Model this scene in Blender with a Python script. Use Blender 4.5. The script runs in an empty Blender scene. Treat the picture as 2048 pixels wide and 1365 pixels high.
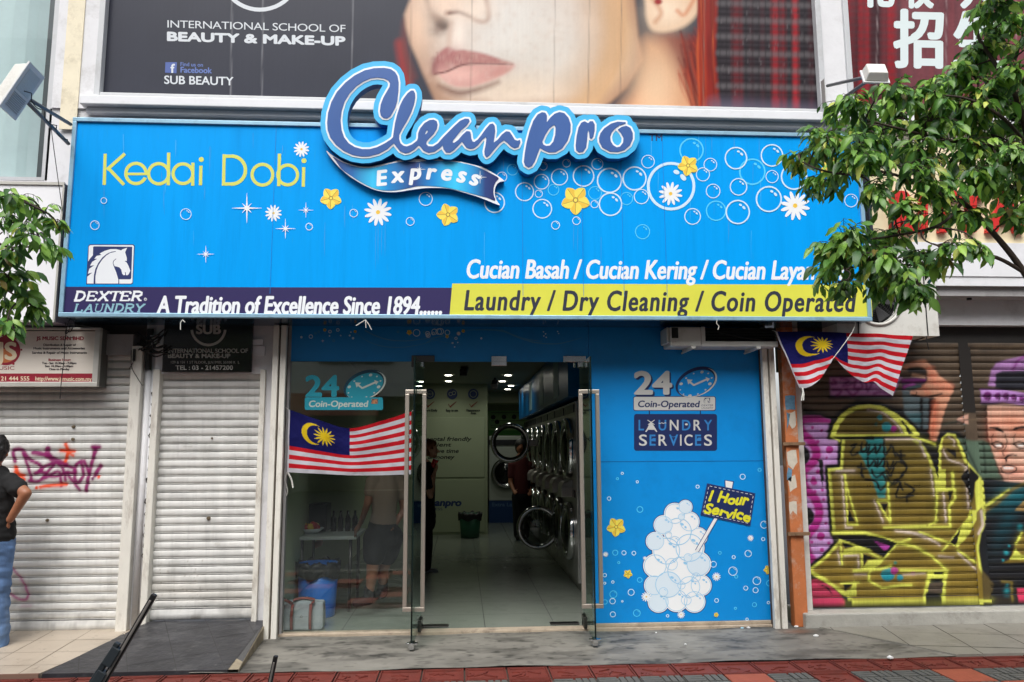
import bpy, bmesh, math, random
import numpy as np
from mathutils import Vector, Matrix
random.seed(7); RNG = np.random.RandomState(11)
SC = bpy.context.scene; COL = SC.collection
# ------------------------------------------------------------------ camera
IMW, IMH, FOC = 2048.0, 1365.0, 1560.0
YAW, PITCH, ROLL = [math.radians(a) for a in (3.75, 7.75, -0.3)]
EYE = np.array([0.0, -6.8, 1.53])
_f = np.array([math.sin(YAW)*math.cos(PITCH), math.cos(YAW)*math.cos(PITCH), math.sin(PITCH)])
_r = np.array([math.cos(YAW), -math.sin(YAW), 0.0]); _u = np.cross(_r, _f)
RGT = math.cos(ROLL)*_r + math.sin(ROLL)*_u; UPV = -math.sin(ROLL)*_r + math.cos(ROLL)*_u; FWD = _f
cd = bpy.data.cameras.new("camera"); CAM = bpy.data.objects.new("camera", cd); COL.objects.link(CAM)
cd.sensor_width = 36.0; cd.lens = FOC/IMW*36.0; cd.clip_start = 0.05; cd.clip_end = 2000
CAM.matrix_world = Matrix(((RGT[0], UPV[0], -FWD[0], EYE[0]), (RGT[1], UPV[1], -FWD[1], EYE[1]), (RGT[2], UPV[2], -FWD[2], EYE[2]), (0, 0, 0, 1)))
SC.camera = CAM
# ------------------------------------------------------------------ sky and soft sun (overcast day)
SUN_EL, SUN_ROT = math.radians(56), math.radians(195)
wd = bpy.data.worlds.new("World"); SC.world = wd; wd.use_nodes = True
nt = wd.node_tree; bg = nt.nodes['Background']
sky = nt.nodes.new('ShaderNodeTexSky'); sky.sky_type = 'NISHITA'; sky.sun_disc = False
sky.sun_elevation = SUN_EL; sky.sun_rotation = SUN_ROT; sky.dust_density = 4.0; sky.air_density = 1.0; sky.ozone_density = 1.0
hs = nt.nodes.new('ShaderNodeHueSaturation'); hs.inputs['Saturation'].default_value = 0.30
nt.links.new(sky.outputs[0], hs.inputs['Color']); nt.links.new(hs.outputs[0], bg.inputs['Color'])
bg.inputs['Strength'].default_value = 0.15
sl = bpy.data.lights.new("sun", 'SUN'); sl.energy = 1.3; sl.angle = math.radians(40); sl.color = (1.0, 0.985, 0.96)
so = bpy.data.objects.new("sun", sl); COL.objects.link(so)
sd = Vector((math.sin(SUN_ROT)*math.cos(SUN_EL), math.cos(SUN_ROT)*math.cos(SUN_EL), math.sin(SUN_EL)))
so.rotation_euler = sd.to_track_quat('Z', 'Y').to_euler(); so.location = (0, -10, 20)
SC.view_settings.view_transform = 'Standard'; SC.view_settings.look = 'None'; SC.view_settings.gamma = 1.0
SC.view_settings.exposure = 0.74
SC.cycles.use_denoising = True; SC.cycles.max_bounces = 8; SC.cycles.transparent_max_bounces = 16
SC.cycles.caustics_reflective = False; SC.cycles.caustics_refractive = False; SC.cycles.sample_clamp_indirect = 6
# ------------------------------------------------------------------ tracing helpers: a pixel of the photograph on a real plane
def ray(x, y): return FWD + RGT*((x-IMW/2)/FOC) - UPV*((y-IMH/2)/FOC)
def P(x, y, Y):
    d = ray(x, y); return EYE + d*((Y-EYE[1])/d[1])
def G(x, y, z):
    d = ray(x, y); return EYE + d*((z-EYE[2])/d[2])
def PA(xy, Y):
    xy = np.asarray(xy, float).reshape(-1, 2)
    d = FWD[None] + RGT[None]*((xy[:, :1]-IMW/2)/FOC) - UPV[None]*((xy[:, 1:]-IMH/2)/FOC)
    return EYE[None] + d*((Y-EYE[1])/d[:, 1:2])
def XX(x, y, Y=0.0): return float(P(x, y, Y)[0])
def ZZ(x, y, Y=0.0): return float(P(x, y, Y)[2])
def PROJ(p):
    v = np.asarray(p, float) - EYE; z = v@FWD
    return np.stack([IMW/2 + FOC*(v@RGT)/z, IMH/2 - FOC*(v@UPV)/z], -1)
def lin(c):
    if isinstance(c, str):
        c = c.lstrip('#'); c = [int(c[i:i+2], 16)/255 for i in (0, 2, 4)]
    elif max(c) > 1.0: c = [v/255 for v in c]
    return tuple(v/12.92 if v <= 0.04045 else ((v+0.055)/1.055)**2.4 for v in c)
# ------------------------------------------------------------------ materials
MATS = {}
def mat(name, col, rough=0.6, metal=0.0, spec=0.5, var=0.0, vscale=8.0, dirt=None, damt=0.0, dscale=3.0, bump=0.0, bscale=40.0, coat=0.0, emit=None, estr=0.0, stretch=(1, 1, 1), trans=0.0, speck=None, samt=.7, sscale=30, spos=.66):
    if name in MATS: return MATS[name]
    m = bpy.data.materials.new(name); m.use_nodes = True; n = m.node_tree; b = n.nodes['Principled BSDF']; L = n.links
    c = lin(col); b.inputs['Base Color'].default_value = (*c, 1); b.inputs['Roughness'].default_value = rough
    b.inputs['Metallic'].default_value = metal; b.inputs['Specular IOR Level'].default_value = spec
    b.inputs['Coat Weight'].default_value = coat; b.inputs['Coat Roughness'].default_value = 0.08
    if emit is not None:
        b.inputs['Emission Color'].default_value = (*lin(emit), 1); b.inputs['Emission Strength'].default_value = estr
    if var or dirt or bump or speck:
        g = n.nodes.new('ShaderNodeNewGeometry'); mp = n.nodes.new('ShaderNodeMapping'); mp.inputs['Scale'].default_value = stretch
        L.new(g.outputs['Position'], mp.inputs['Vector'])
        src = None
        if var:
            t = n.nodes.new('ShaderNodeTexNoise'); t.inputs['Scale'].default_value = vscale; t.inputs['Detail'].default_value = 6; t.inputs['Roughness'].default_value = .65
            L.new(mp.outputs[0], t.inputs['Vector'])
            r = n.nodes.new('ShaderNodeValToRGB'); r.color_ramp.elements[0].position = .3; r.color_ramp.elements[1].position = .7
            r.color_ramp.elements[0].color = (*[v*(1-var) for v in c], 1); r.color_ramp.elements[1].color = (*[min(1, v*(1+var*.6)) for v in c], 1)
            L.new(t.outputs[0], r.inputs[0]); src = r.outputs[0]
        if dirt:
            t = n.nodes.new('ShaderNodeTexNoise'); t.inputs['Scale'].default_value = dscale; t.inputs['Detail'].default_value = 9; t.inputs['Roughness'].default_value = .72
            L.new(mp.outputs[0], t.inputs['Vector'])
            r = n.nodes.new('ShaderNodeValToRGB'); r.color_ramp.elements[0].position = .52; r.color_ramp.elements[1].position = .74
            r.color_ramp.elements[0].color = (0, 0, 0, 1); r.color_ramp.elements[1].color = (damt, damt, damt, 1)
            L.new(t.outputs[0], r.inputs[0])
            mx = n.nodes.new('ShaderNodeMix'); mx.data_type = 'RGBA'
            ins = [i for i in mx.inputs if i.type == 'RGBA']; mf = [i for i in mx.inputs if i.type == 'VALUE'][0]
            L.new(r.outputs[0], mf)
            if src: L.new(src, ins[0])
            else: ins[0].default_value = (*c, 1)
            ins[1].default_value = (*lin(dirt), 1)
            src = [o for o in mx.outputs if o.type == 'RGBA'][0]
        if speck:
            t = n.nodes.new('ShaderNodeTexNoise'); t.inputs['Scale'].default_value = sscale; t.inputs['Detail'].default_value = 3; L.new(mp.outputs[0], t.inputs['Vector'])
            r = n.nodes.new('ShaderNodeValToRGB'); r.color_ramp.elements[0].position = spos; r.color_ramp.elements[1].position = spos+.05; r.color_ramp.elements[0].color = (0, 0, 0, 1); r.color_ramp.elements[1].color = (samt, samt, samt, 1); L.new(t.outputs[0], r.inputs[0])
            mx = n.nodes.new('ShaderNodeMix'); mx.data_type = 'RGBA'; ins = [i for i in mx.inputs if i.type == 'RGBA']; mf = [i for i in mx.inputs if i.type == 'VALUE'][0]; L.new(r.outputs[0], mf)
            if src: L.new(src, ins[0])
            else: ins[0].default_value = (*c, 1)
            ins[1].default_value = (*lin(speck), 1); src = [o for o in mx.outputs if o.type == 'RGBA'][0]
        if src: L.new(src, b.inputs['Base Color'])
        if bump:
            t = n.nodes.new('ShaderNodeTexNoise'); t.inputs['Scale'].default_value = bscale; t.inputs['Detail'].default_value = 5
            L.new(mp.outputs[0], t.inputs['Vector']); bp = n.nodes.new('ShaderNodeBump'); bp.inputs['Strength'].default_value = bump; bp.inputs['Distance'].default_value = .01
            L.new(t.outputs[0], bp.inputs['Height']); L.new(bp.outputs[0], b.inputs['Normal'])
    MATS[name] = m; return m
def mat_attr(name, rough=0.6, spec=0.4, metal=0.0, trans=0.0, dirt=0.0):
    if name in MATS: return MATS[name]
    m = bpy.data.materials.new(name); m.use_nodes = True; n = m.node_tree; b = n.nodes['Principled BSDF']
    a = n.nodes.new('ShaderNodeAttribute'); a.attribute_name = 'Col'; out = a.outputs['Color']
    if dirt:
        g = n.nodes.new('ShaderNodeNewGeometry'); mp = n.nodes.new('ShaderNodeMapping'); mp.inputs['Scale'].default_value = (4, 4, .5)
        n.links.new(g.outputs['Position'], mp.inputs['Vector'])
        t = n.nodes.new('ShaderNodeTexNoise'); t.inputs['Scale'].default_value = 3.0; t.inputs['Detail'].default_value = 8; n.links.new(mp.outputs[0], t.inputs['Vector'])
        r = n.nodes.new('ShaderNodeValToRGB'); r.color_ramp.elements[0].position = .35; r.color_ramp.elements[0].color = (1-dirt, 1-dirt, 1-dirt, 1); r.color_ramp.elements[1].position = .65
        n.links.new(t.outputs[0], r.inputs[0])
        mx = n.nodes.new('ShaderNodeVectorMath'); mx.operation = 'MULTIPLY'; n.links.new(out, mx.inputs[0]); n.links.new(r.outputs[0], mx.inputs[1]); out = mx.outputs[0]
    n.links.new(out, b.inputs['Base Color'])
    b.inputs['Roughness'].default_value = rough; b.inputs['Specular IOR Level'].default_value = spec; b.inputs['Metallic'].default_value = metal
    if trans:
        o = n.nodes['Material Output']; tr = n.nodes.new('ShaderNodeBsdfTranslucent'); ms = n.nodes.new('ShaderNodeMixShader'); ms.inputs[0].default_value = trans
        n.links.new(out, tr.inputs[0]); n.links.new(b.outputs[0], ms.inputs[1]); n.links.new(tr.outputs[0], ms.inputs[2]); n.links.new(ms.outputs[0], o.inputs[0])
    MATS[name] = m; return m
def mat_glass(name, tint=(.86, .93, .9), fac=1.0):
    if name in MATS: return MATS[name]
    m = bpy.data.materials.new(name); m.use_nodes = True; n = m.node_tree; n.nodes.clear(); L = n.links
    o = n.nodes.new('ShaderNodeOutputMaterial'); t = n.nodes.new('ShaderNodeBsdfTransparent'); t.inputs[0].default_value = (*tint, 1)
    g = n.nodes.new('ShaderNodeBsdfGlossy'); g.inputs['Roughness'].default_value = 0.01; g.inputs[0].default_value = (.95, 1, .98, 1)
    f = n.nodes.new('ShaderNodeLayerWeight'); f.inputs[0].default_value = .5; pw = n.nodes.new('ShaderNodeMath'); pw.operation = 'POWER'; pw.inputs[1].default_value = 5
    mu = n.nodes.new('ShaderNodeMath'); mu.operation = 'MULTIPLY_ADD'; mu.inputs[1].default_value = .95; mu.inputs[2].default_value = .045*fac; mu.use_clamp = True; L.new(f.outputs['Facing'], pw.inputs[0])
    ms = n.nodes.new('ShaderNodeMixShader'); L.new(pw.outputs[0], mu.inputs[0]); L.new(mu.outputs[0], ms.inputs[0]); L.new(t.outputs[0], ms.inputs[1]); L.new(g.outputs[0], ms.inputs[2]); L.new(ms.outputs[0], o.inputs[0])
    MATS[name] = m; return m
# ------------------------------------------------------------------ objects
def tag(o, label=None, cat=None, group=None, kind=None):
    if label: o['label'] = label
    if cat: o['category'] = cat
    if group: o['group'] = group
    if kind: o['kind'] = kind
    return o
def thing(name, label, cat, loc=(0, 0, 0), group=None):
    o = bpy.data.objects.new(name, None); o.empty_display_size = .1; COL.objects.link(o); o.location = [float(v) for v in loc]
    return tag(o, label, cat, group)
def adopt(o, parent):          # children are modelled in world coordinates
    o.parent = parent
    o.matrix_parent_inverse = Matrix.Translation(parent.location).inverted() if parent.type == 'EMPTY' else Matrix.Identity(4)
    return o
class MB:
    """collects verts/faces in world coordinates; build() links ONE mesh object"""
    def __init__(s): s.v = []; s.f = []; s.mi = []; s.col = None
    def add(s, vs, fs, mi=0):
        b = len(s.v); s.v += [tuple(float(c) for c in v) for v in vs]; s.f += [tuple(b+i for i in f) for f in fs]; s.mi += [mi]*len(fs); return s
    def box(s, x0, x1, y0, y1, z0, z1, mi=0):
        x0, x1 = sorted((x0, x1)); y0, y1 = sorted((y0, y1)); z0, z1 = sorted((z0, z1))
        return s.add([(x0, y0, z0), (x1, y0, z0), (x1, y1, z0), (x0, y1, z0), (x0, y0, z1), (x1, y0, z1), (x1, y1, z1), (x0, y1, z1)],
                     [(0, 3, 2, 1), (4, 5, 6, 7), (0, 1, 5, 4), (1, 2, 6, 5), (2, 3, 7, 6), (3, 0, 4, 7)], mi)
    def hexa(s, c, mi=0):   # 8 corners, bottom 4 (ccw from above) then top 4
        return s.add(c, [(0, 3, 2, 1), (4, 5, 6, 7), (0, 1, 5, 4), (1, 2, 6, 5), (2, 3, 7, 6), (3, 0, 4, 7)], mi)
    def quad(s, a, b, c, d, mi=0): return s.add([a, b, c, d], [(0, 1, 2, 3)], mi)
    def ngon(s, pts, mi=0): return s.add(pts, [tuple(range(len(pts)))], mi)
    def tube(s, pts, r, seg=8, mi=0, cap=True):
        pts = [Vector([float(c) for c in p]) for p in pts]; n = len(pts); rs = list(r) if hasattr(r, '__len__') else [r]*n
        rings = []; up = Vector((0.13, 0.21, 1)).normalized(); a0 = None
        for i, p in enumerate(pts):
            d = (pts[min(i+1, n-1)]-pts[max(i-1, 0)]).normalized()
            if a0 is None: a0 = d.orthogonal().normalized()
            a0 = (a0 - d*a0.dot(d)).normalized(); b0 = d.cross(a0)
            rings.append([p+(a0*math.cos(t)+b0*math.sin(t))*rs[i] for t in [2*math.pi*k/seg for k in range(seg)]])
        vs = [v for ring in rings for v in ring]; fs = []
        for i in range(n-1):
            for k in range(seg): fs.append((i*seg+k, i*seg+(k+1) % seg, (i+1)*seg+(k+1) % seg, (i+1)*seg+k))
        if cap: fs += [tuple(range(seg-1, -1, -1)), tuple((n-1)*seg+k for k in range(seg))]
        return s.add(vs, fs, mi)
    def lathe(s, prof, cx, cy, seg=24, mi=0, cz=0.0, axis='z'):
        vs = []; fs = []
        for (r, h) in prof:
            for k in range(seg):
                a = 2*math.pi*k/seg; u, w = r*math.cos(a), r*math.sin(a)
                vs.append((cx+u, cy+w, cz+h) if axis == 'z' else ((cx+u, cy+h, cz+w) if axis == 'y' else (cx+h, cy+u, cz+w)))
        for i in range(len(prof)-1):
            for k in range(seg): fs.append((i*seg+k, i*seg+(k+1) % seg, (i+1)*seg+(k+1) % seg, (i+1)*seg+k))
        return s.add(vs, fs, mi)
    def build(s, name, mats, parent=None, smooth=False, bevel=0.0, seg=2):
        me = bpy.data.meshes.new(name); me.from_pydata(s.v, [], s.f); me.update()
        for m in (mats if isinstance(mats, (list, tuple)) else [mats]): me.materials.append(m)
        if len(me.materials) > 1: me.polygons.foreach_set('material_index', s.mi)
        if s.col is not None:
            a = me.color_attributes.new('Col', 'FLOAT_COLOR', 'POINT'); c = np.ones((len(me.vertices), 4), np.float32); c[:, :3] = s.col; a.data.foreach_set('color', c.ravel())
        if smooth: me.polygons.foreach_set('use_smooth', [True]*len(me.polygons))
        o = bpy.data.objects.new(name, me); COL.objects.link(o)
        if parent is not None: adopt(o, parent)
        if bevel:
            b = o.modifiers.new('bevel', 'BEVEL'); b.width = bevel; b.segments = seg; b.limit_method = 'ANGLE'; b.angle_limit = math.radians(40)
        return o
def grid_mesh(name, V, nx, ny, cols, material, parent=None, smooth=True):
    """V: (ny*nx,3) rows of points -> one sheet with per-vertex colours"""
    idx = np.arange(nx*ny).reshape(ny, nx); q = np.stack([idx[:-1, :-1], idx[:-1, 1:], idx[1:, 1:], idx[1:, :-1]], -1).reshape(-1, 4)
    me = bpy.data.meshes.new(name); me.vertices.add(nx*ny); me.vertices.foreach_set('co', np.asarray(V, np.float32).ravel())
    me.loops.add(q.size); me.loops.foreach_set('vertex_index', q.ravel().astype(np.int32)); me.polygons.add(len(q)); me.polygons.foreach_set('loop_start', np.arange(0, q.size, 4, dtype=np.int32))
    me.update(calc_edges=True)
    if smooth: me.polygons.foreach_set('use_smooth', np.ones(len(q), bool))
    if cols is not None:
        a = me.color_attributes.new('Col', 'FLOAT_COLOR', 'POINT'); c = np.ones((nx*ny, 4), np.float32); c[:, :3] = cols; a.data.foreach_set('color', c.ravel())
    me.materials.append(material); me.validate()
    o = bpy.data.objects.new(name, me); COL.objects.link(o)
    if parent is not None: adopt(o, parent)
    return o
def copy_tree(root, loc=None, label=None, group=None):
    r = root.copy(); COL.objects.link(r)
    if loc is not None: r.location = loc
    if label: r['label'] = label
    if group: r['group'] = group
    def rec(a, b):
        for ch in list(a.children):
            c = ch.copy(); COL.objects.link(c); c.parent = b; c.matrix_parent_inverse = ch.matrix_parent_inverse.copy(); rec(ch, c)
    rec(root, r); return r
# ------------------------------------------------------------------ flat graphics in tracing coordinates
def spline(pts, n=8, closed=False):
    p = np.asarray(pts, float); N = len(p); out = []
    rng = range(N if closed else N-1)
    for i in rng:
        a, b, c, d = (p[(i-1) % N], p[i], p[(i+1) % N], p[(i+2) % N]) if closed else (p[max(i-1, 0)], p[i], p[i+1], p[min(i+2, N-1)])
        for t in np.arange(n)/n:
            out.append(.5*((2*b)+(-a+c)*t+(2*a-5*b+4*c-d)*t*t+(-a+3*b-3*c+d)*t**3))
    if not closed: out.append(p[-1])
    return np.array(out)
def seg_dist(X, Y, pts, closed=False, rad=None):
    p = np.asarray(pts, float); n = len(p); D = np.full(X.shape, 1e9)
    for i in range(n if closed else n-1):
        a, b = p[i], p[(i+1) % n]; d = b-a; L = d@d + 1e-12
        t = np.clip(((X-a[0])*d[0]+(Y-a[1])*d[1])/L, 0, 1)
        dd = np.hypot(X-a[0]-t*d[0], Y-a[1]-t*d[1])
        if rad is not None: dd = dd-(rad[i]+(rad[(i+1) % n]-rad[i])*t)
        D = np.minimum(D, dd)
    return D
def inside(X, Y, pts):
    p = np.asarray(pts, float); n = len(p); r = np.zeros(X.shape, bool)
    for i in range(n):
        x1, y1 = p[i]; x2, y2 = p[(i+1) % n]
        if y1 == y2: continue
        c = ((y1 > Y) != (y2 > Y)) & (X < (x2-x1)*(Y-y1)/(y2-y1)+x1); r ^= c
    return r
def sdf_poly(X, Y, pts):
    d = seg_dist(X, Y, pts, True); return np.where(inside(X, Y, pts), -d, d)
def contours(F, x0, y0, st, level):
    A = F-level; ny, nx = A.shape; segs = {}
    S = A < 0
    code = S[:-1, :-1]*1+S[:-1, 1:]*2+S[1:, 1:]*4+S[1:, :-1]*8
    tab = {1: [(3, 0)], 2: [(0, 1)], 3: [(3, 1)], 4: [(1, 2)], 5: [(3, 0), (1, 2)], 6: [(0, 2)], 7: [(3, 2)], 8: [(2, 3)], 9: [(2, 0)], 10: [(0, 1), (2, 3)], 11: [(2, 1)], 12: [(1, 3)], 13: [(1, 0)], 14: [(0, 3)]}
    def pt(e):
        k, j, i = e
        if k == 'h': a, b = A[j, i], A[j, i+1]; t = a/(a-b); return (x0+(i+t)*st, y0+j*st)
        a, b = A[j, i], A[j+1, i]; t = a/(a-b); return (x0+i*st, y0+(j+t)*st)
    for j, i in zip(*np.nonzero((code > 0) & (code < 15))):
        E_ = {0: ('h', j, i), 1: ('v', j, i+1), 2: ('h', j+1, i), 3: ('v', j, i)}
        for a, b in tab[int(code[j, i])]: segs.setdefault(E_[a], []).append(E_[b])
    loops = []
    while segs:
        s = next(iter(segs)); cur = s; lp = []
        while cur in segs:
            lp.append(pt(cur)); l = segs[cur]; nx_ = l.pop()
            if not l: del segs[cur]
            cur = nx_
            if cur == s: break
        if len(lp) > 6: loops.append(np.array(lp))
    return loops
def loops_mesh(loops, thick=0.0):
    """2D loops (holes by even-odd) -> verts (x,y,depth) + faces, via a filled curve"""
    cu = bpy.data.curves.new('t', 'CURVE'); cu.dimensions = '2D'; cu.fill_mode = 'BOTH'; cu.extrude = thick/2
    for lp in loops:
        sp = cu.splines.new('POLY'); sp.points.add(len(lp)-1); sp.use_cyclic_u = True
        for k, q in enumerate(lp): sp.points[k].co = (q[0], -q[1], 0, 1)
    return _curve_mesh(cu)
def _curve_mesh(cu):
    o = bpy.data.objects.new('t', cu); COL.objects.link(o); dg = bpy.context.evaluated_depsgraph_get(); dg.update()
    me = bpy.data.meshes.new_from_object(o.evaluated_get(dg)); 
    v = np.array([q.co[:] for q in me.vertices]).reshape(-1, 3); f = [tuple(p.vertices) for p in me.polygons]
    bpy.data.objects.remove(o); bpy.data.meshes.remove(me); bpy.data.curves.remove(cu)
    return v, f
_TXT = {}
def text_geom(s, spacing=1.0):
    k = (s, spacing)
    if k not in _TXT:
        cu = bpy.data.curves.new('t', 'FONT'); cu.body = s; cu.size = 1.0; cu.space_character = spacing; cu.resolution_u = 4; cu.fill_mode = 'FRONT'
        _TXT[k] = _curve_mesh(cu)
    return _TXT[k]
CAPH = None
class Decal:
    """thin printed / cut-film graphics lying on the plane Y (facing -Y); every later shape lies a hair prouder"""
    def __init__(s, Y, step=0.00006, lift=0.003): s.Y = Y; s.step = min(step, .00002); s.k = 0; s.lift = .0006+.15*lift; s.mb = MB(); s.mats = []
    def mi(s, m):
        if m not in s.mats: s.mats.append(m)
        return s.mats.index(m)
    def put(s, xy, faces, m, k=None):
        w = PA(xy, s.Y); w[:, 1] -= s.lift + s.step*(s.k if k is None else k)
        fs = []
        for f in faces:
            a, b, c = w[f[0]], w[f[1]], w[f[2]]
            n = np.cross(b-a, c-a); fs.append(tuple(f) if n[1] < 0 else tuple(reversed(f)))
        s.mb.add(w, fs, s.mi(m))
    def nxt(s): s.k += 1; return s
    def poly(s, pts, m):
        v, f = loops_mesh([np.asarray(pts, float)]); s.put(np.stack([v[:, 0], -v[:, 1]], 1), f, m); s.nxt()
    def loops(s, lps, m):
        v, f = loops_mesh(lps); s.put(np.stack([v[:, 0], -v[:, 1]], 1), f, m); s.nxt()
    def ellipse(s, cx, cy, rx, ry, m, rot=0, n=20):
        a = np.arange(n)*2*math.pi/n; c, q = math.cos(rot), math.sin(rot)
        s.put(np.stack([cx+rx*np.cos(a)*c-ry*np.sin(a)*q, cy+rx*np.cos(a)*q+ry*np.sin(a)*c], 1), [tuple(range(n))], m); s.nxt()
    def ring(s, cx, cy, r, w, m, n=28, ry=None, a0=0, a1=2*math.pi, rot=0):
        ry = ry or r; a = np.linspace(a0, a1, n+1); o = np.stack([(r)*np.cos(a), ry*np.sin(a)], 1); i = np.stack([(r-w)*np.cos(a), (ry-w)*np.sin(a)], 1)
        p = np.concatenate([o, i]); c, q = math.cos(rot), math.sin(rot); p = np.stack([cx+p[:, 0]*c-p[:, 1]*q, cy+p[:, 0]*q+p[:, 1]*c], 1)
        s.put(p, [(k, k+1, n+2+k, n+1+k) for k in range(n)], m); s.nxt()
    def line(s, pts, w, m, smooth=0):
        p = spline(pts, smooth) if smooth else np.asarray(pts, float); n = len(p); w = np.asarray(w if hasattr(w, '__len__') else [w]*n, float)
        if len(w) != n: w = np.interp(np.linspace(0, 1, n), np.linspace(0, 1, len(w)), w)
        d = np.gradient(p, axis=0) if n > 2 else np.repeat(p[1:]-p[:1], 2, 0); d /= np.linalg.norm(d, axis=1, keepdims=True)+1e-9; nn = np.stack([-d[:, 1], d[:, 0]], 1)
        s.put(np.concatenate([p+nn*w[:, None]/2, p-nn*w[:, None]/2]), [(k, k+1, n+k+1, n+k) for k in range(n-1)], m); s.nxt()
    def text(s, body, x0, x1, yb0, yb1, cap, m, shear=0.0, bold=0.0, spacing=1.0, ref='H'):
        v, f = text_geom(body, spacing); hc = text_geom(ref)[0][:, 1].max()
        lo, hi = v[:, 0].min(), v[:, 0].max(); 
        yv = v[:, 1]/hc*cap
        t = (v[:, 0]-lo)/max(hi-lo, 1e-6); x = x0+bold+t*(x1-x0-2*bold-shear*cap)+shear*yv; y = yb0+(yb1-yb0)*t-yv
        offs = [(0, 0)] if not bold else [(0, 0)]+[(bold*math.cos(a), bold*.75*math.sin(a)) for a in np.arange(8)*math.pi/4]
        for q, (ox, oy) in enumerate(offs): s.put(np.stack([x+ox, y+oy], 1), f, m, s.k+q*.35)
        s.k += 3 if bold else 1
    def build(s, name, parent): return s.mb.build(name, s.mats, parent)
# ------------------------------------------------------------------ paint on a surface: soft brush strokes sampled per vertex
class Canvas:
    spray = False
    def __init__(s, x0, y0, x1, y1, ss, col):
        s.x0, s.y0, s.ss = x0, y0, ss; s.w, s.h = int((x1-x0)/ss)+1, int((y1-y0)/ss)+1
        s.a = np.empty((s.h, s.w, 3)); s.a[:] = lin(col)
    def _win(s, pts, pad):
        p = np.asarray(pts, float); lo, hi = p.min(0)-pad, p.max(0)+pad
        i0, i1 = max(0, int((lo[0]-s.x0)/s.ss)), min(s.w, int((hi[0]-s.x0)/s.ss)+2); j0, j1 = max(0, int((lo[1]-s.y0)/s.ss)), min(s.h, int((hi[1]-s.y0)/s.ss)+2)
        if i1 <= i0 or j1 <= j0: return None
        X, Y = np.meshgrid(s.x0+np.arange(i0, i1)*s.ss, s.y0+np.arange(j0, j1)*s.ss); return X, Y, (slice(j0, j1), slice(i0, i1))
    def _mix(s, sl, al, col): s.a[sl] = s.a[sl]*(1-al[..., None])+np.array(lin(col))*al[..., None]
    def poly(s, pts, col, soft=1.5, alpha=1.0, smooth=0):
        p = spline(pts, smooth, True) if smooth else pts
        w = s._win(p, soft*2)
        if w: X, Y, sl = w; s._mix(sl, alpha*np.clip(.5-sdf_poly(X, Y, p)/soft, 0, 1), col)
    def line(s, pts, wd, col, soft=1.5, alpha=1.0, smooth=0):
        p = spline(pts, smooth) if smooth else np.asarray(pts, float); wd = np.asarray(wd if hasattr(wd, '__len__') else [wd]*len(p), float)
        if len(wd) != len(p): wd = np.interp(np.linspace(0, 1, len(p)), np.linspace(0, 1, len(wd)), wd)
        w = s._win(p, wd.max()+soft*2+(8 if s.spray else 0))
        if w:
            X, Y, sl = w; dd = seg_dist(X, Y, p, False, wd/2); s._mix(sl, alpha*np.clip(.5-dd/soft, 0, 1), col)
            if s.spray: s._mix(sl, .22*alpha*np.exp(-np.maximum(dd, 0)/3.0)*(dd > 0), col)
    def blob(s, cx, cy, rx, ry, col, alpha=1.0, rot=0.0, hard=1.0):
        R_ = max(rx, ry)*2.6; w = s._win([(cx-R_, cy-R_), (cx+R_, cy+R_)], 0)
        if w:
            X, Y, sl = w; c, q = math.cos(rot), math.sin(rot); u = ((X-cx)*c+(Y-cy)*q)/rx; v = (-(X-cx)*q+(Y-cy)*c)/ry
            s._mix(sl, alpha*np.exp(-.5*((u*u+v*v)**hard)), col)
    def dot(s, cx, cy, rx, ry, col, soft=1.5, alpha=1.0):
        w = s._win([(cx-rx, cy-ry), (cx+rx, cy+ry)], soft*2)
        if w: X, Y, sl = w; s._mix(sl, alpha*np.clip(.5+(1-np.hypot((X-cx)/rx, (Y-cy)/ry))*min(rx, ry)/soft, 0, 1), col)
    def text(s, body, x0, x1, yb, cap, col, w=1.0): pass
    def sample(s, xy):
        x = np.clip((xy[:, 0]-s.x0)/s.ss, 0, s.w-1.001); y = np.clip((xy[:, 1]-s.y0)/s.ss, 0, s.h-1.001); i, j = x.astype(int), y.astype(int); u, v = (x-i)[:, None], (y-j)[:, None]
        a = s.a; return a[j, i]*(1-u)*(1-v)+a[j, i+1]*u*(1-v)+a[j+1, i]*(1-u)*v+a[j+1, i+1]*u*v
def vnoise(x, y, seed):
    r = np.random.RandomState(seed).rand(64, 64); i, j = np.floor(x).astype(int), np.floor(y).astype(int); u, v = x-i, y-j; u, v = u*u*(3-2*u), v*v*(3-2*v); g = lambda a, b: r[b % 64, a % 64]
    return g(i, j)*(1-u)*(1-v)+g(i+1, j)*u*(1-v)+g(i, j+1)*(1-u)*v+g(i+1, j+1)*u*v
def fbm(x, y, seed, oct=5, gain=.55):
    t = 0; a = 1; n = 0
    for k in range(oct): t = t+a*vnoise(x*2**k+k*7.3, y*2**k+k*3.1, seed+k); n += a; a *= gain
    return t/n
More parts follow.
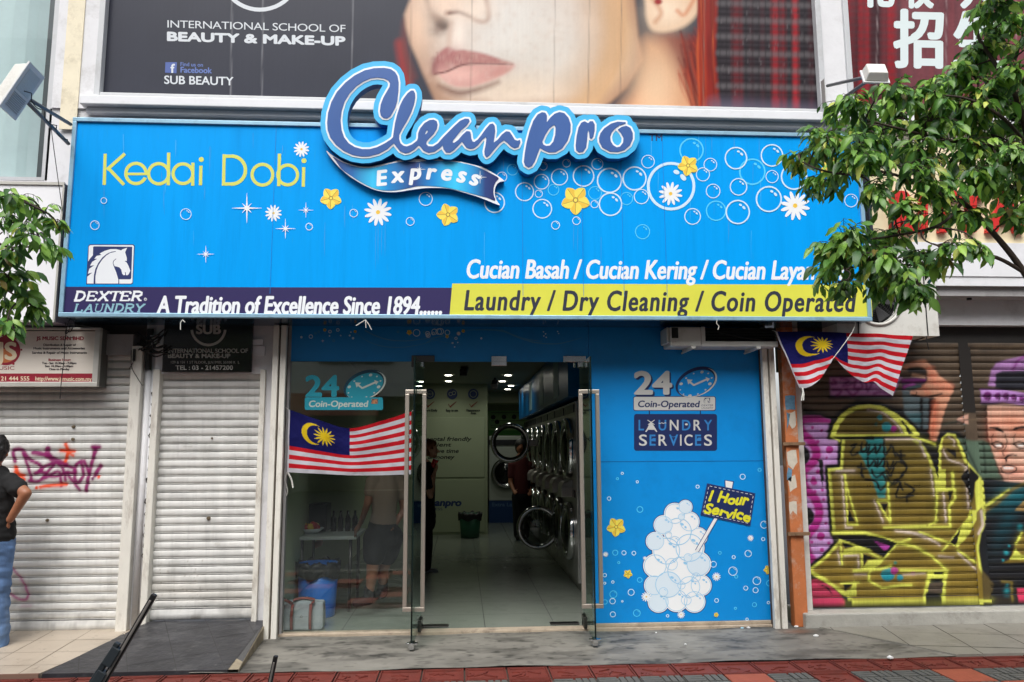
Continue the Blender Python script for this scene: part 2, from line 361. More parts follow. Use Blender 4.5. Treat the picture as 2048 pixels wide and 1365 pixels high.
# ================================================================== materials of the place
WHITE = mat('white_paint', (222, 222, 224), .7, var=.06, vscale=5, dirt=(150, 146, 138), damt=.55, dscale=2.2, bump=.25, bscale=30)
WHITEC = mat('clean_white_paint', (228, 229, 232), .55, var=.04, vscale=6, dirt=(170, 168, 162), damt=.35, dscale=2.5)
CREAM = mat('cream_paint', (232, 222, 196), .7, var=.08, vscale=6, dirt=(150, 135, 105), damt=.6, dscale=4)
BARW = mat('cream_enamel', (228, 225, 215), .45, var=.07, vscale=7, dirt=(110, 84, 58), damt=.65, dscale=5, stretch=(2, 2, .6))
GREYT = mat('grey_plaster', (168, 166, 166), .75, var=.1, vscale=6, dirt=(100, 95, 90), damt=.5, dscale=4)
CONC = mat('concrete', (118, 115, 108), .8, var=.28, vscale=7, dirt=(62, 59, 54), damt=.95, dscale=3.4, speck=(50, 46, 42), samt=.7, sscale=10, spos=.60, stretch=(.8, 1.5, 1), bump=.35, bscale=60)
SLATE = mat('black_slate', (46, 46, 50), .42, var=.35, vscale=6, dirt=(96, 96, 98), damt=.6, dscale=4, bump=.6, bscale=18, speck=(110, 108, 106), samt=.5, sscale=26, spos=.68)
CTILE = mat('cream_floor_tile', (176, 163, 146), .35, var=.08, vscale=4, dirt=(128, 112, 94), damt=.6, dscale=5, speck=(110, 98, 84), samt=.45, sscale=22)
GTILE = mat('grey_floor_tile', (134, 131, 122), .5, var=.12, vscale=6, dirt=(88, 82, 74), damt=.7, dscale=4.5, speck=(80, 74, 68), samt=.5, sscale=24)
JOINT = mat('dark_joint', (72, 68, 62), .9)
REDP = mat('red_paver', (108, 44, 34), .7, var=.25, vscale=14, dirt=(92, 52, 44), damt=.6, dscale=6, bump=.3, bscale=80)
ORANP = mat('orange_paver', (150, 76, 54), .7, var=.2, vscale=12, dirt=(120, 70, 55), damt=.5, dscale=6, bump=.3, bscale=80)
GREYP = mat('grey_paver', (88, 88, 84), .75, var=.22, vscale=14, dirt=(62, 62, 60), damt=.6, dscale=7, bump=.3, bscale=80)
ASPH = mat('asphalt', (66, 66, 68), .85, var=.25, vscale=30, bump=.4, bscale=90)
STEEL = mat('brushed_steel', (188, 178, 166), .40, metal=.75, var=.08, vscale=30, stretch=(1, 1, .08))
STEELD = mat('dark_steel', (88, 86, 84), .35, metal=1.0)
CHROME = mat('chrome', (205, 205, 205), .12, metal=1.0)
BLACK = mat('black_plastic', (18, 18, 19), .45)
BLACKM = mat('matte_black', (14, 14, 15), .8)
DKGREY = mat('dark_grey', (62, 62, 64), .6)
ALU = mat('pale_blue_aluminium', (150, 190, 212), .4, metal=.35, var=.12, vscale=9, dirt=(92, 116, 132), damt=.6, dscale=6)
GREYFR = mat('grey_window_frame', (196, 198, 200), .45, var=.05, dirt=(140, 136, 130), damt=.5, dscale=4)
WIRE = mat('black_wire', (20, 19, 18), .6)
PLASW = mat('white_plastic', (214, 213, 206), .5, var=.05, dirt=(140, 130, 112), damt=.5, dscale=6)
GLASS = mat_glass('clear_glass', (.90, .95, .925), 1.3)
GLASSD = mat_glass('edge_glass', (.70, .83, .79), 1.0)
GLEDGE = mat('glass_edge', (10, 26, 24), .15)
# ================================================================== ground
def sheet(name, pts, z, material, zs=None):
    o = MB().ngon([(p[0], p[1], z if zs is None else zs[i]) for i, p in enumerate(pts)]).build(name, material); return tag(o, kind='structure')
sheet('ground', [(-120, -60), (120, -60), (120, 60), (-120, 60)], -.16, ASPH)
road = sheet('road', [(-60, -16), (60, -16), (60, -3.6), (-60, -3.6)], -.152, ASPH)
m = MB(); m.box(-60, 60, -3.6, -3.42, -.3, -.004); tag(m.build('kerb', CONC, bevel=.02), kind='structure')
# concrete apron in front of the laundry
XA0, XA1 = -1.56, 2.92
m = MB()
nx, ny = 620, 150
gx, gy = np.meshgrid(np.linspace(XA0-.3, 3.75, nx), np.linspace(-1.06, .12, ny))
gz = .004*np.sin(gx*3.1+gy*5)+.003*np.sin(gx*8.3-gy*4.1)
f1_, f2_, f3_ = fbm(gx*1.6, gy*3.2, 3, 6, .6), fbm(gx*7, gy*11, 31, 5, .65), fbm(gx*2.4, gy*7, 57, 5)
k_ = 1+.75*(f1_-.5)+.55*(f2_-.5)-.45*np.clip((f3_-.52)*6, 0, 1)-.35*np.clip((fbm(gx*14, gy*20, 71, 3)-.62)*9, 0, 1)
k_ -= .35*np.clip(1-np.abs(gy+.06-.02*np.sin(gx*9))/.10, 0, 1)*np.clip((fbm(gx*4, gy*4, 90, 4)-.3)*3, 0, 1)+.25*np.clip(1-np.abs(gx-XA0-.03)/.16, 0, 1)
for a_, b_, c_ in ((-.6, -.2, .9), (.9, -.75, .5), (1.9, -.45, 1.3)):        # hairline cracks
    dd = np.abs((gy-b_)-.5*(fbm(gx*3, gx*0+a_*5, 12, 4)-.5)-.12*(gx-a_)*c_); k_ -= .5*np.clip(1-dd/.006, 0, 1)*(np.abs(gx-a_) < .8)
for _ in range(70):
    x_, y_, r_ = random.uniform(XA0, 3.2), random.uniform(-1, .0), random.uniform(.006, .022); k_ -= .45*np.clip(1.4-np.hypot((gx-x_)/1.5, gy-y_)/r_, 0, 1)*random.choice((1, 1, -.6))
cc = np.array(lin((121, 118, 110)))[None, None]*np.clip(k_, .22, 1.7)[..., None]; rust = np.clip(1-np.hypot((gx-2.78)/.20, (gy+.22)/.10), 0, 1)[..., None]; cc = cc*(1-.6*rust)+np.array(lin((120, 74, 50)))*.6*rust
o = grid_mesh('apron', np.stack([gx, gy, gz], -1).reshape(-1, 3), nx, ny, cc.reshape(-1, 3), mat_attr('worn_concrete', .62, .45)); tag(o, kind='structure')
# right hand tiled walkway (diagonal edge against the apron)
def tiles(name, poly_xy, zf, x0, x1, y0, y1, sx, sy, mats, ang=0.0, gap=.006, ox=0, oy=0, jz=.003, rnd=0.0):
    """square tiles clipped to a convex polygon, over a joint sheet"""
    mb = MB(); mb.ngon([(p[0], p[1], zf(p[0], p[1])-jz) for p in poly_xy], 0)
    for i in range(len(poly_xy)):
        a, b = poly_xy[i], poly_xy[(i+1) % len(poly_xy)]; mb.quad((*a, -.04), (*b, -.04), (*b, zf(*b)-.0005), (*a, zf(*a)-.0005), 1)
    c, q = math.cos(ang), math.sin(ang)
    def clip(pts):
        out = [tuple(p) for p in pts]; n = len(poly_xy)
        for i in range(n):
            a, b = poly_xy[i], poly_xy[(i+1) % n]; new = []
            for k in range(len(out)):
                p, r = out[k], out[(k+1) % len(out)]
                dp = (b[0]-a[0])*(p[1]-a[1])-(b[1]-a[1])*(p[0]-a[0]); dr = (b[0]-a[0])*(r[1]-a[1])-(b[1]-a[1])*(r[0]-a[0])
                if dp >= 0: new.append(p)
                if (dp >= 0) != (dr >= 0): t = dp/(dp-dr); new.append((p[0]+t*(r[0]-p[0]), p[1]+t*(r[1]-p[1])))
            out = new
            if len(out) < 3: return None
        return out
    for i in range(int((x1-x0)/sx)+1):
        for j in range(int((y1-y0)/sy)+1):
            u, v = x0+i*sx+ox, y0+j*sy+oy
            pts = [(u+gap/2, v+gap/2), (u+sx-gap/2, v+gap/2), (u+sx-gap/2, v+sy-gap/2), (u+gap/2, v+sy-gap/2)]
            pts = clip([(a*c-b*q, a*q+b*c) for a, b in pts])
            if pts: dz = random.uniform(-rnd, rnd); mb.ngon([(p[0], p[1], zf(*p)+dz) for p in pts], 1)
    return tag(mb.build(name, mats), kind='structure')
tiles('walkway', [(3.02, -.12), (3.62, -1.06), (9.0, -1.06), (9.0, -.12)], lambda x, y: .012, 0, 12, -8, 3, .44, .44, [JOINT, GTILE], ang=-.20, gap=.008, rnd=.0012)
# ramps on the left
zl = lambda x, y: .02+.055*(y+1.02)/1.1
tiles('ramp_tiles', [(-9, -1.03), (-2.86, -1.03), (-2.56, .12), (-9, .12)], zl, -12, 2, -3, 2, .3, .3, [mat('cream_joint', (132, 120, 104), .8), CTILE], ang=0.0, gap=.006, oy=.05, rnd=.0004)
m = MB(); m.box(-9, -2.86, -1.045, -1.03, -.01, .021); tag(m.build('ramp_edge', mat('brown_edge', (120, 92, 78), .8), None), kind='structure')
zr = lambda x, y: .018+.112*max(0, min(1, (y+1.04)/1.04))
tiles('slate_ramp', [(-2.84, -1.04), (-1.53, -1.04), (-1.60, .0), (-1.60, .1), (-2.52, .1)], zr, -4, 0, -2, 1, .3, .3, [mat('slate_joint', (78, 77, 76), .8), SLATE], ang=.42, gap=.005, rnd=.0006)
m = MB(); SIDE = mat('mossy_side', (150, 138, 116), .85, var=.3, vscale=9, dirt=(74, 60, 42), damt=.9, dscale=7)
m.hexa([(-1.60, -1.04, -.02), (-1.528, -1.04, -.02), (-1.598, .1, -.02), (-1.7, .1, -.02), (-1.60, -1.04, .0165), (-1.528, -1.04, .0165), (-1.598, .1, .1275), (-1.7, .1, .1275)])
tag(m.build('ramp_side', SIDE), kind='structure')
# pavement of ornamental pavers
mb = MB(); mb.ngon([(-14, -3.42, -.022), (14, -3.42, -.022), (14, -1.055, -.022), (-14, -1.055, -.022)], 0)
TS = .292; y1 = -1.06
for j in range(8):
    for i in range(-46, 46):
        xa = i*TS+.03; ya = y1-(j+1)*TS
        if abs(xa) > 7.0 and j > 1: continue
        k = 1
        if j >= 1:
            k = 3 if (i*7+j*3) % 5 else 2
            if (i+2*j) % 7 == 3: k = 1
            if xa < -.6 and j == 1 and i % 3 == 0: k = 3
        g = .006; dz = random.uniform(-.002, .002); zt = -.004+dz
        def bx(a0, a1, b0, b1, z0, z1): mb.box(xa+a0, xa+a1, ya+b0, ya+b1, z0, z1, k)
        if k == 2: bx(g, TS-g, g, TS-g, -.03, zt)
        elif k == 1:
            bx(g, TS-g, g, TS-g, -.03, zt-.011)
            b = .014; r = lambda *a: bx(*a, zt-.011, zt)
            r(g, TS-g, g, b); r(g, TS-g, TS-b, TS-g); r(g, b, b, TS-b); r(TS-b, TS-g, b, TS-b)
            r(b+.012, TS-b-.012, b+.012, b+.024); r(b+.012, TS-b-.012, TS-b-.024, TS-b-.012)
            for q in range(7):     # ornament: small raised bars
                u, v = random.uniform(.05, .2), random.uniform(.06, .2); c = (xa+u, ya+v); a = random.choice((.6, -.6, 0, 1.2)); l, w_ = random.uniform(.025, .05), .007
                dx, dy = math.cos(a), math.sin(a); e = [(c[0]-dx*l+dy*w_, c[1]-dy*l-dx*w_), (c[0]+dx*l+dy*w_, c[1]+dy*l-dx*w_), (c[0]+dx*l-dy*w_, c[1]+dy*l+dx*w_), (c[0]-dx*l-dy*w_, c[1]-dy*l+dx*w_)]
                mb.hexa([(p[0], p[1], zt-.011) for p in e]+[(p[0], p[1], zt-.0005-q*.0006) for p in e], k)
        else:
            bx(g, TS-g, g, TS-g, -.03, zt-.010); h = TS/2
            for a in range(2):
                for b in range(2):
                    for c in range(3):
                        w0 = .012+c*.045; lo, hi = w0, w0+.034
                        if (a+b) % 2: bx(a*h+.01, a*h+h-.008, b*h+lo-.002, b*h+hi-.002, zt-.010, zt)
                        else: bx(a*h+lo-.002, a*h+hi-.002, b*h+.01, b*h+h-.008, zt-.010, zt)
tag(mb.build('pavement', [JOINT, REDP, ORANP, GREYP]), kind='structure')
# ================================================================== the shophouse row
shop = thing('shophouse', 'white painted shophouse row with poster windows above and shuttered shops below', 'building', (0, .3, 0))
YU = 0.0
zled_b, zled_t = ZZ(900, 224, -.12), ZZ(900, 207, -.12)        # white ledge below the poster windows
zwin = ZZ(900, 207, .02); xw0, xw1 = XX(206, 190, .02), XX(1636, 222, .02)
XL, XR, ZT = -6.0, 8.0, 7.6
sgn_b = 2.50
xlw1 = XX(104, 250, .05)        # right edge of the left (blind) window
xrw0 = XX(1690, 230, .05); xs0_ = -2.548
m = MB()
m.box(xlw1, XR, 0, .22, 2.62, zled_b)                                      # wall behind the sign
m.box(xlw1+.02, xw0-.05, -.02, .22, zled_b, ZT)                               # left pier
m.box(xw1+.055, xrw0, -.02, .22, zled_b, ZT)                               # right pier
m.box(XL, xlw1, .0, .22, 2.62, ZZ(60, 362, 0))                         # below left window
m.build('wall', WHITE, shop)
m = MB(); m.box(XL, xs0_-.15, .13, .3, 2.3, 2.64); m.build('lintel', mat('dim_plaster', (96, 92, 90), .8), shop)
m = MB(); m.box(XX(126, 150, -.03), XX(160, 150, -.03), -.032, -.02, zled_b-.2, ZT); m.build('wall_strip', CREAM, shop)
m = MB(); m.box(XX(160, 200, -.12), XR, -.13, -.02, zled_t-.085, zled_t); m.box(XX(170, 200, -.1), XR, -.07, .0, zled_t-.14, zled_t-.087); m.build('ledge', WHITEC, shop, bevel=.008)
m = MB(); m.box(xw0-.05, xw0, -.05, .06, zwin-.04, ZT); m.box(xw1, xw1+.052, -.05, .06, zwin-.04, ZT); m.box(xw0, xw1, -.045, .06, zwin-.03, zwin); m.build('window_frame', GREYFR, shop, bevel=.005)
m = MB(); m.box(xrw0, xrw0+.05, -.05, .06, zwin-.06, ZT); m.box(xrw0+.05, XR, -.045, .06, zwin-.06, zwin-.03); m.build('window_frame', GREYFR, shop, bevel=.005)
# left window with vertical blinds
m = MB(); zb = ZZ(60, 362, .1)
m.box(XL, xlw1+.02, .0, .06, zb-.03, zb); m.box(xlw1-.03, xlw1+.02, 0, .06, zb, ZT); m.build('window_frame', GREYFR, shop)
m = MB(); m.quad((XL, .05, zb), (xlw1-.03, .05, zb), (xlw1-.03, .05, ZT), (XL, .05, ZT)); m.build('window_pane', mat_glass('window_glass', (.93, .97, .97), .5), shop)
m = MB(); xs = [XX(v, 200, .16) for v in (-70, -28, 13, 42, 62, 80)]
for a, b in zip(xs[:-1], xs[1:]): m.hexa([(a+.011, .15, zb), (b-.007, .21, zb), (b-.007, .213, zb), (a+.011, .153, zb), (a+.011, .15, ZT), (b-.007, .21, ZT), (b-.007, .213, ZT), (a+.011, .153, ZT)])
m.build('vertical_blind', mat('blind_fabric', (206, 222, 222), .8, var=.05), shop)
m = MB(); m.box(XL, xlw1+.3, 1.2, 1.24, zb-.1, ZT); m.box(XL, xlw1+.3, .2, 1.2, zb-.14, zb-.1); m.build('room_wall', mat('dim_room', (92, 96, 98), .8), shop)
# soffits above the ground floor on both sides
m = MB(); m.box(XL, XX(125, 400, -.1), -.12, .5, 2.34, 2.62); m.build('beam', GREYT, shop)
# right side beam and dark recess above the graffiti shutter
zbt, zbm, zbb = ZZ(1950, 490, -.25), ZZ(1950, 553, -.25), ZZ(1950, 572, -.25)
XRS = XX(1745, 600, 0)
m = MB(); m.box(XRS-.6, XR, -.25, .1, zbm, zbt+.02); m.box(XRS-.6, XR, -.24, .1, zbm-.085, zbm); m.build('beam', WHITEC, shop)
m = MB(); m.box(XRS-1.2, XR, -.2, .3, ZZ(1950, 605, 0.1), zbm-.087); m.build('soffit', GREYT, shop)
m = MB(); m.box(2.9, XR, .10, .2, 2.2, 3.2); m.build('shutter_housing', mat('dark_housing', (44, 40, 36), .7, var=.2), shop)
# ---- ground floor piers
m = MB()
xp0, xp1 = XX(505, 1000, 0), XX(537, 1000, 0)
xs0, xs1 = -2.548, -1.715                     # small shutter opening
xj1 = XX(247, 1000, 0)
m.box(xs1+.045, xp1+.03, 0, .3, .09, 2.62)                # pier between small shutter and laundry
m.box(xs0-.058, xs1+.045, .0, .3, 2.165, 2.62)            # wall above the small shutter
m.build('pier', GREYT if False else WHITE, shop)
m = MB(); m.box(xs1, xs1+.045, -.03, .12, .115, 2.2); m.box(xs0-.058, xs0-.002, -.03, .12, .11, 2.2); m.build('jamb', BARW, shop, bevel=.006)
m = MB(); m.box(xs0-.152, xs0-.058, .03, .3, .05, 2.62); m.build('pier', WHITE, shop)
m = MB(); m.box(xs0-.242, xs0-.152, -.04, .1, .05, 2.4); m.build('jamb', BARW, shop, bevel=.006)
# crack beside the small shutter jamb
m = MB(); pts = []; xc = xs0-.060
for k in range(60): pts.append((xc+.012*math.sin(k*1.7)+random.uniform(-.012, .010), -.006, 2.05-k*.024))
m.tube([Vector((a, .002, c)) for a, b, c in pts], [random.uniform(.002, .007) for _ in pts], 5); m.build('wall_crack', mat('crack_dark', (52, 46, 40), .9), shop)
# pipe on the pier
m = MB(); m.tube([(xs0-.112, .02, .1), (xs0-.112, .02, 2.22)], .026, 14); m.tube([(xs0-.074, .02, .1), (xs0-.074, .02, 2.2)], .012, 10); m.build('drain_pipe', WHITE, shop, smooth=True)
m = MB()
m.tube([(xs0-.112, .0, 2.2), (xs0-.112, .0, 2.55)], .026, 10)
for k in range(14):
    a = Vector((xs0-.112+random.uniform(-.09, .03), -.05, 2.38+random.uniform(-.05, .16))); b = Vector((xs0+random.uniform(-.02, .1), -.06, 2.40+random.uniform(-.08, .14)))
    mid = (a+b)/2+Vector((0, -.02, -random.uniform(.02, .07))); m.tube(spline([a, mid, b], 6), .006, 5)
m.tube(spline([(xs0-.24, -.05, 2.36), (xs0-.23, -.05, 2.22), (xs0-.18, -.05, 2.13), (xs0-.14, -.03, 2.06)], 6), .003, 5)
m.tube(spline([(xs0-.21, -.05, 2.34), (xs0-.22, -.05, 2.26), (xs0-.25, -.05, 2.20)], 6), .003, 5); m.tube([(xs0-.215, -.05, 2.37), (xs0-.215, -.05, 2.27)], .012, 8)
m.build('wiring', WIRE, shop)
# ---- right end of the laundry front: steel post and white strip
m = MB(); xo0, xo1 = XX(1571, 1000, .0), XX(1597, 1000, .0)
ORS = mat('worn_orange_paint', (196, 116, 68), .65, var=.15, vscale=9, dirt=(196, 186, 170), damt=.95, dscale=6.0, bump=.2)
m.box(xo0, xo1, -.07, .02, .0, 2.6); post = m.build('post', ORS, shop, bevel=.006)
m = MB(); m.box(xo1+.005, xo1+.075, .0, .1, .12, 2.7); m.build('jamb', PLASW, shop)
m = MB()
for yy in (888, 1068):
    z = ZZ(1585, yy, -.07); m.box(xo0-.03, xo1+.05, -.09, -.068, z-.014, z+.014); m.box(xo0+.03, xo1-.01, -.098, -.09, z-.012, z+.012)
m.build('hasp', mat('rusty_steel', (150, 120, 92), .6, metal=.4, var=.3), post)
STK = mat('old_sticker', (96, 140, 168), .7, var=.35, vscale=30); STK2 = mat('torn_paper', (210, 202, 186), .8, var=.15, vscale=20)
for q, m_ in (([(1570, 792), (1590, 792), (1591, 820), (1572, 820)], STK), ([(1573, 823), (1580, 828), (1577, 850), (1573, 868)], STK), ([(1577, 826), (1590, 822), (1592, 850), (1584, 858), (1578, 848)], STK2), ([(1574, 905), (1592, 900), (1595, 925), (1586, 940), (1576, 930)], STK2), ([(1576, 958), (1590, 950), (1594, 975), (1580, 985)], STK2), ([(1578, 1005), (1593, 1003), (1594, 1030), (1586, 1022), (1580, 1030)], STK2), ([(1576, 935), (1584, 940), (1582, 965), (1574, 960)], STK)):
    p_ = []
    for a, b in zip(q, q[1:]+q[:1]): p_ += [a, ((a[0]+b[0])/2+random.uniform(-1.5, 1.5), (a[1]+b[1])/2+random.uniform(-2, 2))]
    d = Decal(-.07, lift=.002); d.poly(p_, m_); d.build('sticker', post)
# concrete step under the graffiti shutter
m = MB(); m.box(XX(1612, 1240, -.13), XR, -.13, .3, -.02, .118); tag(m.build('shop_step', mat('step_concrete', (172, 170, 162), .8, var=.15, vscale=5, dirt=(104, 98, 88), damt=.7, dscale=3, bump=.3), bevel=.012), kind='structure')
# back and upper closure so no light leaks in
m = MB(); m.box(XL, XR, .23, .3, ZT-.01, ZT+.4); m.box(XL, XR, .12, .3, zled_b, ZT); m.build('back_wall', mat('dark_inside', (60, 58, 56), .9), shop) if False else None
# ================================================================== the big laundry sign
YS = -0.47; SX0, SX1, SZ0, SZ1 = -3.19, 3.478, 2.574, 4.234
sign = thing('shop_sign', 'long blue laundry signboard with raised script logo, bubbles and flowers above the shopfront', 'sign', (0, YS, SZ0))
BLUE = mat('sign_blue', (0, 160, 244), .4, spec=.10, var=.07, vscale=1.4, dirt=(0, 140, 222), damt=.5, dscale=3.0, stretch=(5, 1, .3), speck=(60, 150, 200), samt=.25, sscale=14, spos=.70)
m = MB(); m.box(SX0+.03, SX1-.03, YS+.004, YS+.02, SZ0+.03, SZ1-.03); m.build('panel', BLUE, sign)
m = MB(); fw = .034
m.box(SX0, SX1, YS-.014, YS+.03, SZ1-fw, SZ1); m.box(SX0, SX1, YS-.014, YS+.03, SZ0, SZ0+fw); m.box(SX0, SX0+fw, YS-.0135, YS+.03, SZ0+fw, SZ1-fw); m.box(SX1-fw, SX1, YS-.0135, YS+.03, SZ0+fw, SZ1-fw)
m.build('frame', ALU, sign, bevel=.004)
m = MB(); m.box(SX0+.004, SX1-.004, YS+.03, -.02, SZ0+.006, SZ1-.004); m.build('casing', mat('glossy_blue_metal', (70, 112, 146), .16, metal=.85, var=.15, vscale=8, dirt=(30, 44, 54), damt=.7, dscale=5), sign)
m = MB()
for xx in (545, 1045, 1165, 1245, 1330): 
    X = XX(xx, 450, YS); m.box(X-.0015, X+.0015, YS+.001, YS+.004, SZ0+.2, SZ1-.04)
m.build('panel_seam', mat('seam_blue', (6, 128, 206), .4), sign)
d = Decal(YS+.0036, lift=.0); STA = mat('rain_streak', (0, 148, 228), .5); STB = mat('pale_streak', (24, 168, 242), .5)
for _ in range(46):
    d.k = 0; x = random.uniform(140, 1720); y = random.choice((random.uniform(262, 300), random.uniform(300, 480))); l = random.uniform(15, 85); d.line([(x, y), (x+random.uniform(-1, 1), y+l*.5), (x+random.uniform(-1.5, 1.5), y+l)], [random.uniform(.6, 1.6), random.uniform(.8, 2.6), .3], random.choice((STA, STA, STB)))
for x in (752, 757, 764, 771, 650, 1148, 1156): d.k = 0; d.line([(x, 440+random.uniform(-20, 10)), (x-1, 480), (x-1, 500+random.uniform(0, 50))], [.8, 1.8, .4], STA)
d.build('rain_stain', sign)
W1 = mat('print_white', (236, 240, 244), .4); NAVY = mat('print_navy', (44, 36, 88), .4); YEL = mat('print_yellow', (220, 220, 78), .4, var=.06, vscale=3); INK = mat('print_ink', (46, 50, 66), .4)
LIME = mat('print_lime', (212, 217, 98), .4); CYAN = mat('print_cyan', (84, 206, 250), .4); PALE = mat('print_pale_blue', (205, 232, 250), .4); TEALT = mat('print_teal', (142, 188, 202), .4)
NAVY2 = mat('print_royal', (40, 52, 104), .4); GOLD = mat('print_gold', (238, 196, 70), .4); YEL2 = mat('print_petal_yellow', (244, 224, 92), .4); GOLDD = mat('print_brown', (150, 120, 60), .4)
d = Decal(YS+.004, lift=.001)
d.poly([(127.5, 574), (906, 576), (900, 632), (126, 632)], NAVY); d.poly([(904.5, 567.5), (1742, 570), (1745, 634), (899, 633)], YEL); d.build('printed_band', sign)
d = Decal(YS+.004, lift=.004)
# Kedai Dobi: geometric thin strokes
S = 6.5
d.line([(210.5, 308), (208.5, 370.5)], S, LIME); d.line([(250, 308), (214, 340)], S, LIME); d.line([(216, 336), (248, 370)], S, LIME)
d.ring(272, 347.5, 23.5, S, LIME, a0=.42, a1=2*math.pi); d.line([(250, 348.5), (294.5, 348.5)], S-1.5, LIME)
d.ring(317.5, 348, 23.5, S, LIME); d.line([(337.5, 306), (336.5, 371)], S, LIME)
d.ring(366, 348, 23, S, LIME); d.line([(386, 326), (385.5, 372)], S, LIME)
d.line([(402, 332), (401, 371)], S, LIME); d.ellipse(402.8, 319.5, 5, 5, LIME)
d.line([(448.5, 309), (447, 371.5)], S, LIME); d.line([(446, 313), (465, 313)], S, LIME); d.line([(444, 368.5), (463, 368.5)], S, LIME); d.ring(463, 340.7, 31.5, S+.5, LIME, a0=-math.pi/2, a1=math.pi/2)
d.ring(525, 350, 24, S, LIME); d.ring(575.5, 350.5, 23, S, LIME); d.line([(559, 308), (557.5, 373)], S, LIME)
d.line([(607.5, 335), (606.5, 374)], S, LIME); d.ellipse(608, 322, 5, 5, LIME)
d.build('lettering', sign)
d = Decal(YS+.004, lift=.004)
d.text('A Tradition of Excellence Since 1894......', 313, 888, 627, 628.5, 34, W1, shear=.12, bold=1.5)
d.build('lettering', sign)
d = Decal(YS+.004, lift=.004)
wl = [np.ptp(text_geom(q)[0][:, 0]) for q in ('Cucian Basah / Cucian Kering / Cucian Lay', 'Cucian Basah / Cucian Kering / Cucian Layan Diri')]; d.text('Cucian Basah / Cucian Kering / Cucian Layan Diri', 931, 931+667*wl[1]/wl[0], 556.5, 559.5, 36.5, W1, shear=.13, bold=1.35)
d.build('lettering', sign)
d = Decal(YS+.004, lift=.006)
d.text('Laundry / Dry Cleaning / Coin Operated', 928, 1713, 620.5, 623.5, 39, INK, shear=.12, bold=1.3, spacing=1.12)
d.build('lettering', sign)
d = Decal(YS+.004, lift=.004); d.text('TM', 1298, 1325, 282, 282.5, 13, NAVY2, bold=.3); d.build('lettering', sign)
# slab serif letters
SLAB = {'D': [[(0, 0), (0, 1)], 'D'], 'E': [[(0, 0), (0, 1)], [(-.12, 1), (.62, 1)], [(-.12, 0), (.66, 0)], [(0, .52), (.42, .52)], [(.62, 1), (.62, .74)], [(.66, 0), (.68, .26)], [(.42, .62), (.42, .42)]],
        'X': [[(0, 1), (.68, 0)], [(.66, 1), (0, 0)], [(-.1, 1), (.16, 1)], [(.54, 1), (.8, 1)], [(-.1, 0), (.16, 0)], [(.54, 0), (.82, 0)]], 'T': [[(.34, 0), (.34, 1)], [(-.08, 1), (.76, 1)], [(-.08, 1), (-.08, .74)], [(.76, 1), (.76, .74)], [(.18, 0), (.5, 0)]],
        'R': [[(0, 0), (0, 1)], [(-.12, 0), (.14, 0)], 'R', [(.3, .48), (.6, .02)], [(.54, 0), (.78, 0)]], 'L': [[(0, 0), (0, 1)], [(-.12, 1), (.16, 1)], [(-.12, 0), (.62, 0)], [(.62, 0), (.64, .28)]],
        'A': [[(0, 0), (.36, 1)], [(.36, 1), (.66, 0)], [(.14, .34), (.56, .34)], [(-.12, 0), (.12, 0)], [(.52, 0), (.78, 0)]], 'U': [[(0, 1), (0, .3), (.08, .06), (.32, 0), (.52, .08), (.6, .3), (.6, 1)], [(-.12, 1), (.14, 1)], [(.48, 1), (.72, 1)]],
        'N': [[(0, 0), (0, 1)], [(0, 1), (.62, 0)], [(.62, 0), (.62, 1)], [(-.12, 1), (.06, 1)], [(.5, 1), (.74, 1)], [(-.12, 0), (.12, 0)]], 'Y': [[(0, 1), (.36, .46)], [(.72, 1), (.36, .46)], [(.36, .46), (.36, 0)], [(-.1, 1), (.14, 1)], [(.6, 1), (.84, 1)], [(.22, 0), (.5, 0)]]}
def slab(d, word, x0, x1, yb, cap, m, shear, w):
    adv = [.95 if c in 'DNUA' else .9 for c in word]; tot = sum(adv); sc = (x1-x0-shear*cap)/tot; x = x0
    for c, a in zip(word, adv):
        gx = lambda u, v: (x+(u+.12)*sc*.96+shear*v*cap, yb-v*cap)
        for st in SLAB[c]:
            if st == 'D': st = [(-.12, 1), (.3, 1), (.55, .88), (.68, .55), (.6, .2), (.36, 0), (-.12, 0)]
            elif st == 'R': st = [(-.12, 1), (.4, 1), (.62, .88), (.64, .66), (.46, .5), (0, .48)]
            hz = abs(st[0][1]-st[-1][1]) < .05
            d.line([gx(*q) for q in st], w*.62 if hz else w, m)
        x += a*sc
d = Decal(YS+.004, lift=.004)
slab(d, 'DEXTER', 148, 289, 601.5, 17.5, W1, .28, 4.6); d.ring(291, 599, 3, .8, W1, n=14); d.text('R', 289.6, 292.6, 600.5, 600.5, 3.4, W1)
slab(d, 'LAUNDRY', 148, 291, 624, 15, TEALT, .28, 3.6)
d.build('lettering', sign)
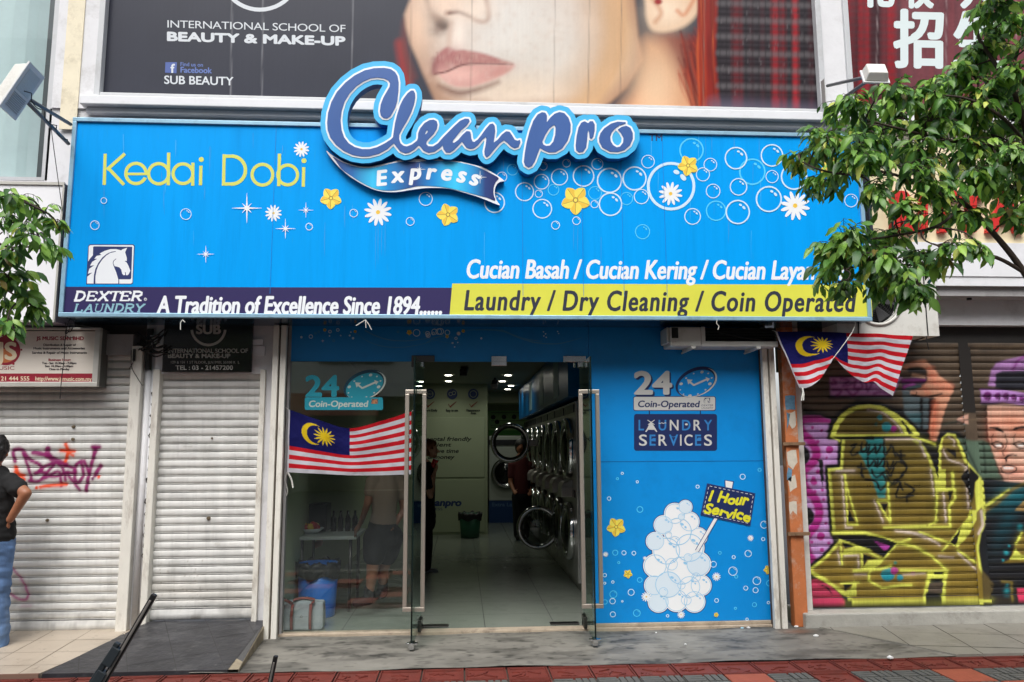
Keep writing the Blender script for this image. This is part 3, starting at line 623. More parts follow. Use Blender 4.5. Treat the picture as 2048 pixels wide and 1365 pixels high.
# horse head emblem
def horse(d, fx, navy, white):
    r = lambda pts: [fx(a, b) for a, b in pts]
    d.poly(r([(170, 78), (910, 78), (935, 100), (905, 740), (880, 762), (105, 762), (140, 110)]), navy)
    d.poly(r([(175, 92), (225, 92), (222, 265), (165, 330), (142, 372), (152, 115)]), white)
    d.poly(r([(175, 92), (900, 92), (920, 110), (895, 730), (870, 750), (670, 750), (670, 675), (860, 675), (875, 655), (893, 120), (240, 112), (222, 125)]), white)
    d.poly(r([(262, 748), (265, 620), (285, 520), (320, 430), (380, 340), (450, 270), (520, 225), (612, 205), (612, 195), (540, 205), (460, 240), (380, 305), (310, 400), (262, 500), (240, 600), (232, 748), (120, 748), (125, 630), (210, 560), (135, 580), (160, 495), (245, 435), (172, 445), (210, 375), (295, 325), (245, 325), (285, 275), (365, 260), (335, 235), (420, 190), (520, 160), (620, 160), (705, 182), (720, 165), (805, 137), (770, 215), (800, 310), (800, 365), (775, 360), (760, 362), (800, 390), (830, 450), (860, 530), (830, 590), (810, 606), (785, 604), (782, 560), (768, 545), (772, 600), (745, 606), (720, 580), (705, 510), (670, 470), (590, 450), (570, 400), (580, 365), (622, 325), (612, 322), (570, 360), (560, 400), (575, 450), (620, 560), (655, 680), (655, 748)]), white)
d = Decal(YS+.004, lift=.004); horse(d, lambda a, b: (160+a/8.53, 480+b/8.53), NAVY2, W1); d.build('horse_emblem', sign)
# bubbles, daisies, yellow flowers, sparkles
def bubble(d, x, y, r, m, hl=True):
    d.ring(x, y, r, max(1.5, r*.115), m, n=40 if r > 15 else 24)
    if hl and r > 7: d.ellipse(x+r*.22, y-r*.58, r*.13, r*.09, m, .4, 10); d.ellipse(x+r*.50, y-r*.36, r*.16, r*.10, m, .9, 10)
def daisy(d, x, y, r, a0=.2, n=12):
    for k in range(n):
        a = a0+k*2*math.pi/n; d.ellipse(x+r*.58*math.cos(a), y+r*.58*math.sin(a), r*.42, r*.13, W1, a, 12)
    d.ellipse(x, y, r*.2, r*.2, W1); d.ellipse(x, y, r*.15, r*.15, GOLD)
def flower(d, x, y, r, a0=.3):
    for k in range(5):
        a = a0+k*2*math.pi/5; c, q = math.cos(a), math.sin(a); f = lambda u, v: (x+r*(u*c-v*q), y+r*(u*q+v*c))
        d.poly(spline([f(.1, 0), f(.45, -.42), f(.8, -.33), f(1.05, .02), f(.75, .36), f(.4, .36)], 4, True), YEL2)
        d.poly(spline([f(.15, .02), f(.5, .04), f(1.0, .02), f(.75, .32), f(.42, .30)], 4, True), GOLD); d.line([f(.15, 0), f(1.0, .02)], .8, GOLDD)
    d.ellipse(x, y, r*.2, r*.2, GOLDD); d.ellipse(x, y, r*.13, r*.13, YEL2)
def sparkle(d, x, y, r, m=None):
    m = m or W1
    for a, l in ((0, 1), (math.pi/2, 1), (math.pi/4, .45), (-math.pi/4, .45)):
        c, q = math.cos(a)*r*l, math.sin(a)*r*l; d.line([(x-c, y-q), (x, y), (x+c, y+q)], [.5, r*.13, .5], m)
    d.ellipse(x, y, r*.12, r*.12, m)
d = Decal(YS+.004, step=.0001, lift=.003)
BW = [(1049, 384, 19), (1083, 364, 15.6), (1077.6, 388, 8), (1119, 354.6, 17), (1084.5, 418, 19.7), (1167, 352.7, 21.7), (1219, 361.5, 25.5), (1221, 409, 23.8), (1189, 409, 8), (1269, 357.6, 24.3), (1282.7, 393.7, 15.2), (1342, 373, 48.5), (1405.7, 349.4, 14), (1152.8, 442, 8.4), (1111, 451, 8.8), (1385, 433.5, 16.6), (1086.6, 333, 8.5), (1133, 327, 8.5), (1194.6, 328.5, 11.8), (1003.8, 354.6, 10.5), (989, 405.7, 21), (1295.8, 324, 13.5), (1420.5, 330, 13.5), (1471.7, 317, 22.6), (1543.6, 311.5, 22.6), (1544, 354, 13), (1587.8, 354, 26.6), (1476.8, 374.4, 17.5), (1426, 382.8, 14.6), (1537.4, 398.8, 26.3), (1475.3, 424.8, 24.5), (1701.8, 401.8, 13.5), (208, 402, 6.5), (190, 451, 9.5), (372, 429, 11.5), (618.5, 454, 7.5), (707.5, 427, 8.5), (820.5, 443.5, 8.7), (851.5, 398.5, 14)]
BC = [(1107, 380, 11.5), (1190, 386.5, 13.7), (1253, 397.6, 13), (1285, 464, 15), (1025, 340, 11.5), (1383, 301, 24.5), (1504.5, 344, 26.6), (1432, 422, 20.4)]
for b in BC: bubble(d, *b, CYAN)
for b in BW: bubble(d, *b, PALE)
d.build('bubble_print', sign)
d = Decal(YS+.004, step=.0001, lift=.006)
for b in ((603, 299, 16), (547, 427, 17), (756, 425, 28), (1341, 388, 24), (1590, 412, 30)): daisy(d, *b)
for b, a in (((662, 397, 21), .35), ((896, 430, 22), .6), ((1151, 401, 28), .3), ((1376, 332, 20), .5), ((1660, 335, 20), .1)): flower(d, *b, a)
for b in ((494, 417, 30), (612, 421, 15), (571, 458, 20), (412, 509, 17)): sparkle(d, *b)
d.build('flower_print', sign)
# ---- raised script logo
def A_(p): return [(630+x/5.935, 115+y/5.935) for x, y in p]
def B_(p): return [(900+x/5.251, 200+y/5.251) for x, y in p]
clean = A_([(935,1020),(860,1090),(760,1145),(640,1175),(560,1178),(450,1160),(340,1110),(250,1040),(180,950),(150,860),(143,780),(155,660),(195,530),(260,410),(360,300),(470,215),(590,155),(700,130),(820,125),(900,140),(950,175),(980,225),(993,300),(990,400),(975,520),(955,590),(925,650),(895,700),(855,725),(810,720),(780,690),(770,640),(780,560),(810,480),(850,410),(885,350),(890,310),(870,275),(820,250),(740,240),(660,250),(570,290),(490,345),(410,430),(350,530),(315,640),(303,750),(315,860),(345,950),(400,1020),(470,1065),(560,1090),(650,1090),(740,1065),(830,1020),(900,975),(925,950),(935,880),(950,780),(975,680),(1010,570),(1050,490),(1100,425),(1140,395),(1170,395),(1188,430),(1190,480),(1175,560),(1140,660),(1090,760),(1040,840),(1000,920),(998,970),(1015,1020),(1050,1050),(1090,1058),(1150,1035),(1210,990),(1222,960),(1225,900),(1250,840),(1300,780),(1360,745),(1410,740),(1445,760),(1455,800),(1445,850),(1410,910),(1360,960),(1325,1000),(1320,1030),(1345,1055),(1400,1058),(1460,1020),(1520,950),(1580,890),(1660,810),(1720,755),(1780,728),(1825,730),(1835,760),(1800,810),(1740,860),(1690,920),(1640,985),(1632,1010),(1650,1015),(1700,980),(1750,920),(1800,875),(1840,880),(1850,910),(1855,960),(1870,1000),(1900,1005)]) \
    + B_([(262,436),(290,420),(330,370),(380,300),(420,255),(450,250),(470,275),(475,330),(465,400),(458,450),(500,420),(545,365),(590,330),(625,335),(650,370),(680,420),(710,430),(735,420),(740,450),(720,495),(680,510),(640,490),(600,450),(565,425),(520,460),(460,530),(410,590),(385,605),(365,580),(360,540),(375,470),(382,410),(374,390),(340,420),(290,480),(250,510),(210,515),(170,500),(140,460),(125,440),(90,480),(40,530),(0,555)]) \
    + A_([(1555,1130),(1525,1090),(1515,1045),(1480,1080),(1420,1120),(1350,1135),(1290,1110),(1250,1060),(1230,1045),(1180,1095),(1120,1130),(1070,1140),(1010,1115),(965,1060)])
eye = A_([(1305,915),(1320,870),(1338,865),(1340,885),(1320,910)])
pp = B_([(790,690),(775,650),(785,560),(805,450),(835,330),(875,220),(920,155),(965,130),(1000,135),(1018,165),(1018,235),(1050,190),(1100,145),(1150,128),(1200,140),(1245,190),(1268,260),(1265,340),(1235,430),(1180,510),(1110,550),(1040,552),(985,530),(945,505),(920,570),(890,650),(860,695),(825,712)])
pc = B_([(970,440),(1000,370),(1045,300),(1080,270),(1100,265),(1110,300),(1105,370),(1085,440),(1050,480),(1010,485),(980,470)])
rr = B_([(1325,530),(1320,480),(1330,380),(1350,290),(1380,240),(1415,225),(1440,240),(1452,245),(1470,225),(1500,225),(1520,260),(1520,320),(1505,390),(1485,412),(1468,400),(1460,340),(1452,315),(1445,350),(1440,430),(1430,500),(1400,545),(1355,553)])
oo = B_([(1845,235),(1760,230),(1690,250),(1620,300),(1580,350),(1565,400),(1568,440),(1600,500),(1680,545),(1760,548),(1830,530),(1890,480),(1920,410),(1920,350),(1895,295),(1850,272),(1800,285),(1762,312),(1795,350),(1822,400),(1818,450),(1785,492),(1750,499),(1712,475),(1688,435),(1683,390),(1697,345),(1728,308),(1780,268),(1845,248)])
lx, ly, st = 636.0, 118.0, 1.0
LX, LY = np.meshgrid(lx+np.arange(0, 650, st), ly+np.arange(0, 236, st))
F = np.minimum.reduce([np.maximum(sdf_poly(LX, LY, clean), -sdf_poly(LX, LY, eye)), np.maximum(sdf_poly(LX, LY, pp), -sdf_poly(LX, LY, pc)), sdf_poly(LX, LY, rr), sdf_poly(LX, LY, oo)])
YLG = YS-.085
def slabmesh(name, loops, Yf, thick, material, parent, bevel=0.0):
    v, f = loops_mesh(loops, max(thick, 1e-4)); w = PA(np.stack([v[:, 0], -v[:, 1]], 1), Yf)
    w[:, 1] = Yf+np.where(v[:, 2] > 0, 0, thick)
    mb = MB(); mb.add(w, f); o = mb.build(name, material, parent)
    bm = bmesh.new(); bm.from_mesh(o.data); bmesh.ops.remove_doubles(bm, verts=bm.verts, dist=1e-5); bmesh.ops.recalc_face_normals(bm, faces=bm.faces); bm.to_mesh(o.data); bm.free(); return o
LB = mat('logo_light_blue', (72, 186, 238), .3); LW = mat('logo_white', (238, 242, 246), .35); LD = mat('logo_dark_blue', (62, 99, 164), .3, var=.10, vscale=2.5, stretch=(1, 1, .3)); LSIDE = mat('logo_shaded_side', (20, 96, 160), .4)  # LSIDE: slab sides in a darker blue, with their shadow put into the colour
base = slabmesh('script_logo', contours(F, lx, ly, st, 13.5), YLG, .086, LB, sign)
base.data.materials.append(LSIDE)
for p in base.data.polygons:
    if abs(p.normal[1]) < .7: p.material_index = 1
slabmesh('logo_outline', contours(F, lx, ly, st, 3.6), YLG-.004, .003, LW, base)
slabmesh('logo_face', contours(F, lx, ly, st, 0.0), YLG-.008, .003, LD, base)
# ribbon
def C_(p): return [(640+x/5.389, 290+y/5.389) for x, y in p]
YRB = YS-.045
rib = spline(C_([(70,65),(130,110),(220,165),(330,210),(430,232),(520,238),(620,222),(740,195),(880,165),(1040,155),(1200,155),(1350,165),(1500,180),(1640,210),(1760,245),(1860,300),(1940,350),(1985,390),(1940,400),(1905,430),(1885,480),(1885,540),(1905,600),(1938,652),(1850,620),(1700,560),(1550,515),(1400,475),(1250,465),(1100,470),(960,490),(820,510),(680,505),(560,475),(430,410),(320,340),(230,265),(150,180),(95,110)]), 3, True)
r0 = slabmesh('ribbon', [rib], YRB, .046, LW, sign); r0.data.materials.append(LSIDE)
for p in r0.data.polygons:
    if abs(p.normal[1]) < .7: p.material_index = 1
rin = spline(C_([(140,128),(225,180),(330,222),(430,245),(520,250),(640,235),(760,205),(900,182),(1040,185),(1180,172),(1350,175),(1500,192),(1640,222),(1740,258),(1840,308),(1925,358),(1895,400),(1872,460),(1872,540),(1888,600),(1800,570),(1650,530),(1500,490),(1350,460),(1200,445),(1060,445),(960,465),(820,490),(680,490),(560,460),(430,395),(330,330),(235,262),(175,180)]), 3, True)
RM = bpy.data.materials.new('ribbon_print'); RM.use_nodes = True; _n = RM.node_tree; _b = _n.nodes['Principled BSDF']; _b.inputs['Roughness'].default_value = .3
_g = _n.nodes.new('ShaderNodeNewGeometry'); _s = _n.nodes.new('ShaderNodeSeparateXYZ'); _m = _n.nodes.new('ShaderNodeMapRange'); _r = _n.nodes.new('ShaderNodeValToRGB')
_m.inputs['From Min'].default_value = XX(640, 350, YRB); _m.inputs['From Max'].default_value = XX(1015, 350, YRB)
_n.links.new(_g.outputs['Position'], _s.inputs[0]); _n.links.new(_s.outputs['X'], _m.inputs['Value']); _n.links.new(_m.outputs[0], _r.inputs[0]); _n.links.new(_r.outputs[0], _b.inputs['Base Color'])
e = _r.color_ramp.elements; stops = [(.08, (58, 78, 140)), (.17, (44, 110, 180)), (.28, (60, 200, 248)), (.36, (30, 140, 210)), (.50, (50, 72, 136)), (.60, (20, 140, 214)), (.72, (60, 204, 250)), (.80, (40, 160, 226)), (.88, (44, 66, 126)), (.96, (38, 44, 100))]
e[0].position = stops[0][0]; e[0].color = (*lin(stops[0][1]), 1); e[1].position = stops[-1][0]; e[1].color = (*lin(stops[-1][1]), 1)
for p_, c_ in stops[1:-1]: q_ = e.new(p_); q_.color = (*lin(c_), 1)
slabmesh('ribbon_face', [rin], YRB-.003, .0025, RM, r0)
d = Decal(YRB-.003, step=.0003, lift=.002)
for ch, x, y, rot, sz in (('E', 668, 357, -.10, 29), ('x', 840, 348, -.06, 31), ('p', 1028, 345, .0, 31), ('r', 1203, 315, .07, 31), ('e', 1366, 325, .10, 31), ('s', 1528, 348, .18, 31), ('s', 1668, 380, .26, 31)):
    v, f = text_geom(ch); hc = text_geom('H')[0][:, 1].max(); u = (v[:, 0]-(v[:, 0].min()+v[:, 0].max())/2)/hc*sz; w_ = (v[:, 1]-(v[:, 1].min()+v[:, 1].max())/2)/hc*sz; u = u+.14*w_
    cx, cy = C_([(x, y)])[0]; c, q = math.cos(rot), math.sin(rot)
    for k in range(9):
        ox, oy = (0, 0) if k == 0 else (2.0*math.cos(k*math.pi/4), 1.4*math.sin(k*math.pi/4))
        d.put(np.stack([cx+(u+ox)*c+(w_+oy)*q, cy+(u+ox)*q-(w_+oy)*c], 1), f, W1, d.k+k*.3)
    d.k += 3
sparkle(d, *C_([(1072, 265)])[0], 12); sparkle(d, *C_([(1725, 350)])[0], 13)
d.build('lettering', r0)
# loose cable ties under the sign
m = MB()
for pts in ([(365, 640), (361, 646), (361, 660)], [(365, 640), (370, 645)], [(731, 640), (712, 652)], [(731, 640), (738, 650), (743, 660)], [(731, 640), (732, 656)], [(1434, 640), (1433, 647), (1438, 653), (1436, 660)]):
    m.tube([P(a, b, YS-.012) for a, b in pts], .0035, 5)
m.build('cable_tie', PLASW, sign)
# ================================================================== window posters (printed film stuck on the upper windows)
def sheet_grid(name, x0, x1, z0, z1, Y, cv, nx, ny, material, parent=None, prof=None):
    gx, gz = np.meshgrid(np.linspace(x0, x1, nx), np.linspace(z0, z1, ny)); V = np.stack([gx, np.full_like(gx, Y), gz], -1).reshape(-1, 3)
    return grid_mesh(name, V, nx, ny, cv.sample(PROJ(V)), material, parent)
def Z2(p): return [(600+x/2.7307, y/2.7307) for x, y in p]
def Z3(p): return [(1300+x/2.738, y/2.738) for x, y in p]
PRINT = mat_attr('printed_film', .3, .22)
cv = Canvas(190, -330, 1650, 232, 1.5, (56, 58, 68))
for x in range(200, 830, 9): cv.line([(x, -330), (x, 232)], 5, (54+(x*7) % 9, 56+(x*7) % 9, 66+(x*7) % 9), 6, .5)
cv.line([(190, 216), (820, 222)], 14, (92, 94, 106), 26, .55)
cv.line(Z2([(545, 240), (560, 340), (590, 470)]), 18, (150, 52, 52), 14, .9, 6); cv.line(Z2([(580, 120), (570, 260), (620, 420)]), 14, (120, 60, 56), 14, .6, 6)
face = Z2([(620, -900), (600, 0), (568, 80), (576, 150), (600, 240), (640, 330), (668, 400), (700, 470), (740, 560), (780, 640), (1560, 640), (1700, 560), (1790, 480), (1880, 330), (1850, 200), (1830, 0), (1800, -900)])
bgc = cv.a.copy(); cv.poly(face, (206, 182, 163), 12)
cv.blob(*Z2([(1180, 180)])[0], 90, 110, (223, 219, 213), .95); cv.blob(*Z2([(1330, 340)])[0], 90, 80, (214, 206, 195), .8); cv.blob(*Z2([(1180, 500)])[0], 90, 30, (222, 200, 176), .8)
cv.line(Z2([(600, -500), (590, 60), (600, 180), (640, 330), (690, 440), (740, 560)]), 26, (168, 124, 98), 34, .85, 6)
cv.line(Z2([(690, 260), (720, 420), (800, 540)]), 30, (186, 148, 124), 40, .6, 6); cv.line(Z2([(720, 500), (830, 560), (1000, 575)]), 20, (176, 140, 116), 26, .6, 6)
cv.blob(*Z2([(640, 120)])[0], 16, 46, (232, 196, 168), .8)
cv.line(Z2([(690, -10), (715, 60), (770, 110)]), 10, (110, 72, 58), 9, .85, 6); cv.blob(*Z2([(778, 132)])[0], 13, 11, (48, 34, 34), .98, .3, 2.0); cv.blob(*Z2([(738, 96)])[0], 14, 9, (96, 66, 56), .75, .8); cv.blob(*Z2([(750, 170)])[0], 12, 8, (110, 82, 70), .6)
cv.blob(*Z2([(800, 30)])[0], 42, 20, (234, 206, 184), .9); cv.line(Z2([(800, 72), (860, 66), (920, 86), (965, 112), (1010, 118), (1030, 90), (1020, 20), (1000, -40)]), 7, (150, 104, 84), 10, .85, 6); cv.line(Z2([(815, 74), (870, 70), (930, 92)]), 5, (98, 62, 52), 5, .9, 6); cv.blob(*Z2([(960, 50)])[0], 22, 18, (240, 220, 202), .8)
cv.line(Z2([(830, 130), (820, 190), (815, 250)]), 8, (196, 158, 136), 14, .7, 6); cv.blob(*Z2([(865, 190)])[0], 9, 26, (242, 226, 212), .8)
up = Z2([(725, 400), (728, 350), (762, 288), (805, 258), (845, 276), (890, 272), (1000, 292), (1100, 325), (1168, 352), (1050, 352), (960, 350), (880, 360), (800, 393), (760, 408)])
lo = Z2([(758, 402), (800, 390), (880, 358), (960, 350), (1060, 352), (1170, 356), (1140, 392), (1080, 424), (1000, 456), (920, 478), (850, 474), (795, 448)])
cv.line(Z2([(760, 470), (830, 500), (900, 508), (1000, 480), (1080, 450)]), [6, 14, 14, 9, 5], (108, 70, 58), 14, .85, 6)
cv.poly(up, (176, 122, 116), 7, 1, 4); cv.poly(lo, (206, 156, 146), 7, 1, 4); cv.blob(*Z2([(890, 410)])[0], 30, 9, (226, 178, 166), .9, .1); cv.blob(*Z2([(1060, 400)])[0], 26, 7, (196, 138, 128), .7, -.3)
cv.line(Z2([(735, 404), (800, 392), (880, 358), (960, 350), (1160, 354)]), [3, 4, 4, 3, 1], (98, 48, 48), 3, .9, 6); cv.line(Z2([(735, 330), (728, 400)]), 12, (124, 76, 74), 10, .6); cv.blob(*Z2([(800, 300)])[0], 20, 8, (166, 100, 100), .6, -.5)
for k in range(420):
    x, y = random.uniform(700, 1700), random.uniform(0, 590); q_ = Z2([(x, y)])[0]; cv.blob(q_[0], q_[1], random.uniform(1.5, 5), random.uniform(1.5, 5), random.choice([(226, 210, 196), (184, 160, 142), (206, 184, 168)]), .16)
for k in range(26): a = random.uniform(0, 1); x = 740+a*340; cv.line(Z2([(x, 290+a*35+random.uniform(-10, 10)), (x+8, 345+a*8)]), 1, (150, 92, 90), 2, .5)
# shading stays inside the printed face
FX, FY = np.meshgrid(cv.x0+np.arange(cv.w)*cv.ss, cv.y0+np.arange(cv.h)*cv.ss); fm = np.clip(.5-sdf_poly(FX, FY, face)/9, 0, 1)[..., None]
# cheek, jaw, hair, ear and neck
cv.line(Z2([(700, 470), (780, 560), (900, 600), (1100, 610), (1300, 600), (1500, 590)]), 16, (150, 112, 88), 44, .8, 6)
cv.line(Z2([(1500, 640), (1580, 500), (1660, 360), (1700, 200), (1690, 0), (1680, -300)]), 70, (202, 162, 120), 90, .8, 6)
cv.line(Z2([(1560, 620), (1640, 520), (1720, 380), (1760, 200), (1750, 0), (1740, -300)]), 40, (206, 160, 112), 60, .85, 6); cv.line(Z2([(1700, 620), (1800, 500), (1890, 360), (1900, 180), (1860, 0), (1850, -300)]), 40, (146, 92, 60), 40, .9, 6)
cv.a = bgc*(1-fm)+cv.a*fm
cv.poly(Z3([(-150, 640), (-60, 500), (0, 380), (40, 200), (100, 180), (200, 200), (290, 200), (300, 640)]), (120, 30, 26), 24, .95)
cv.poly(Z3([(-30, 230), (60, 240), (110, 320), (160, 420), (240, 520), (280, 640), (-170, 640), (-60, 470)]), (206, 150, 112), 34, .95, 4); cv.blob(*Z3([(30, 470)])[0], 34, 60, (228, 192, 156), .9)
cv.poly(Z3([(-80, -200), (280, -200), (280, 0), (250, 90), (180, 150), (80, 178), (10, 165), (-20, 100), (-30, 0)]), (224, 190, 158), 10, 1, 4); cv.blob(*Z3([(90, 60)])[0], 26, 22, (240, 218, 192), .8); cv.line(Z3([(20, 0), (60, 70), (30, 120)]), 8, (196, 140, 106), 10, .8, 6); cv.line(Z3([(250, -20), (190, 80), (150, 60)]), 7, (206, 130, 92), 8, .8, 6); cv.dot(*Z3([(45, 10)])[0], 8, 6, (150, 40, 40), 4)
for k in range(60):
    x = random.uniform(150, 330); y_ = random.uniform(150, 420); cv.line(Z3([(x, y_), (x+random.uniform(20, 60), y_+120), (x+random.uniform(60, 120), 640)]), random.uniform(1.5, 4), random.choice([(146, 44, 30), (104, 26, 24), (176, 64, 36), (84, 20, 22)]), 4, .5, 4)
for k in range(70):
    x = random.uniform(270, 378); cv.line(Z3([(x, -900), (x+random.uniform(-10, 10), 0), (x+random.uniform(-16, 14), 300), (x+random.uniform(0, 30), 620)]), random.uniform(2, 5), random.choice([(150, 40, 28), (186, 70, 36), (120, 28, 24), (204, 100, 50), (104, 24, 22), (140, 38, 28)]), 4, .7, 5)
cv.poly(Z3([(372, -900), (372, 0), (360, 300), (392, 640), (960, 640), (960, -900)]), (34, 27, 32), 6)
for x, w_, c in ((480, 60, (96, 24, 30)), (620, 26, (60, 30, 36)), (690, 44, (140, 26, 34)), (735, 26, (112, 22, 30)), (800, 34, (160, 30, 38)), (885, 22, (70, 34, 40)), (560, 20, (56, 26, 32))): cv.line(Z3([(x, -900), (x-6, 0), (x, 640)]), w_/2.738, c, 8, .9)
for y in range(-290, 200, 33):  # grey floor bands and bars: a building's reflection painted into the film colour
    cv.line([(1437, y), (1636, y+5)], 11, (104, 100, 102), 8, .62)
    cv.line([(1437, y+16), (1636, y+20)], 4, (66, 62, 66), 4, .5)
    for x in range(1440, 1634, 13): cv.line([(x, y-5), (x, y+24)], 3, (26, 22, 26), 3, .5)
for k in range(240):
    x, y = random.uniform(1440, 1630), random.uniform(-200, 185); cv.line([(x, y), (x, y+random.uniform(3, 9))], 2, random.choice([(104, 98, 100), (24, 20, 24), (60, 54, 58)]), 2, .5)
cv.line([(1430, 214), (1640, 226)], 22, (112, 108, 126), 36, .75); cv.line([(1200, 222), (1430, 226)], 6, (150, 120, 120), 20, .4)
for x in (461, 523, 702.5, 819.7, 941, 1107, 1175.7, 1406, 1240): cv.line([(x+8, -330), (x, 232)], 1.6, (150, 150, 154) if x < 760 else (120, 100, 90), 1.6, .65)
def print_grain(cv, amt, seed):
    r = np.random.RandomState(seed); g = r.normal(0, 1, (cv.h, cv.w)); col = r.normal(0, 1, (1, cv.w)); big = np.kron(r.normal(0, 1, (cv.h//24+1, cv.w//24+1)), np.ones((24, 24)))[:cv.h, :cv.w]
    for _ in range(14): big = (big+np.roll(big, 3, 0)+np.roll(big, -3, 0)+np.roll(big, 3, 1)+np.roll(big, -3, 1))/5
    cv.a *= np.clip(1+amt*(g+.8*col+2.2*big), .6, 1.4)[..., None]
print_grain(cv, .014, 5)
poster = thing('window_poster', 'dark beauty school poster with a woman\'s lips and chin across the upper window', 'poster', (XX(900, 190, .02), .02, zwin))
zp1 = ZT
sheet_grid('printed_film', xw0, xw1, zwin, zp1, .02, cv, 520, 180, PRINT, poster)
d = Decal(.02); PW = mat('poster_white', (204, 209, 214), .4)
d.text('INTERNATIONAL SCHOOL OF', 335, 691, 55.5, 65, 14.5, PW, spacing=.95); d.text('BEAUTY & MAKE-UP', 334, 691, 81.5, 91, 16.5, PW, bold=1.7)
d.ring(520, -60, 84, 8, PW, n=48); d.text('SUB BEAUTY', 328.5, 467, 168, 171, 16, PW, bold=.5)
FBB = mat('poster_blue', (66, 90, 158), .4); FBT = mat('poster_blue_text', (88, 112, 176), .4)
d.poly([(331, 125), (354, 125), (353, 147), (330, 146)], FBB); d.text('f', 341, 350, 146, 146, 17, PW, bold=.8); d.text('Find us on', 361, 406, 132.5, 134, 7.5, FBT, bold=.2); d.text('Facebook', 361, 424, 145.5, 147, 11, FBT, bold=.5)
d.build('lettering', poster)
# right hand red poster
cv = Canvas(1660, -330, 2300, 300, 1.5, (96, 34, 40))
for x in range(1680, 2300, 7):
    r_ = RNG.rand(); c = (150, 28, 36) if r_ < .35 else ((44, 22, 28) if r_ < .65 else (104, 36, 42)); cv.line([(x, -330), (x+RNG.rand()*4, 300)], 6+8*RNG.rand(), c, 6, .7 if x < 1800 else .35)
cv.poly([(1795, -330), (2300, -330), (2300, 300), (1800, 300)], (122, 74, 80), 20, .6)
for y in range(-300, 230, 14): cv.line([(1690, y), (1800, y+2)], 5, (70, 60, 64), 5, .35)
cv.line([(1685, 232), (2300, 240)], 24, (120, 110, 122), 30, .5)
for x in (1752, 1890, 2030): cv.line([(x+6, -330), (x, 300)], 1.6, (180, 160, 160), 1.6, .5)
print_grain(cv, .06, 8)
rp = thing('window_poster', 'red striped poster with white characters on the upper right window behind the tree', 'poster', (XX(1850, 200, .02), .02, zwin))
sheet_grid('printed_film', xrw0+.05, XR, zwin-.02, zp1, .02, cv, 260, 170, PRINT, rp)
d = Decal(.02); PW2 = mat('poster_pale', (214, 226, 226), .4)
d.text('招', 1786, 1888, 124, 126, 84, PW2, bold=4.2, ref='H'); d.text('生', 1906, 2004, 126, 128, 84, PW2, bold=4.2, ref='H')
d.text('化', 1724, 1790, 6, 7, 60, PW2, bold=3.5); d.text('校', 1808, 1868, 8, 9, 60, PW2, bold=3.5); d.text('人', 1920, 1990, 9, 10, 60, PW2, bold=3.5)
d.build('lettering', rp)
# ================================================================== roller shutters
def shutter_profile(p):   # height fraction, offset towards the street
    return [(0, .013), (.085, .013), (.09, -.003), (.115, -.005), (.155, -.004), (.16, .009), (.215, .009), (.22, -.002), (.30, -.006), (.50, -.008), (.72, -.008), (.90, -.006), (.975, -.004)]
def roller_shutter(label, x0, x1, z0, z1, Y, pitch, cv, nx, material, mgroup=None):
    t = thing('roller_shutter', label, 'shutter', ((x0+x1)/2, Y, z0), mgroup)
    zs, off = [], []; z = z0+.085; pr = shutter_profile(pitch)
    while z < z1:
        for f, o in pr: zs.append(z+f*pitch); off.append(o)
        z += pitch
    zs, off = np.array(zs), np.array(off); xs = np.linspace(x0, x1, nx); gx, gz = np.meshgrid(xs, zs); V = np.stack([gx, np.full_like(gx, Y), gz], -1).reshape(-1, 3)
    cols = cv.sample(PROJ(V)); V[:, 1] += np.repeat(off, nx)+.0012*np.sin(V[:, 0]*7+V[:, 2]*3)
    grid_mesh('slat_curtain', V, nx, len(zs), cols, material, t, smooth=False)
    mb = MB(); nb = nx; 
    gx, gz = np.meshgrid(xs, np.array([z0, z0+.006, z0+.05, z0+.084])); V = np.stack([gx, np.full_like(gx, Y), gz], -1).reshape(-1, 3); c2 = cv.sample(PROJ(V)); V[:, 1] += np.repeat([.0, -.012, -.012, -.004], nx)
    grid_mesh('bottom_rail', V, nx, 4, c2, material, t, smooth=False)
    return t
def grime(cv, seed):   # dust, scuffs and run marks on old enamel
    X, Y = np.meshgrid(cv.x0+np.arange(cv.w)*cv.ss, cv.y0+np.arange(cv.h)*cv.ss)
    n1 = fbm(X/60, Y/22, seed); n2 = fbm(X/7, Y/90, seed+20); k = np.clip(1-.20*np.clip((n1-.5)*4, 0, 1)-.09*np.clip((n2-.58)*5, 0, 1), .4, 1); lo_ = np.clip((Y-1120)/130, 0, 1)*np.clip((fbm(X/25, Y/12, seed+40)-.42)*4, 0, 1)
    cv.a *= (k-.28*lo_)[..., None]*np.array([1, .995, .985])
SHUT = mat_attr('shutter_enamel', .5, .4, dirt=.12)
SHUTG = mat_attr('painted_shutter', .45, .4, dirt=.10)
def dirty(cv, x0, x1, y0, y1, n, cols):
    for _ in range(n):
        x, y = random.uniform(x0, x1), random.uniform(y0, y1); cv.line([(x, y), (x+random.uniform(4, 30), y+random.uniform(-1, 1))], random.uniform(.5, 1.6), random.choice(cols), 2.5, random.uniform(.15, .5))
def JS_(p): return [(x/3.79, 640+y/3.79) for x, y in p]
cv = Canvas(-420, 560, 260, 1290, 1.0, (226, 226, 223)); cv.spray = True; grime(cv, 4); dirty(cv, -60, 240, 700, 1260, 120, [(150, 144, 134), (120, 112, 100), (190, 184, 172)])
MG = (136, 18, 96); OR = (232, 76, 20)
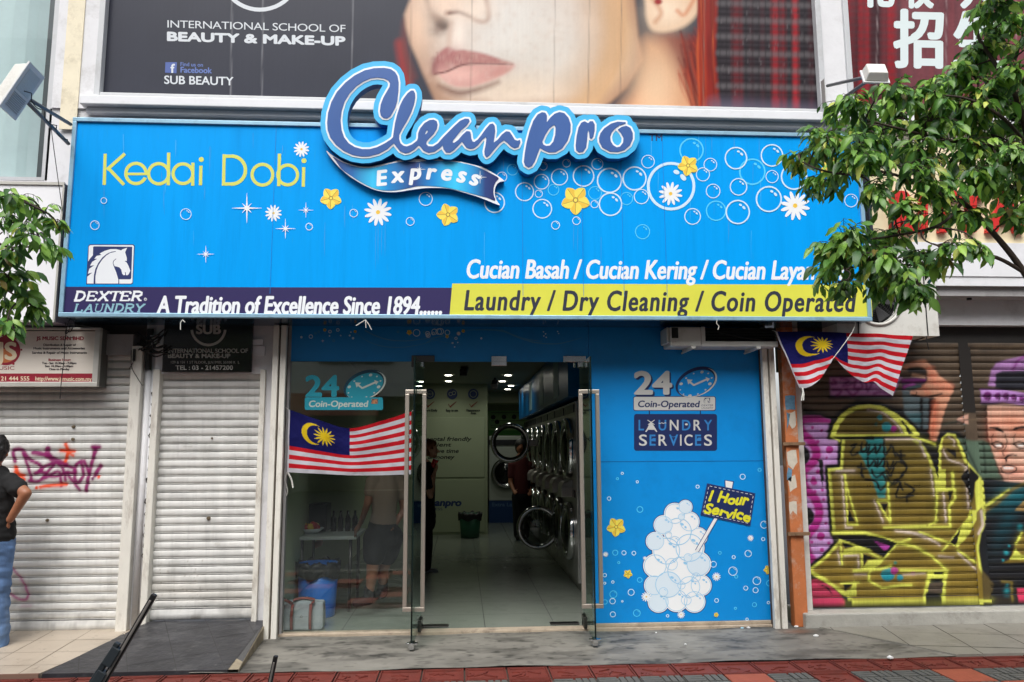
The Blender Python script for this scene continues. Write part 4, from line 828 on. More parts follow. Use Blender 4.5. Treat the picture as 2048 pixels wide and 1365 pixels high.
for p, w_ in (([(118, 1075), (104, 1000), (135, 980), (175, 990), (230, 1060), (300, 1095), (320, 1140), (268, 1165)], 5.5), ([(180, 1015), (215, 1110), (245, 1215)], 4.6), ([(225, 1222), (300, 1222), (350, 1165), (300, 1150), (345, 1110), (420, 1085)], 4.6), ([(258, 1008), (330, 1020), (400, 1052), (505, 1095)], 7), ([(368, 975), (362, 1000), (400, 1060)], 7.5), ([(410, 1100), (330, 1205), (440, 1150), (462, 1195), (468, 1260)], 4.6), ([(440, 1090), (480, 1130), (500, 1215)], 4.8), ([(490, 1105), (560, 1125), (575, 1160), (515, 1165), (560, 1230), (605, 1288)], 4.6), ([(620, 1070), (575, 1110), (570, 1200), (600, 1230), (635, 1170), (615, 1075)], 5), ([(640, 1070), (680, 1165)], 5), ([(350, 1180), (420, 1190), (520, 1150)], 4), ([(725, 990), (700, 1080), (675, 1180), (655, 1295)], 5.5), ([(765, 1105), (745, 1140), (722, 1180)], 6)):
    cv.line(JS_(p), w_*1.4, MG, 2.6, .97, 6)
cv.line(JS_([(705, 965), (755, 965)]), 8, MG, 4); cv.line(JS_([(725, 970), (720, 1000)]), 9, MG, 5); cv.dot(*JS_([(705, 1205)])[0], 3.4, 3, (110, 26, 84), 2)
for p, w_ in (([(500, 942), (518, 1000), (500, 1070)], 5.5), ([(460, 990), (565, 998)], 4.5), ([(515, 1000), (558, 1032)], 4), ([(122, 1118), (150, 1180), (185, 1212)], 6.5), ([(115, 1160), (185, 1180)], 4), ([(310, 1268), (400, 1254), (505, 1248)], 5.5)): cv.line(JS_(p), w_*1.25, OR, 2.2, .97, 5)
cv.dot(*JS_([(281, 1274)])[0], 3.6, 3.2, OR, 2); cv.dot(*JS_([(750, 1190)])[0], 3.4, 3.4, OR, 2)
cv.line([(15, 1128), (30, 1142), (46, 1162), (56, 1186), (53, 1199), (38, 1198), (18, 1186), (5, 1180)], [4, 4, 4, 5, 5, 5, 4, 4], (170, 52, 120), 3, .85, 6); cv.line([(12, 1150), (19, 1158), (8, 1164)], 4, (170, 52, 120), 3, .8, 4); cv.line([(44, 1212), (62, 1211)], 3, (214, 170, 190), 4, .6)
js = roller_shutter('wide cream roller shutter with purple and orange spray tags', XL, xs0-.243, .062, 2.32, .045, .0685, cv, 520, SHUT)
m = MB()
for x, y in ((95, 1041), (147, 854), (146, 879)): c = P(x, y, .036); m.lathe([(.0, -.012), (.012, -.011), (.014, 0), (.014, .01)], c[0], c[1], 12, cz=c[2], axis='y')
m.build('lock', mat('worn_brass', (120, 108, 88), .5, metal=.6), js)
m = MB(); m.box(XL, xs0-.243, -.02, .12, 2.325, 2.5); m.build('head_box', GREYT, js)
cv = Canvas(270, 700, 540, 1270, 1.0, (228, 228, 225)); grime(cv, 6); dirty(cv, 290, 520, 760, 1240, 130, [(150, 144, 134), (128, 118, 104), (190, 184, 172)])
cv.line([(300, 1175), (500, 1195)], 26, (205, 196, 180), 60, .5)
for _ in range(60): x, y = random.uniform(300, 420), random.uniform(1120, 1215); cv.dot(x, y, random.uniform(.6, 1.8), random.uniform(.5, 1.2), (146, 136, 120), 1.5, .7)
cv.line([(385, 1238), (400, 1236)], 5, (150, 142, 132), 3, .8)
ss = roller_shutter('narrow cream roller shutter under the black beauty school sign', xs0, xs1, .134, 2.165, .05, .0675, cv, 200, SHUT)
m = MB()
for x, y, r_ in ((417, 1037, 1), (424, 877, .5)): c = P(x, y, .041); m.lathe([(.0, -.012), (.014*r_, -.011), (.017*r_, 0), (.017*r_, .01)], c[0], c[1], 12, cz=c[2], axis='y')
m.build('lock', MATS['worn_brass'], ss)
# ---- spray painted shutters on the right
def r1(p): return [(1590+x/5.25, 700+y/5.25) for x, y in p]
def r2(p): return [(1590+x/4.707, 940+y/4.707) for x, y in p]
def r3(p): return [(1800+x/4.875, 680+y/4.875) for x, y in p]
def r4(p): return [(1800+x/4.706, 940+y/4.706) for x, y in p]
def r8(p): return [(1580+x/1.882, 640+y/1.882) for x, y in p]
cv = Canvas(1590, 620, 2420, 1250, 1.0, (88, 74, 60)); cv.spray = True
for _ in range(160): x, y = random.uniform(1600, 2100), random.uniform(660, 840); cv.line([(x, y), (x+random.uniform(20, 90), y)], random.uniform(1, 3), random.choice([(104, 88, 70), (52, 44, 38), (122, 102, 78)]), 3, .5)
K = (22, 21, 22); LIL = (196, 150, 206); MAG = (172, 44, 134); YG = (222, 226, 96); OLV = (102, 87, 34); OLV2 = (140, 117, 44); WHT = (206, 188, 176); TEA = (44, 140, 146); SKN = (212, 152, 122); PCH = (228, 182, 158)
cv.poly(r8([(50, 330), (160, 360), (250, 300), (420, 330), (560, 420), (640, 420), (740, 560), (780, 700), (780, 1090), (50, 1090)]), K, 10)
cv.poly(r1([(30, 715), (120, 695), (260, 700), (365, 735), (330, 870), (445, 955), (445, 1205), (325, 1215), (330, 1365)])+r2([(320, 300), (338, 610), (362, 700), (300, 790), (200, 850), (100, 885), (55, 0), (40, -200)]), LIL, 5)
cv.poly(r1([(30, 712), (120, 692), (260, 698), (368, 735), (365, 770), (200, 765), (100, 775), (40, 800)]), MAG, 4)
cv.line(r1([(45, 760), (70, 860), (170, 970), (225, 1080), (190, 1180), (90, 1270), (70, 1365)]), 17, MAG, 4, 1, 6); cv.line(r2([(75, 0), (85, 150), (190, 280), (225, 400), (190, 520), (105, 640), (110, 760), (165, 860)]), 17, MAG, 4, 1, 6)
cv.dot(*r1([(50, 1110)])[0], 20, 21, K, 3); cv.dot(*r2([(85, 440)])[0], 20, 20, K, 3)
for x, y, r_ in ((180, 815, 17), (280, 850, 15), (235, 965, 20), (360, 1050, 40), (330, 1135, 13), (150, 1240, 14), (240, 1280, 24), (190, 1350, 22)): cv.dot(*r1([(x, y)])[0], r_/5.25, r_/5.25, MAG, 2)
for x, y, r_ in ((175, 115, 32), (185, 205, 15), (265, 280, 15), (240, 625, 38), (155, 680, 14), (250, 755, 20), (290, 505, 13), (315, 690, 16), (255, 190, 14)): cv.dot(*r2([(x, y)])[0], r_/4.7, r_/4.7, MAG, 2)
cv.poly(r1([(225, 1155), (290, 1155), (300, 1330), (270, 1200)]), K, 2); cv.line(r1([(260, 1180), (290, 1365)]), 5, K, 2); cv.poly(r2([(225, 0), (260, 0), (258, 170)]), K, 2)
# purple lettering block and the hand holding a spray can
cv.poly(r1([(360, 290), (1120, 290), (1010, 495), (370, 495)]), (178, 122, 178), 5); cv.line(r1([(360, 500), (1000, 500)]), 6, K, 4)
for p in ([(400, 320), (430, 350), (380, 360)], [(480, 300), (560, 330), (500, 380), (600, 360)], [(640, 320), (620, 400), (700, 400), (690, 330)], [(740, 330), (760, 430), (800, 360)], [(540, 420), (600, 480), (660, 430)], [(830, 460), (900, 440), (1000, 470)], [(400, 420), (480, 430), (440, 480)]): cv.line(r1(p), 5, (112, 34, 104), 4, .85, 5)
can = r3([(15, 480), (300, 560), (292, 915), (190, 905), (40, 720)]); cv.poly(can, (84, 98, 102), 4); cv.line(r3([(205, 580), (205, 900)]), 6, K, 3); cv.line(r3([(295, 560), (290, 920)]), 8, K, 3); cv.line(r3([(40, 900), (290, 890)]), 8, K, 3); cv.poly(r3([(60, 720), (200, 720), (200, 830), (110, 800)]), (60, 104, 110), 5, .7)
cv.poly(r3([(20, 250), (130, 212), (240, 198), (300, 258), (380, 348), (515, 465), (485, 560), (430, 700), (385, 870), (345, 985), (285, 930), (305, 720), (345, 570), (240, 560), (110, 540), (105, 500), (190, 470), (262, 395), (245, 290), (150, 262), (20, 300)]), SKN, 4, 1, 3)
cv.line(r3([(300, 300), (340, 420), (480, 460)]), 12, (222, 128, 100), 14, .6, 5); cv.line(r3([(340, 620), (330, 760), (310, 940)]), 10, (206, 92, 56), 12, .7, 5); cv.line(r3([(110, 535), (240, 560), (400, 530)]), 3, K, 2, 1, 5); cv.line(r3([(210, 440), (270, 520)]), 6, (214, 116, 84), 10, .6); cv.line(r3([(120, 500), (160, 505), (150, 545), (125, 545)]), 1.6, K, 1.5)
cv.poly(r3([(10, 385), (130, 370), (245, 365), (240, 420), (160, 470), (20, 490)]), (44, 30, 44), 4); cv.line(r3([(30, 400), (230, 395)]), 7, (124, 46, 122), 4); cv.line(r3([(40, 465), (130, 430)]), 6, (142, 50, 134), 4); cv.line(r3([(70, 475), (190, 455)]), 5, (70, 96, 98), 3); cv.poly(r3([(110, 320), (240, 350), (240, 380), (110, 360)]), (190, 150, 122), 3); cv.line(r3([(100, 300), (230, 310)]), 10, (44, 36, 32), 4)
# the big letter
outer = r8([(195, 440), (460, 440), (500, 470), (530, 520), (556, 600), (556, 490), (570, 445), (590, 427), (620, 432), (645, 475), (665, 530), (722, 588), (737, 720), (730, 790), (712, 850), (722, 930), (760, 1000), (752, 1062), (575, 1066), (570, 1000), (582, 950), (527, 955), (507, 1066), (240, 1070), (200, 1030), (60, 945), (130, 890), (188, 826), (300, 862), (385, 842), (280, 806), (160, 806), (141, 560), (188, 555)])
cv.line(outer+[outer[0]], 13, K, 3)
cv.poly(outer, YG, 2.5)
w = cv._win(outer, 4); X_, Y_, sl_ = w; sd_ = sdf_poly(X_, Y_, outer); al = np.clip((-sd_-3.8)/4.0, 0, 1); tt = np.clip((Y_-860)/330, 0, 1)[..., None]
cv.a[sl_] = cv.a[sl_]*(1-al[..., None])+(np.array(lin(OLV))*(1-tt)+np.array(lin(OLV2))*tt)*al[..., None]
cv.line(r1([(365, 915), (400, 795), (470, 690), (560, 620), (660, 580), (780, 570), (900, 588), (1010, 640), (1130, 720), (1230, 800), (1310, 890), (1310, 905), (365, 915)]), 12, K, 3, 1, 4)
cv.poly(r1([(365, 912), (400, 800), (470, 690), (560, 620), (660, 582), (780, 573), (900, 590), (1010, 640), (1130, 720), (1230, 800), (1305, 885), (1300, 905), (900, 908), (480, 915)]), YG, 2)
cv.poly(r1([(425, 888), (465, 790), (540, 690), (640, 632), (780, 612), (900, 640), (1000, 700), (1090, 790), (1150, 880), (900, 892), (600, 890)]), OLV, 3); cv.poly(r1([(1090, 735), (1130, 745), (1240, 880), (1190, 890), (1150, 800)]), K, 2)
cv.poly(r1([(375, 918), (480, 925), (470, 960), (440, 950)]), K, 2); cv.line(r1([(380, 915), (465, 955)]), 2.5, YG, 2)
cv.poly(r1([(735, 930), (920, 922), (955, 1060), (930, 1200), (960, 1365)])+r2([(870, 40), (845, 265), (780, 265), (735, 130), (685, 0)])+r1([(760, 1260), (700, 1130), (660, 1080), (760, 1000)]), (46, 134, 134), 4)
for p in ([(590, 1010), (640, 990), (590, 1060), (600, 1110), (660, 1080)], [(700, 980), (690, 1060), (740, 1060), (750, 980)], [(780, 1000), (760, 1100), (830, 1030)], [(840, 1000), (850, 1090), (900, 1000)], [(930, 950), (940, 1110), (1010, 1000)], [(1020, 1010), (1050, 1120)], [(1070, 1110), (1150, 1110)], [(1110, 1060), (1110, 1170)], [(760, 1130), (770, 1230), (830, 1160), (840, 1220)], [(870, 1150), (860, 1230), (930, 1140), (930, 1230)], [(960, 1170), (990, 1260), (1030, 1170)], [(660, 1230), (740, 1250)], [(690, 1190), (700, 1330)], [(800, 1260), (850, 1340), (960, 1270), (1000, 1330), (1060, 1180), (1170, 1230), (1110, 1340)], [(1060, 1080), (1170, 1220)], [(720, 930), (800, 910), (820, 935), (720, 930)]): cv.line(r1(p), 4.0, (14, 16, 16), 1.5, 1, 3)
for p in ([(660, 90), (760, 110), (800, 190), (860, 120), (820, 40)], [(860, 60), (930, 140), (1020, 20)], [(900, 150), (960, 90), (1010, 190)], [(990, 120), (950, 260), (1110, 240)], [(1030, 130), (1120, 190), (1050, 250), (1055, 300)], [(620, 20), (640, 70)]): cv.line(r2(p), 4.0, (14, 16, 16), 1.5, 1, 3)
for x in (680, 705, 1125, 1145, 1168): cv.dot(*r2([(x, 152)])[0], 1.4, 1.4, K, 1)
for f, x, y, a, c in ((r1, 960, 810, 50, TEA), (r1, 1035, 830, 32, (160, 40, 132)), (r1, 890, 710, 26, TEA), (r1, 850, 780, 16, (60, 110, 96)), (r2, 870, 985, 68, (30, 140, 156)), (r2, 932, 950, 38, (176, 54, 140)), (r2, 985, 1015, 32, (30, 140, 156)), (r2, 940, 875, 16, (50, 130, 120)), (r2, 1110, 970, 22, (150, 60, 120))): q_ = f([(x, y)])[0]; cv.dot(q_[0], q_[1], a/5, a/5, c, 3)
for p, w_ in (([(765, 632), (900, 655), (1000, 722), (1080, 800), (1120, 865)], 3), ([(955, 938), (1270, 940), (1320, 1010), (1365, 1120)], 4), ([(430, 1276), (620, 1274)], 3), ([(490, 1330), (490, 1365)], 3)): cv.line(r1(p), w_, WHT, 1.8, .95, 4)
for p, w_ in (([(390, 12), (545, 12)], 3), ([(440, 65), (475, 545), (530, 545)], 3.2), ([(742, 290), (828, 495)], 3), ([(945, 572), (1090, 590), (1224, 640)], 4), ([(465, 810), (590, 805), (598, 920)], 3.4), ([(400, 770), (420, 885)], 3), ([(560, 985), (670, 985)], 3), ([(1020, 985), (1224, 975)], 2.5)): cv.line(r2(p), w_, WHT, 1.6, .95)
for p, w_ in (([(285, 0), (318, 240)], 3), ([(610, 0), (640, 360)], 3.4), ([(405, 215), (430, 490)], 3.6), ([(0, 572), (200, 610), (370, 705)], 4), ([(765, 390), (780, 520), (740, 600)], 5), ([(545, 785), (710, 935)], 3.2), ([(360, 815), (500, 825)], 3)): cv.line(r4(p), w_, WHT, 1.8, .95)
for p, w_ in (([(460, 45), (500, 210), (590, 515), (495, 510), (470, 45)], 3.4), ([(775, 290), (880, 290), (870, 130), (895, 500), (775, 295)], 4), ([(355, 590), (660, 600), (830, 640), (960, 690)], 4.5), ([(835, 545), (1000, 540), (1224, 530)], 4.5), ([(960, 690), (840, 830), (700, 960), (690, 1040), (820, 1115), (1000, 1085), (1090, 1085)], 4.2), ([(960, 690), (1080, 650)], 4), ([(960, 690), (1120, 720), (1224, 780)], 4), ([(110, 945), (270, 1020), (440, 1160)], 4), ([(425, 660), (440, 890)], 3.6), ([(430, 660), (560, 720), (690, 740)], 4), ([(440, 790), (690, 770), (800, 835)], 4), ([(625, 790), (630, 920)], 4), ([(550, 950), (800, 935), (900, 905)], 5), ([(430, 1070), (600, 1060)], 3)): cv.line(r2(p), w_, YG, 2, .97)
cv.poly(r2([(455, 750), (560, 725), (690, 735), (690, 770), (455, 785)]), YG, 2.5); cv.poly(r2([(650, 900), (690, 850), (840, 835), (790, 900), (700, 955), (640, 940)]), YG, 2.5); cv.poly(r2([(440, 1165), (520, 1120), (555, 1040), (575, 1070), (575, 1190), (460, 1190)]), YG, 2.5)
for p in ([(505, 370), (560, 485), (495, 490)], [(795, 315), (870, 315), (845, 400)], [(440, 680), (560, 720), (470, 740)], [(640, 790), (770, 840), (680, 840), (645, 905)], [(450, 1080), (540, 1075), (470, 1140)]): cv.poly(r2(p), K, 1.6)
cv.poly(r2([(380, 615), (660, 610), (860, 650), (955, 690), (830, 825), (690, 745), (430, 655)]), K, 2); cv.poly(r2([(740, 670), (890, 715), (870, 745), (840, 765)]), (166, 60, 150), 2)
for p, w_ in (([(330, 0), (345, 190), (500, 185), (490, 30)], 6), ([(345, 190), (345, 290), (335, 370)], 4), ([(510, 190), (515, 270), (460, 340), (470, 540)], 5), ([(0, 545), (470, 540)], 4.4), ([(270, 520), (350, 480)], 4), ([(180, 585), (330, 640), (460, 690), (400, 760)], 4), ([(0, 690), (130, 720), (290, 810), (400, 910), (440, 950)], 4), ([(0, 945), (440, 950)], 4.6), ([(280, 990), (240, 1150), (225, 1250)], 6), ([(425, 990), (395, 1250)], 6), ([(540, 755), (710, 875)], 4)): cv.line(r4(p), w_, YG, 2, .97)
cv.poly(r4([(650, 380), (720, 380), (720, 470), (640, 620), (540, 730), (450, 690), (560, 540), (640, 440)]), YG, 2.5); cv.poly(r4([(575, 530), (545, 640), (525, 715), (465, 680), (520, 620)]), K, 1.6); cv.poly(r4([(280, 970), (440, 960), (430, 1020), (270, 1020)]), YG, 2); cv.poly(r4([(318, 962), (412, 962), (408, 985), (318, 985)]), K, 1.5)
cv.poly(r4([(350, 0), (425, 0), (430, 185), (345, 190)]), YG, 2); cv.poly(r4([(330, 0), (350, 0), (360, 75)]), K, 1.5); cv.poly(r4([(450, 198), (495, 198), (460, 310)]), K, 1.5); cv.poly(r4([(660, 0), (740, 75), (705, 120), (688, 290), (662, 150)]), K, 1.8); cv.poly(r4([(710, 120), (770, 40), (790, 330), (720, 400), (705, 200)]), YG, 2.4)
cv.poly(r4([(240, 1150), (330, 1160), (385, 1200), (385, 1260), (235, 1260)]), K, 2.5); cv.poly(r4([(268, 1065), (405, 1060), (390, 1160), (260, 1150)]), (86, 74, 62), 2)
cv.dot(*r3([(480, 1000)])[0], 15, 13, (124, 108, 44), 3); cv.line(r3([(470, 945), (520, 985), (525, 1030)]), 2.4, WHT, 1.6, .9, 4); cv.poly(r3([(430, 1050), (540, 1080), (545, 1160)]), K, 1.8); cv.line(r3([(420, 1075), (470, 1165), (640, 1240), (650, 1365)]), 3, WHT, 1.6, .9, 4); cv.poly(r3([(680, 1240), (770, 1330), (760, 1365), (680, 1365)]), K, 1.8); cv.poly(r3([(230, 985), (370, 1060), (350, 1180), (370, 1340), (310, 1180)]), K, 1.8)
cv.poly(r2([(110, 1045), (200, 1030), (330, 1088), (440, 1192), (472, 1262), (360, 1320), (110, 1320)]), (196, 62, 94), 4); cv.line(r2([(220, 1075), (300, 1110), (345, 1170)]), [1, 4, 1], K, 2, 1, 4)
cv.poly([(1600, 1212), (2420, 1212), (2420, 1250), (1600, 1250)], (26, 24, 25), 3); cv.line([(1600, 1208), (1680, 1209)], 6, (170, 50, 84), 4)
cv.line([(1690, 1209), (1965, 1207)], 4.5, YG, 2)
for p, w_ in (([(200, 470), (205, 560)], 3), ([(150, 575), (165, 790)], 3), ([(470, 455), (520, 500), (545, 600), (548, 740)], 4), ([(560, 700), (560, 760)], 4)): cv.line(r8(p), w_, (60, 50, 22), 5, .55, 4)
cv.poly(r8([(500, 455), (540, 478), (560, 500), (556, 600), (545, 560), (530, 505)]), K, 2); cv.poly(r8([(640, 590), (668, 560), (690, 610), (686, 690), (668, 640)]), K, 2)
cv.line(r8([(545, 470), (500, 452), (460, 440)]), 4, YG, 2); cv.line(r8([(548, 600), (552, 700), (545, 765)]), 3.5, YG, 2, .9, 4)
# cap and face
cv.poly(r3([(855, 450), (885, 300), (935, 225), (1060, 190), (1200, 158), (1500, 130), (1700, 300), (1700, 480), (1100, 470)]), (160, 116, 168), 4); cv.poly(r3([(925, 470), (930, 330), (990, 305), (1200, 300), (1600, 320), (1600, 490), (1000, 490)]), (36, 36, 44), 4); cv.line(r3([(1100, 290), (1150, 200), (1240, 150)]), 4, (124, 46, 122), 4, .9, 4)
cv.poly(r3([(780, 480), (1000, 488), (1260, 530), (1700, 600), (1700, 760), (1200, 640), (1000, 612), (790, 625)]), (182, 132, 198), 3)
for x, y, r_ in ((850, 550, 40), (950, 550, 30), (1030, 552, 30), (1105, 562, 28), (1180, 575, 24), (1250, 590, 24)): q_ = r3([(x, y)])[0]; cv.dot(q_[0], q_[1], r_/4.9, r_/4.9*1.1, (112, 36, 110), 2.5); cv.line([(q_[0]-3, q_[1]+4), (q_[0]+5, q_[1]), (q_[0]+2, q_[1]+8)], 1.6, K, 1.5)
cv.poly(r3([(835, 645), (1000, 620), (1260, 650), (1700, 720), (1700, 1500), (1010, 1400), (960, 1290), (900, 1140), (850, 950)]), PCH, 4); cv.poly(r4([(940, 0), (1500, 0), (1500, 150), (1167, 100), (990, 105)]), PCH, 4)
cv.line(r3([(835, 640), (850, 950), (900, 1140), (1000, 1365)]), 4, K, 3, 1, 4); cv.line(r3([(800, 628), (1260, 645)]), 4, K, 3)
cv.blob(*r3([(1080, 800)])[0], 26, 14, (222, 128, 92), .6); cv.blob(*r3([(900, 930)])[0], 8, 24, (206, 110, 80), .55); cv.blob(*r3([(1110, 1290)])[0], 18, 12, (220, 130, 110), .5); cv.blob(*r3([(1010, 1110)])[0], 8, 18, (206, 112, 84), .5); cv.blob(*r3([(1160, 900)])[0], 14, 8, (214, 124, 90), .6)
cv.line(r3([(870, 858), (940, 865), (1000, 895)]), [2, 6, 4], K, 2, 1, 4); cv.line(r3([(1115, 870), (1180, 855), (1300, 860)]), [5, 6, 5], K, 2, 1, 4)
for dx in (0, 215):
    cv.line(r3([(895+dx, 1015), (940+dx, 995), (1000+dx, 1020), (990+dx, 1055), (930+dx, 1050), (895+dx, 1015)]), 2.6, K, 1.6, 1, 4); cv.poly(r3([(925+dx, 1015), (985+dx, 1015), (985+dx, 1042), (935+dx, 1040)]), (226, 220, 214), 2); cv.line(r3([(905+dx, 920), (890+dx, 1000), (950+dx, 1070)]), 1.4, K, 1.4, .9, 4)
cv.line(r3([(1020, 930), (1040, 1010), (1000, 1100), (1010, 1130)]), 1.6, K, 1.6, 1, 4); cv.line(r3([(1030, 1190), (1040, 1140), (1090, 1120), (1130, 1130)]), [3, 5, 3, 2], K, 1.8, 1, 4)
cv.line(r3([(975, 1250), (1040, 1225), (1120, 1240), (1125, 1280), (1060, 1305), (1000, 1290), (975, 1250)]), 2, K, 1.6, 1, 4); cv.poly(r3([(1000, 1240), (1100, 1245), (1100, 1262), (1010, 1262)]), (232, 226, 220), 2)
cv.poly(r3([(560, 950), (700, 985), (800, 985), (870, 1010), (960, 1300), (1000, 1365), (800, 1365), (690, 1220), (620, 1080)]), (86, 106, 88), 5); cv.line(r3([(810, 1000), (830, 1300)]), 3, (40, 52, 44), 4); cv.line(r3([(600, 960), (760, 1290)]), 4, (44, 56, 48), 5)
cv.poly(r3([(548, 775), (600, 745), (665, 728), (665, 822), (560, 815)]), (206, 158, 138), 3); cv.line(r3([(430, 820), (550, 800), (640, 830)]), 3, (80, 84, 74), 3); cv.line(r3([(548, 790), (665, 780)]), 2, K, 1.6)
# lower right: black jacket with teal spray
cv.poly(r4([(800, 80), (990, 105), (1500, 150), (1500, 1400), (800, 1400), (770, 950), (740, 760), (760, 600), (810, 520), (800, 330)]), (26, 26, 30), 4)
cv.blob(*r4([(1080, 250)])[0], 24, 14, (24, 112, 124), .9); cv.blob(*r4([(1010, 480)])[0], 12, 40, (16, 66, 76), .8, .4); cv.blob(*r4([(930, 340)])[0], 20, 8, (20, 80, 90), .7, -.5)
cv.line(r4([(790, 350), (820, 330), (1020, 190)]), [7, 6, 3], YG, 2.5); cv.line(r4([(800, 380), (900, 320), (1060, 180), (1167, 130)]), 6, (120, 104, 42), 4, .8)
cv.poly(r4([(955, 880), (1030, 840), (1100, 640), (1150, 590), (1300, 590), (1300, 870)]), (120, 100, 40), 3); cv.poly(r4([(1030, 840), (1085, 740), (1135, 800), (1300, 815), (1300, 850)]), YG, 2.5); cv.line(r4([(1090, 690), (1140, 600)]), 4.5, YG, 2)
cv.poly(r4([(1075, 380), (1170, 280), (1170, 390)]), (150, 122, 74), 2)
cv.poly(r4([(775, 950), (830, 1010), (880, 1080), (840, 1250), (790, 1250)]), (92, 78, 44), 5); cv.line(r4([(960, 1050), (1045, 1060), (1050, 1220)]), 4.5, (120, 104, 44), 3); cv.line(r4([(860, 1240), (1060, 1235)]), 4, (120, 100, 40), 3); cv.line(r4([(790, 1235), (860, 1235)]), 4.5, YG, 2)
cv.poly(r4([(1095, 1115), (1400, 1110), (1400, 1255), (1110, 1250)]), (206, 56, 92), 3)
for x, y, r_ in ((1125, 540, 22), (995, 780, 20), (965, 850, 10), (1020, 715, 10), (1000, 1145, 24), (1005, 1088, 14)): q_ = r4([(x, y)])[0]; cv.blob(q_[0], q_[1], r_/6, r_/6, (36, 150, 160), .95)
print_grain(cv, .05, 12)
XM0, XM1 = XX(1937, 950, .05), XX(1957, 950, .05); XG0 = XX(1613, 1000, .05)
gs1 = roller_shutter('graffiti covered roller shutter with a huge olive and yellow letter', XG0, XM0, .128, 2.42, .05, .0625, cv, 330, SHUTG)
gs2 = roller_shutter('graffiti roller shutter painted with a face in a purple cap', XM1, 7.6, .128, 2.42, .05, .0625, cv, 560, SHUTG)
gx, gz = np.meshgrid(np.linspace(XM0-.01, XM1+.01, 16), np.linspace(.128, 2.42, 300)); V = np.stack([gx, np.full_like(gx, .03), gz], -1).reshape(-1, 3)
cvs = cv.sample(PROJ(V)); up_ = PROJ(V)[:, 1] < 826; cvs[up_] = np.array(lin((40, 36, 33)))
mp = grid_mesh('shutter_post', V, 16, 300, cvs, SHUTG); tag(mp, 'flat painted post between the two graffiti shutters', 'post')
# ================================================================== national flags
def flag_cols(u, v):
    c = np.empty((len(u), 3)); red, wht, blu, yel = [np.array(lin(q)) for q in ((196, 22, 36), (206, 204, 212), (18, 20, 88), (228, 196, 30))]
    s_ = np.floor(np.clip(v, 0, .9999)*14).astype(int) % 2; c[:] = np.where((s_ == 0)[:, None], red, wht)
    can = (u < .5) & (v < 8/14); c[can] = blu
    x = u*2; y = v*1.0                     # flag is 2 wide, 1 high
    cr = (np.hypot(x-.40, y-.285) < .19) & (np.hypot(x-.46, y-.285) > .165) & can; c[cr] = yel
    dx, dy = x-.585, y-.285; r_ = np.hypot(dx, dy); a = (np.arctan2(dy, dx)+math.pi/14) % (2*math.pi/14); a = np.abs(a-math.pi/14)/(math.pi/14)
    st_ = (r_ < .062+(.125)*np.clip(1-a, 0, 1)**1.0) & can; c[st_] = yel
    c[u < .012] = wht
    return c
CLOTH = mat_attr('flag_cloth', .8, .2, trans=.25)
nu, nv = 300, 150
U_, V_ = np.meshgrid(np.linspace(0, 1, nu), np.linspace(0, 1, nv)); uf, vf = U_.ravel(), V_.ravel()
def curve(u, knots): k = np.array(knots, float); return np.stack([np.interp(u, k[:, 0], k[:, 1]), np.interp(u, k[:, 0], k[:, 2])], 1)
def smoothk(kn, n=12): k = np.array(kn, float); return spline(k, n)
T1 = smoothk([(0, 577, 819), (.25, 640, 841), (.5, 699.5, 857), (.75, 764, 842), (1, 823, 823)]); B1 = smoothk([(0, 573.5, 945), (.25, 640, 948), (.5, 700, 951), (.75, 764, 951), (1, 822, 949)])
xy = curve(uf, T1)*(1-vf)[:, None]+curve(uf, B1)*vf[:, None]
W3 = PA(xy, -.07); W3[:, 1] += .010*np.sin(uf*17+vf*2)*(1-.5*vf)+.006*np.sin(uf*31-vf*5)-.02*np.sin(math.pi*uf)*(1-vf)
W3[:, 1] += .016*(fbm(uf*9, vf*4, 5)-.5)+.003*np.sin(vf*math.pi*4); f1 = grid_mesh('flag', W3, nu, nv, flag_cols(uf, vf), CLOTH); tag(f1, 'striped red and white flag with crescent stretched sagging across the left shop window', 'flag')
m = MB(); m.tube(spline([P(577, 819, -.07), P(572, 816, -.05), P(569, 812, -.02)], 4), .003, 5); m.tube(spline([P(574, 945, -.07), P(570, 960, -.05), P(575, 980, -.05), P(573, 992, -.05)], 5), .003, 5); m.tube(spline([P(576, 946, -.07), P(583, 960, -.06), P(586, 976, -.06)], 5), [.007]*11, 5); m.tube([P(823, 824, -.07), P(830, 818, -.09)], .003, 5); m.build('tie_string', PLASW, f1)
F2 = lambda p: (1450+p[0]/3.413, 500+p[1]/3.413)
T2 = smoothk([(0, *F2((342, 560))), (.25, *F2((600, 558))), (.5, *F2((825, 568))), (.75, *F2((1050, 574))), (1, *F2((1278, 590)))]); B2 = smoothk([(0, *F2((512, 942))), (.1, *F2((560, 940))), (.2, *F2((640, 880))), (.30, *F2((700, 790))), (.36, *F2((737, 742))), (.43, *F2((790, 790))), (.55, *F2((880, 865))), (.68, *F2((970, 905))), (.8, *F2((1020, 900))), (.88, *F2((1060, 945))), (1, *F2((1145, 998)))])
vm = np.interp(uf, [0, .08, .2, .3, .36, .45, .6, .75, .85, 1], [1, 1, .93, .74, .62, .70, .84, .90, .97, 1])
tp, bt = curve(uf, T2), curve(uf, B2); q = np.minimum(vf/vm, 1); over = np.clip((vf-vm), 0, 1)
qq = q.copy(); xy = tp*(1-qq)[:, None]+bt*qq[:, None]; xy[:, 1] += -over*90
W3 = PA(xy, -.33); W3[:, 1] += .018*np.sin(uf*9+vf*3)*vf+.008*np.sin(uf*24-vf*4)+.03*np.clip(over*12, 0, 1)+over*.04-.03*vf*np.sin(uf*6)
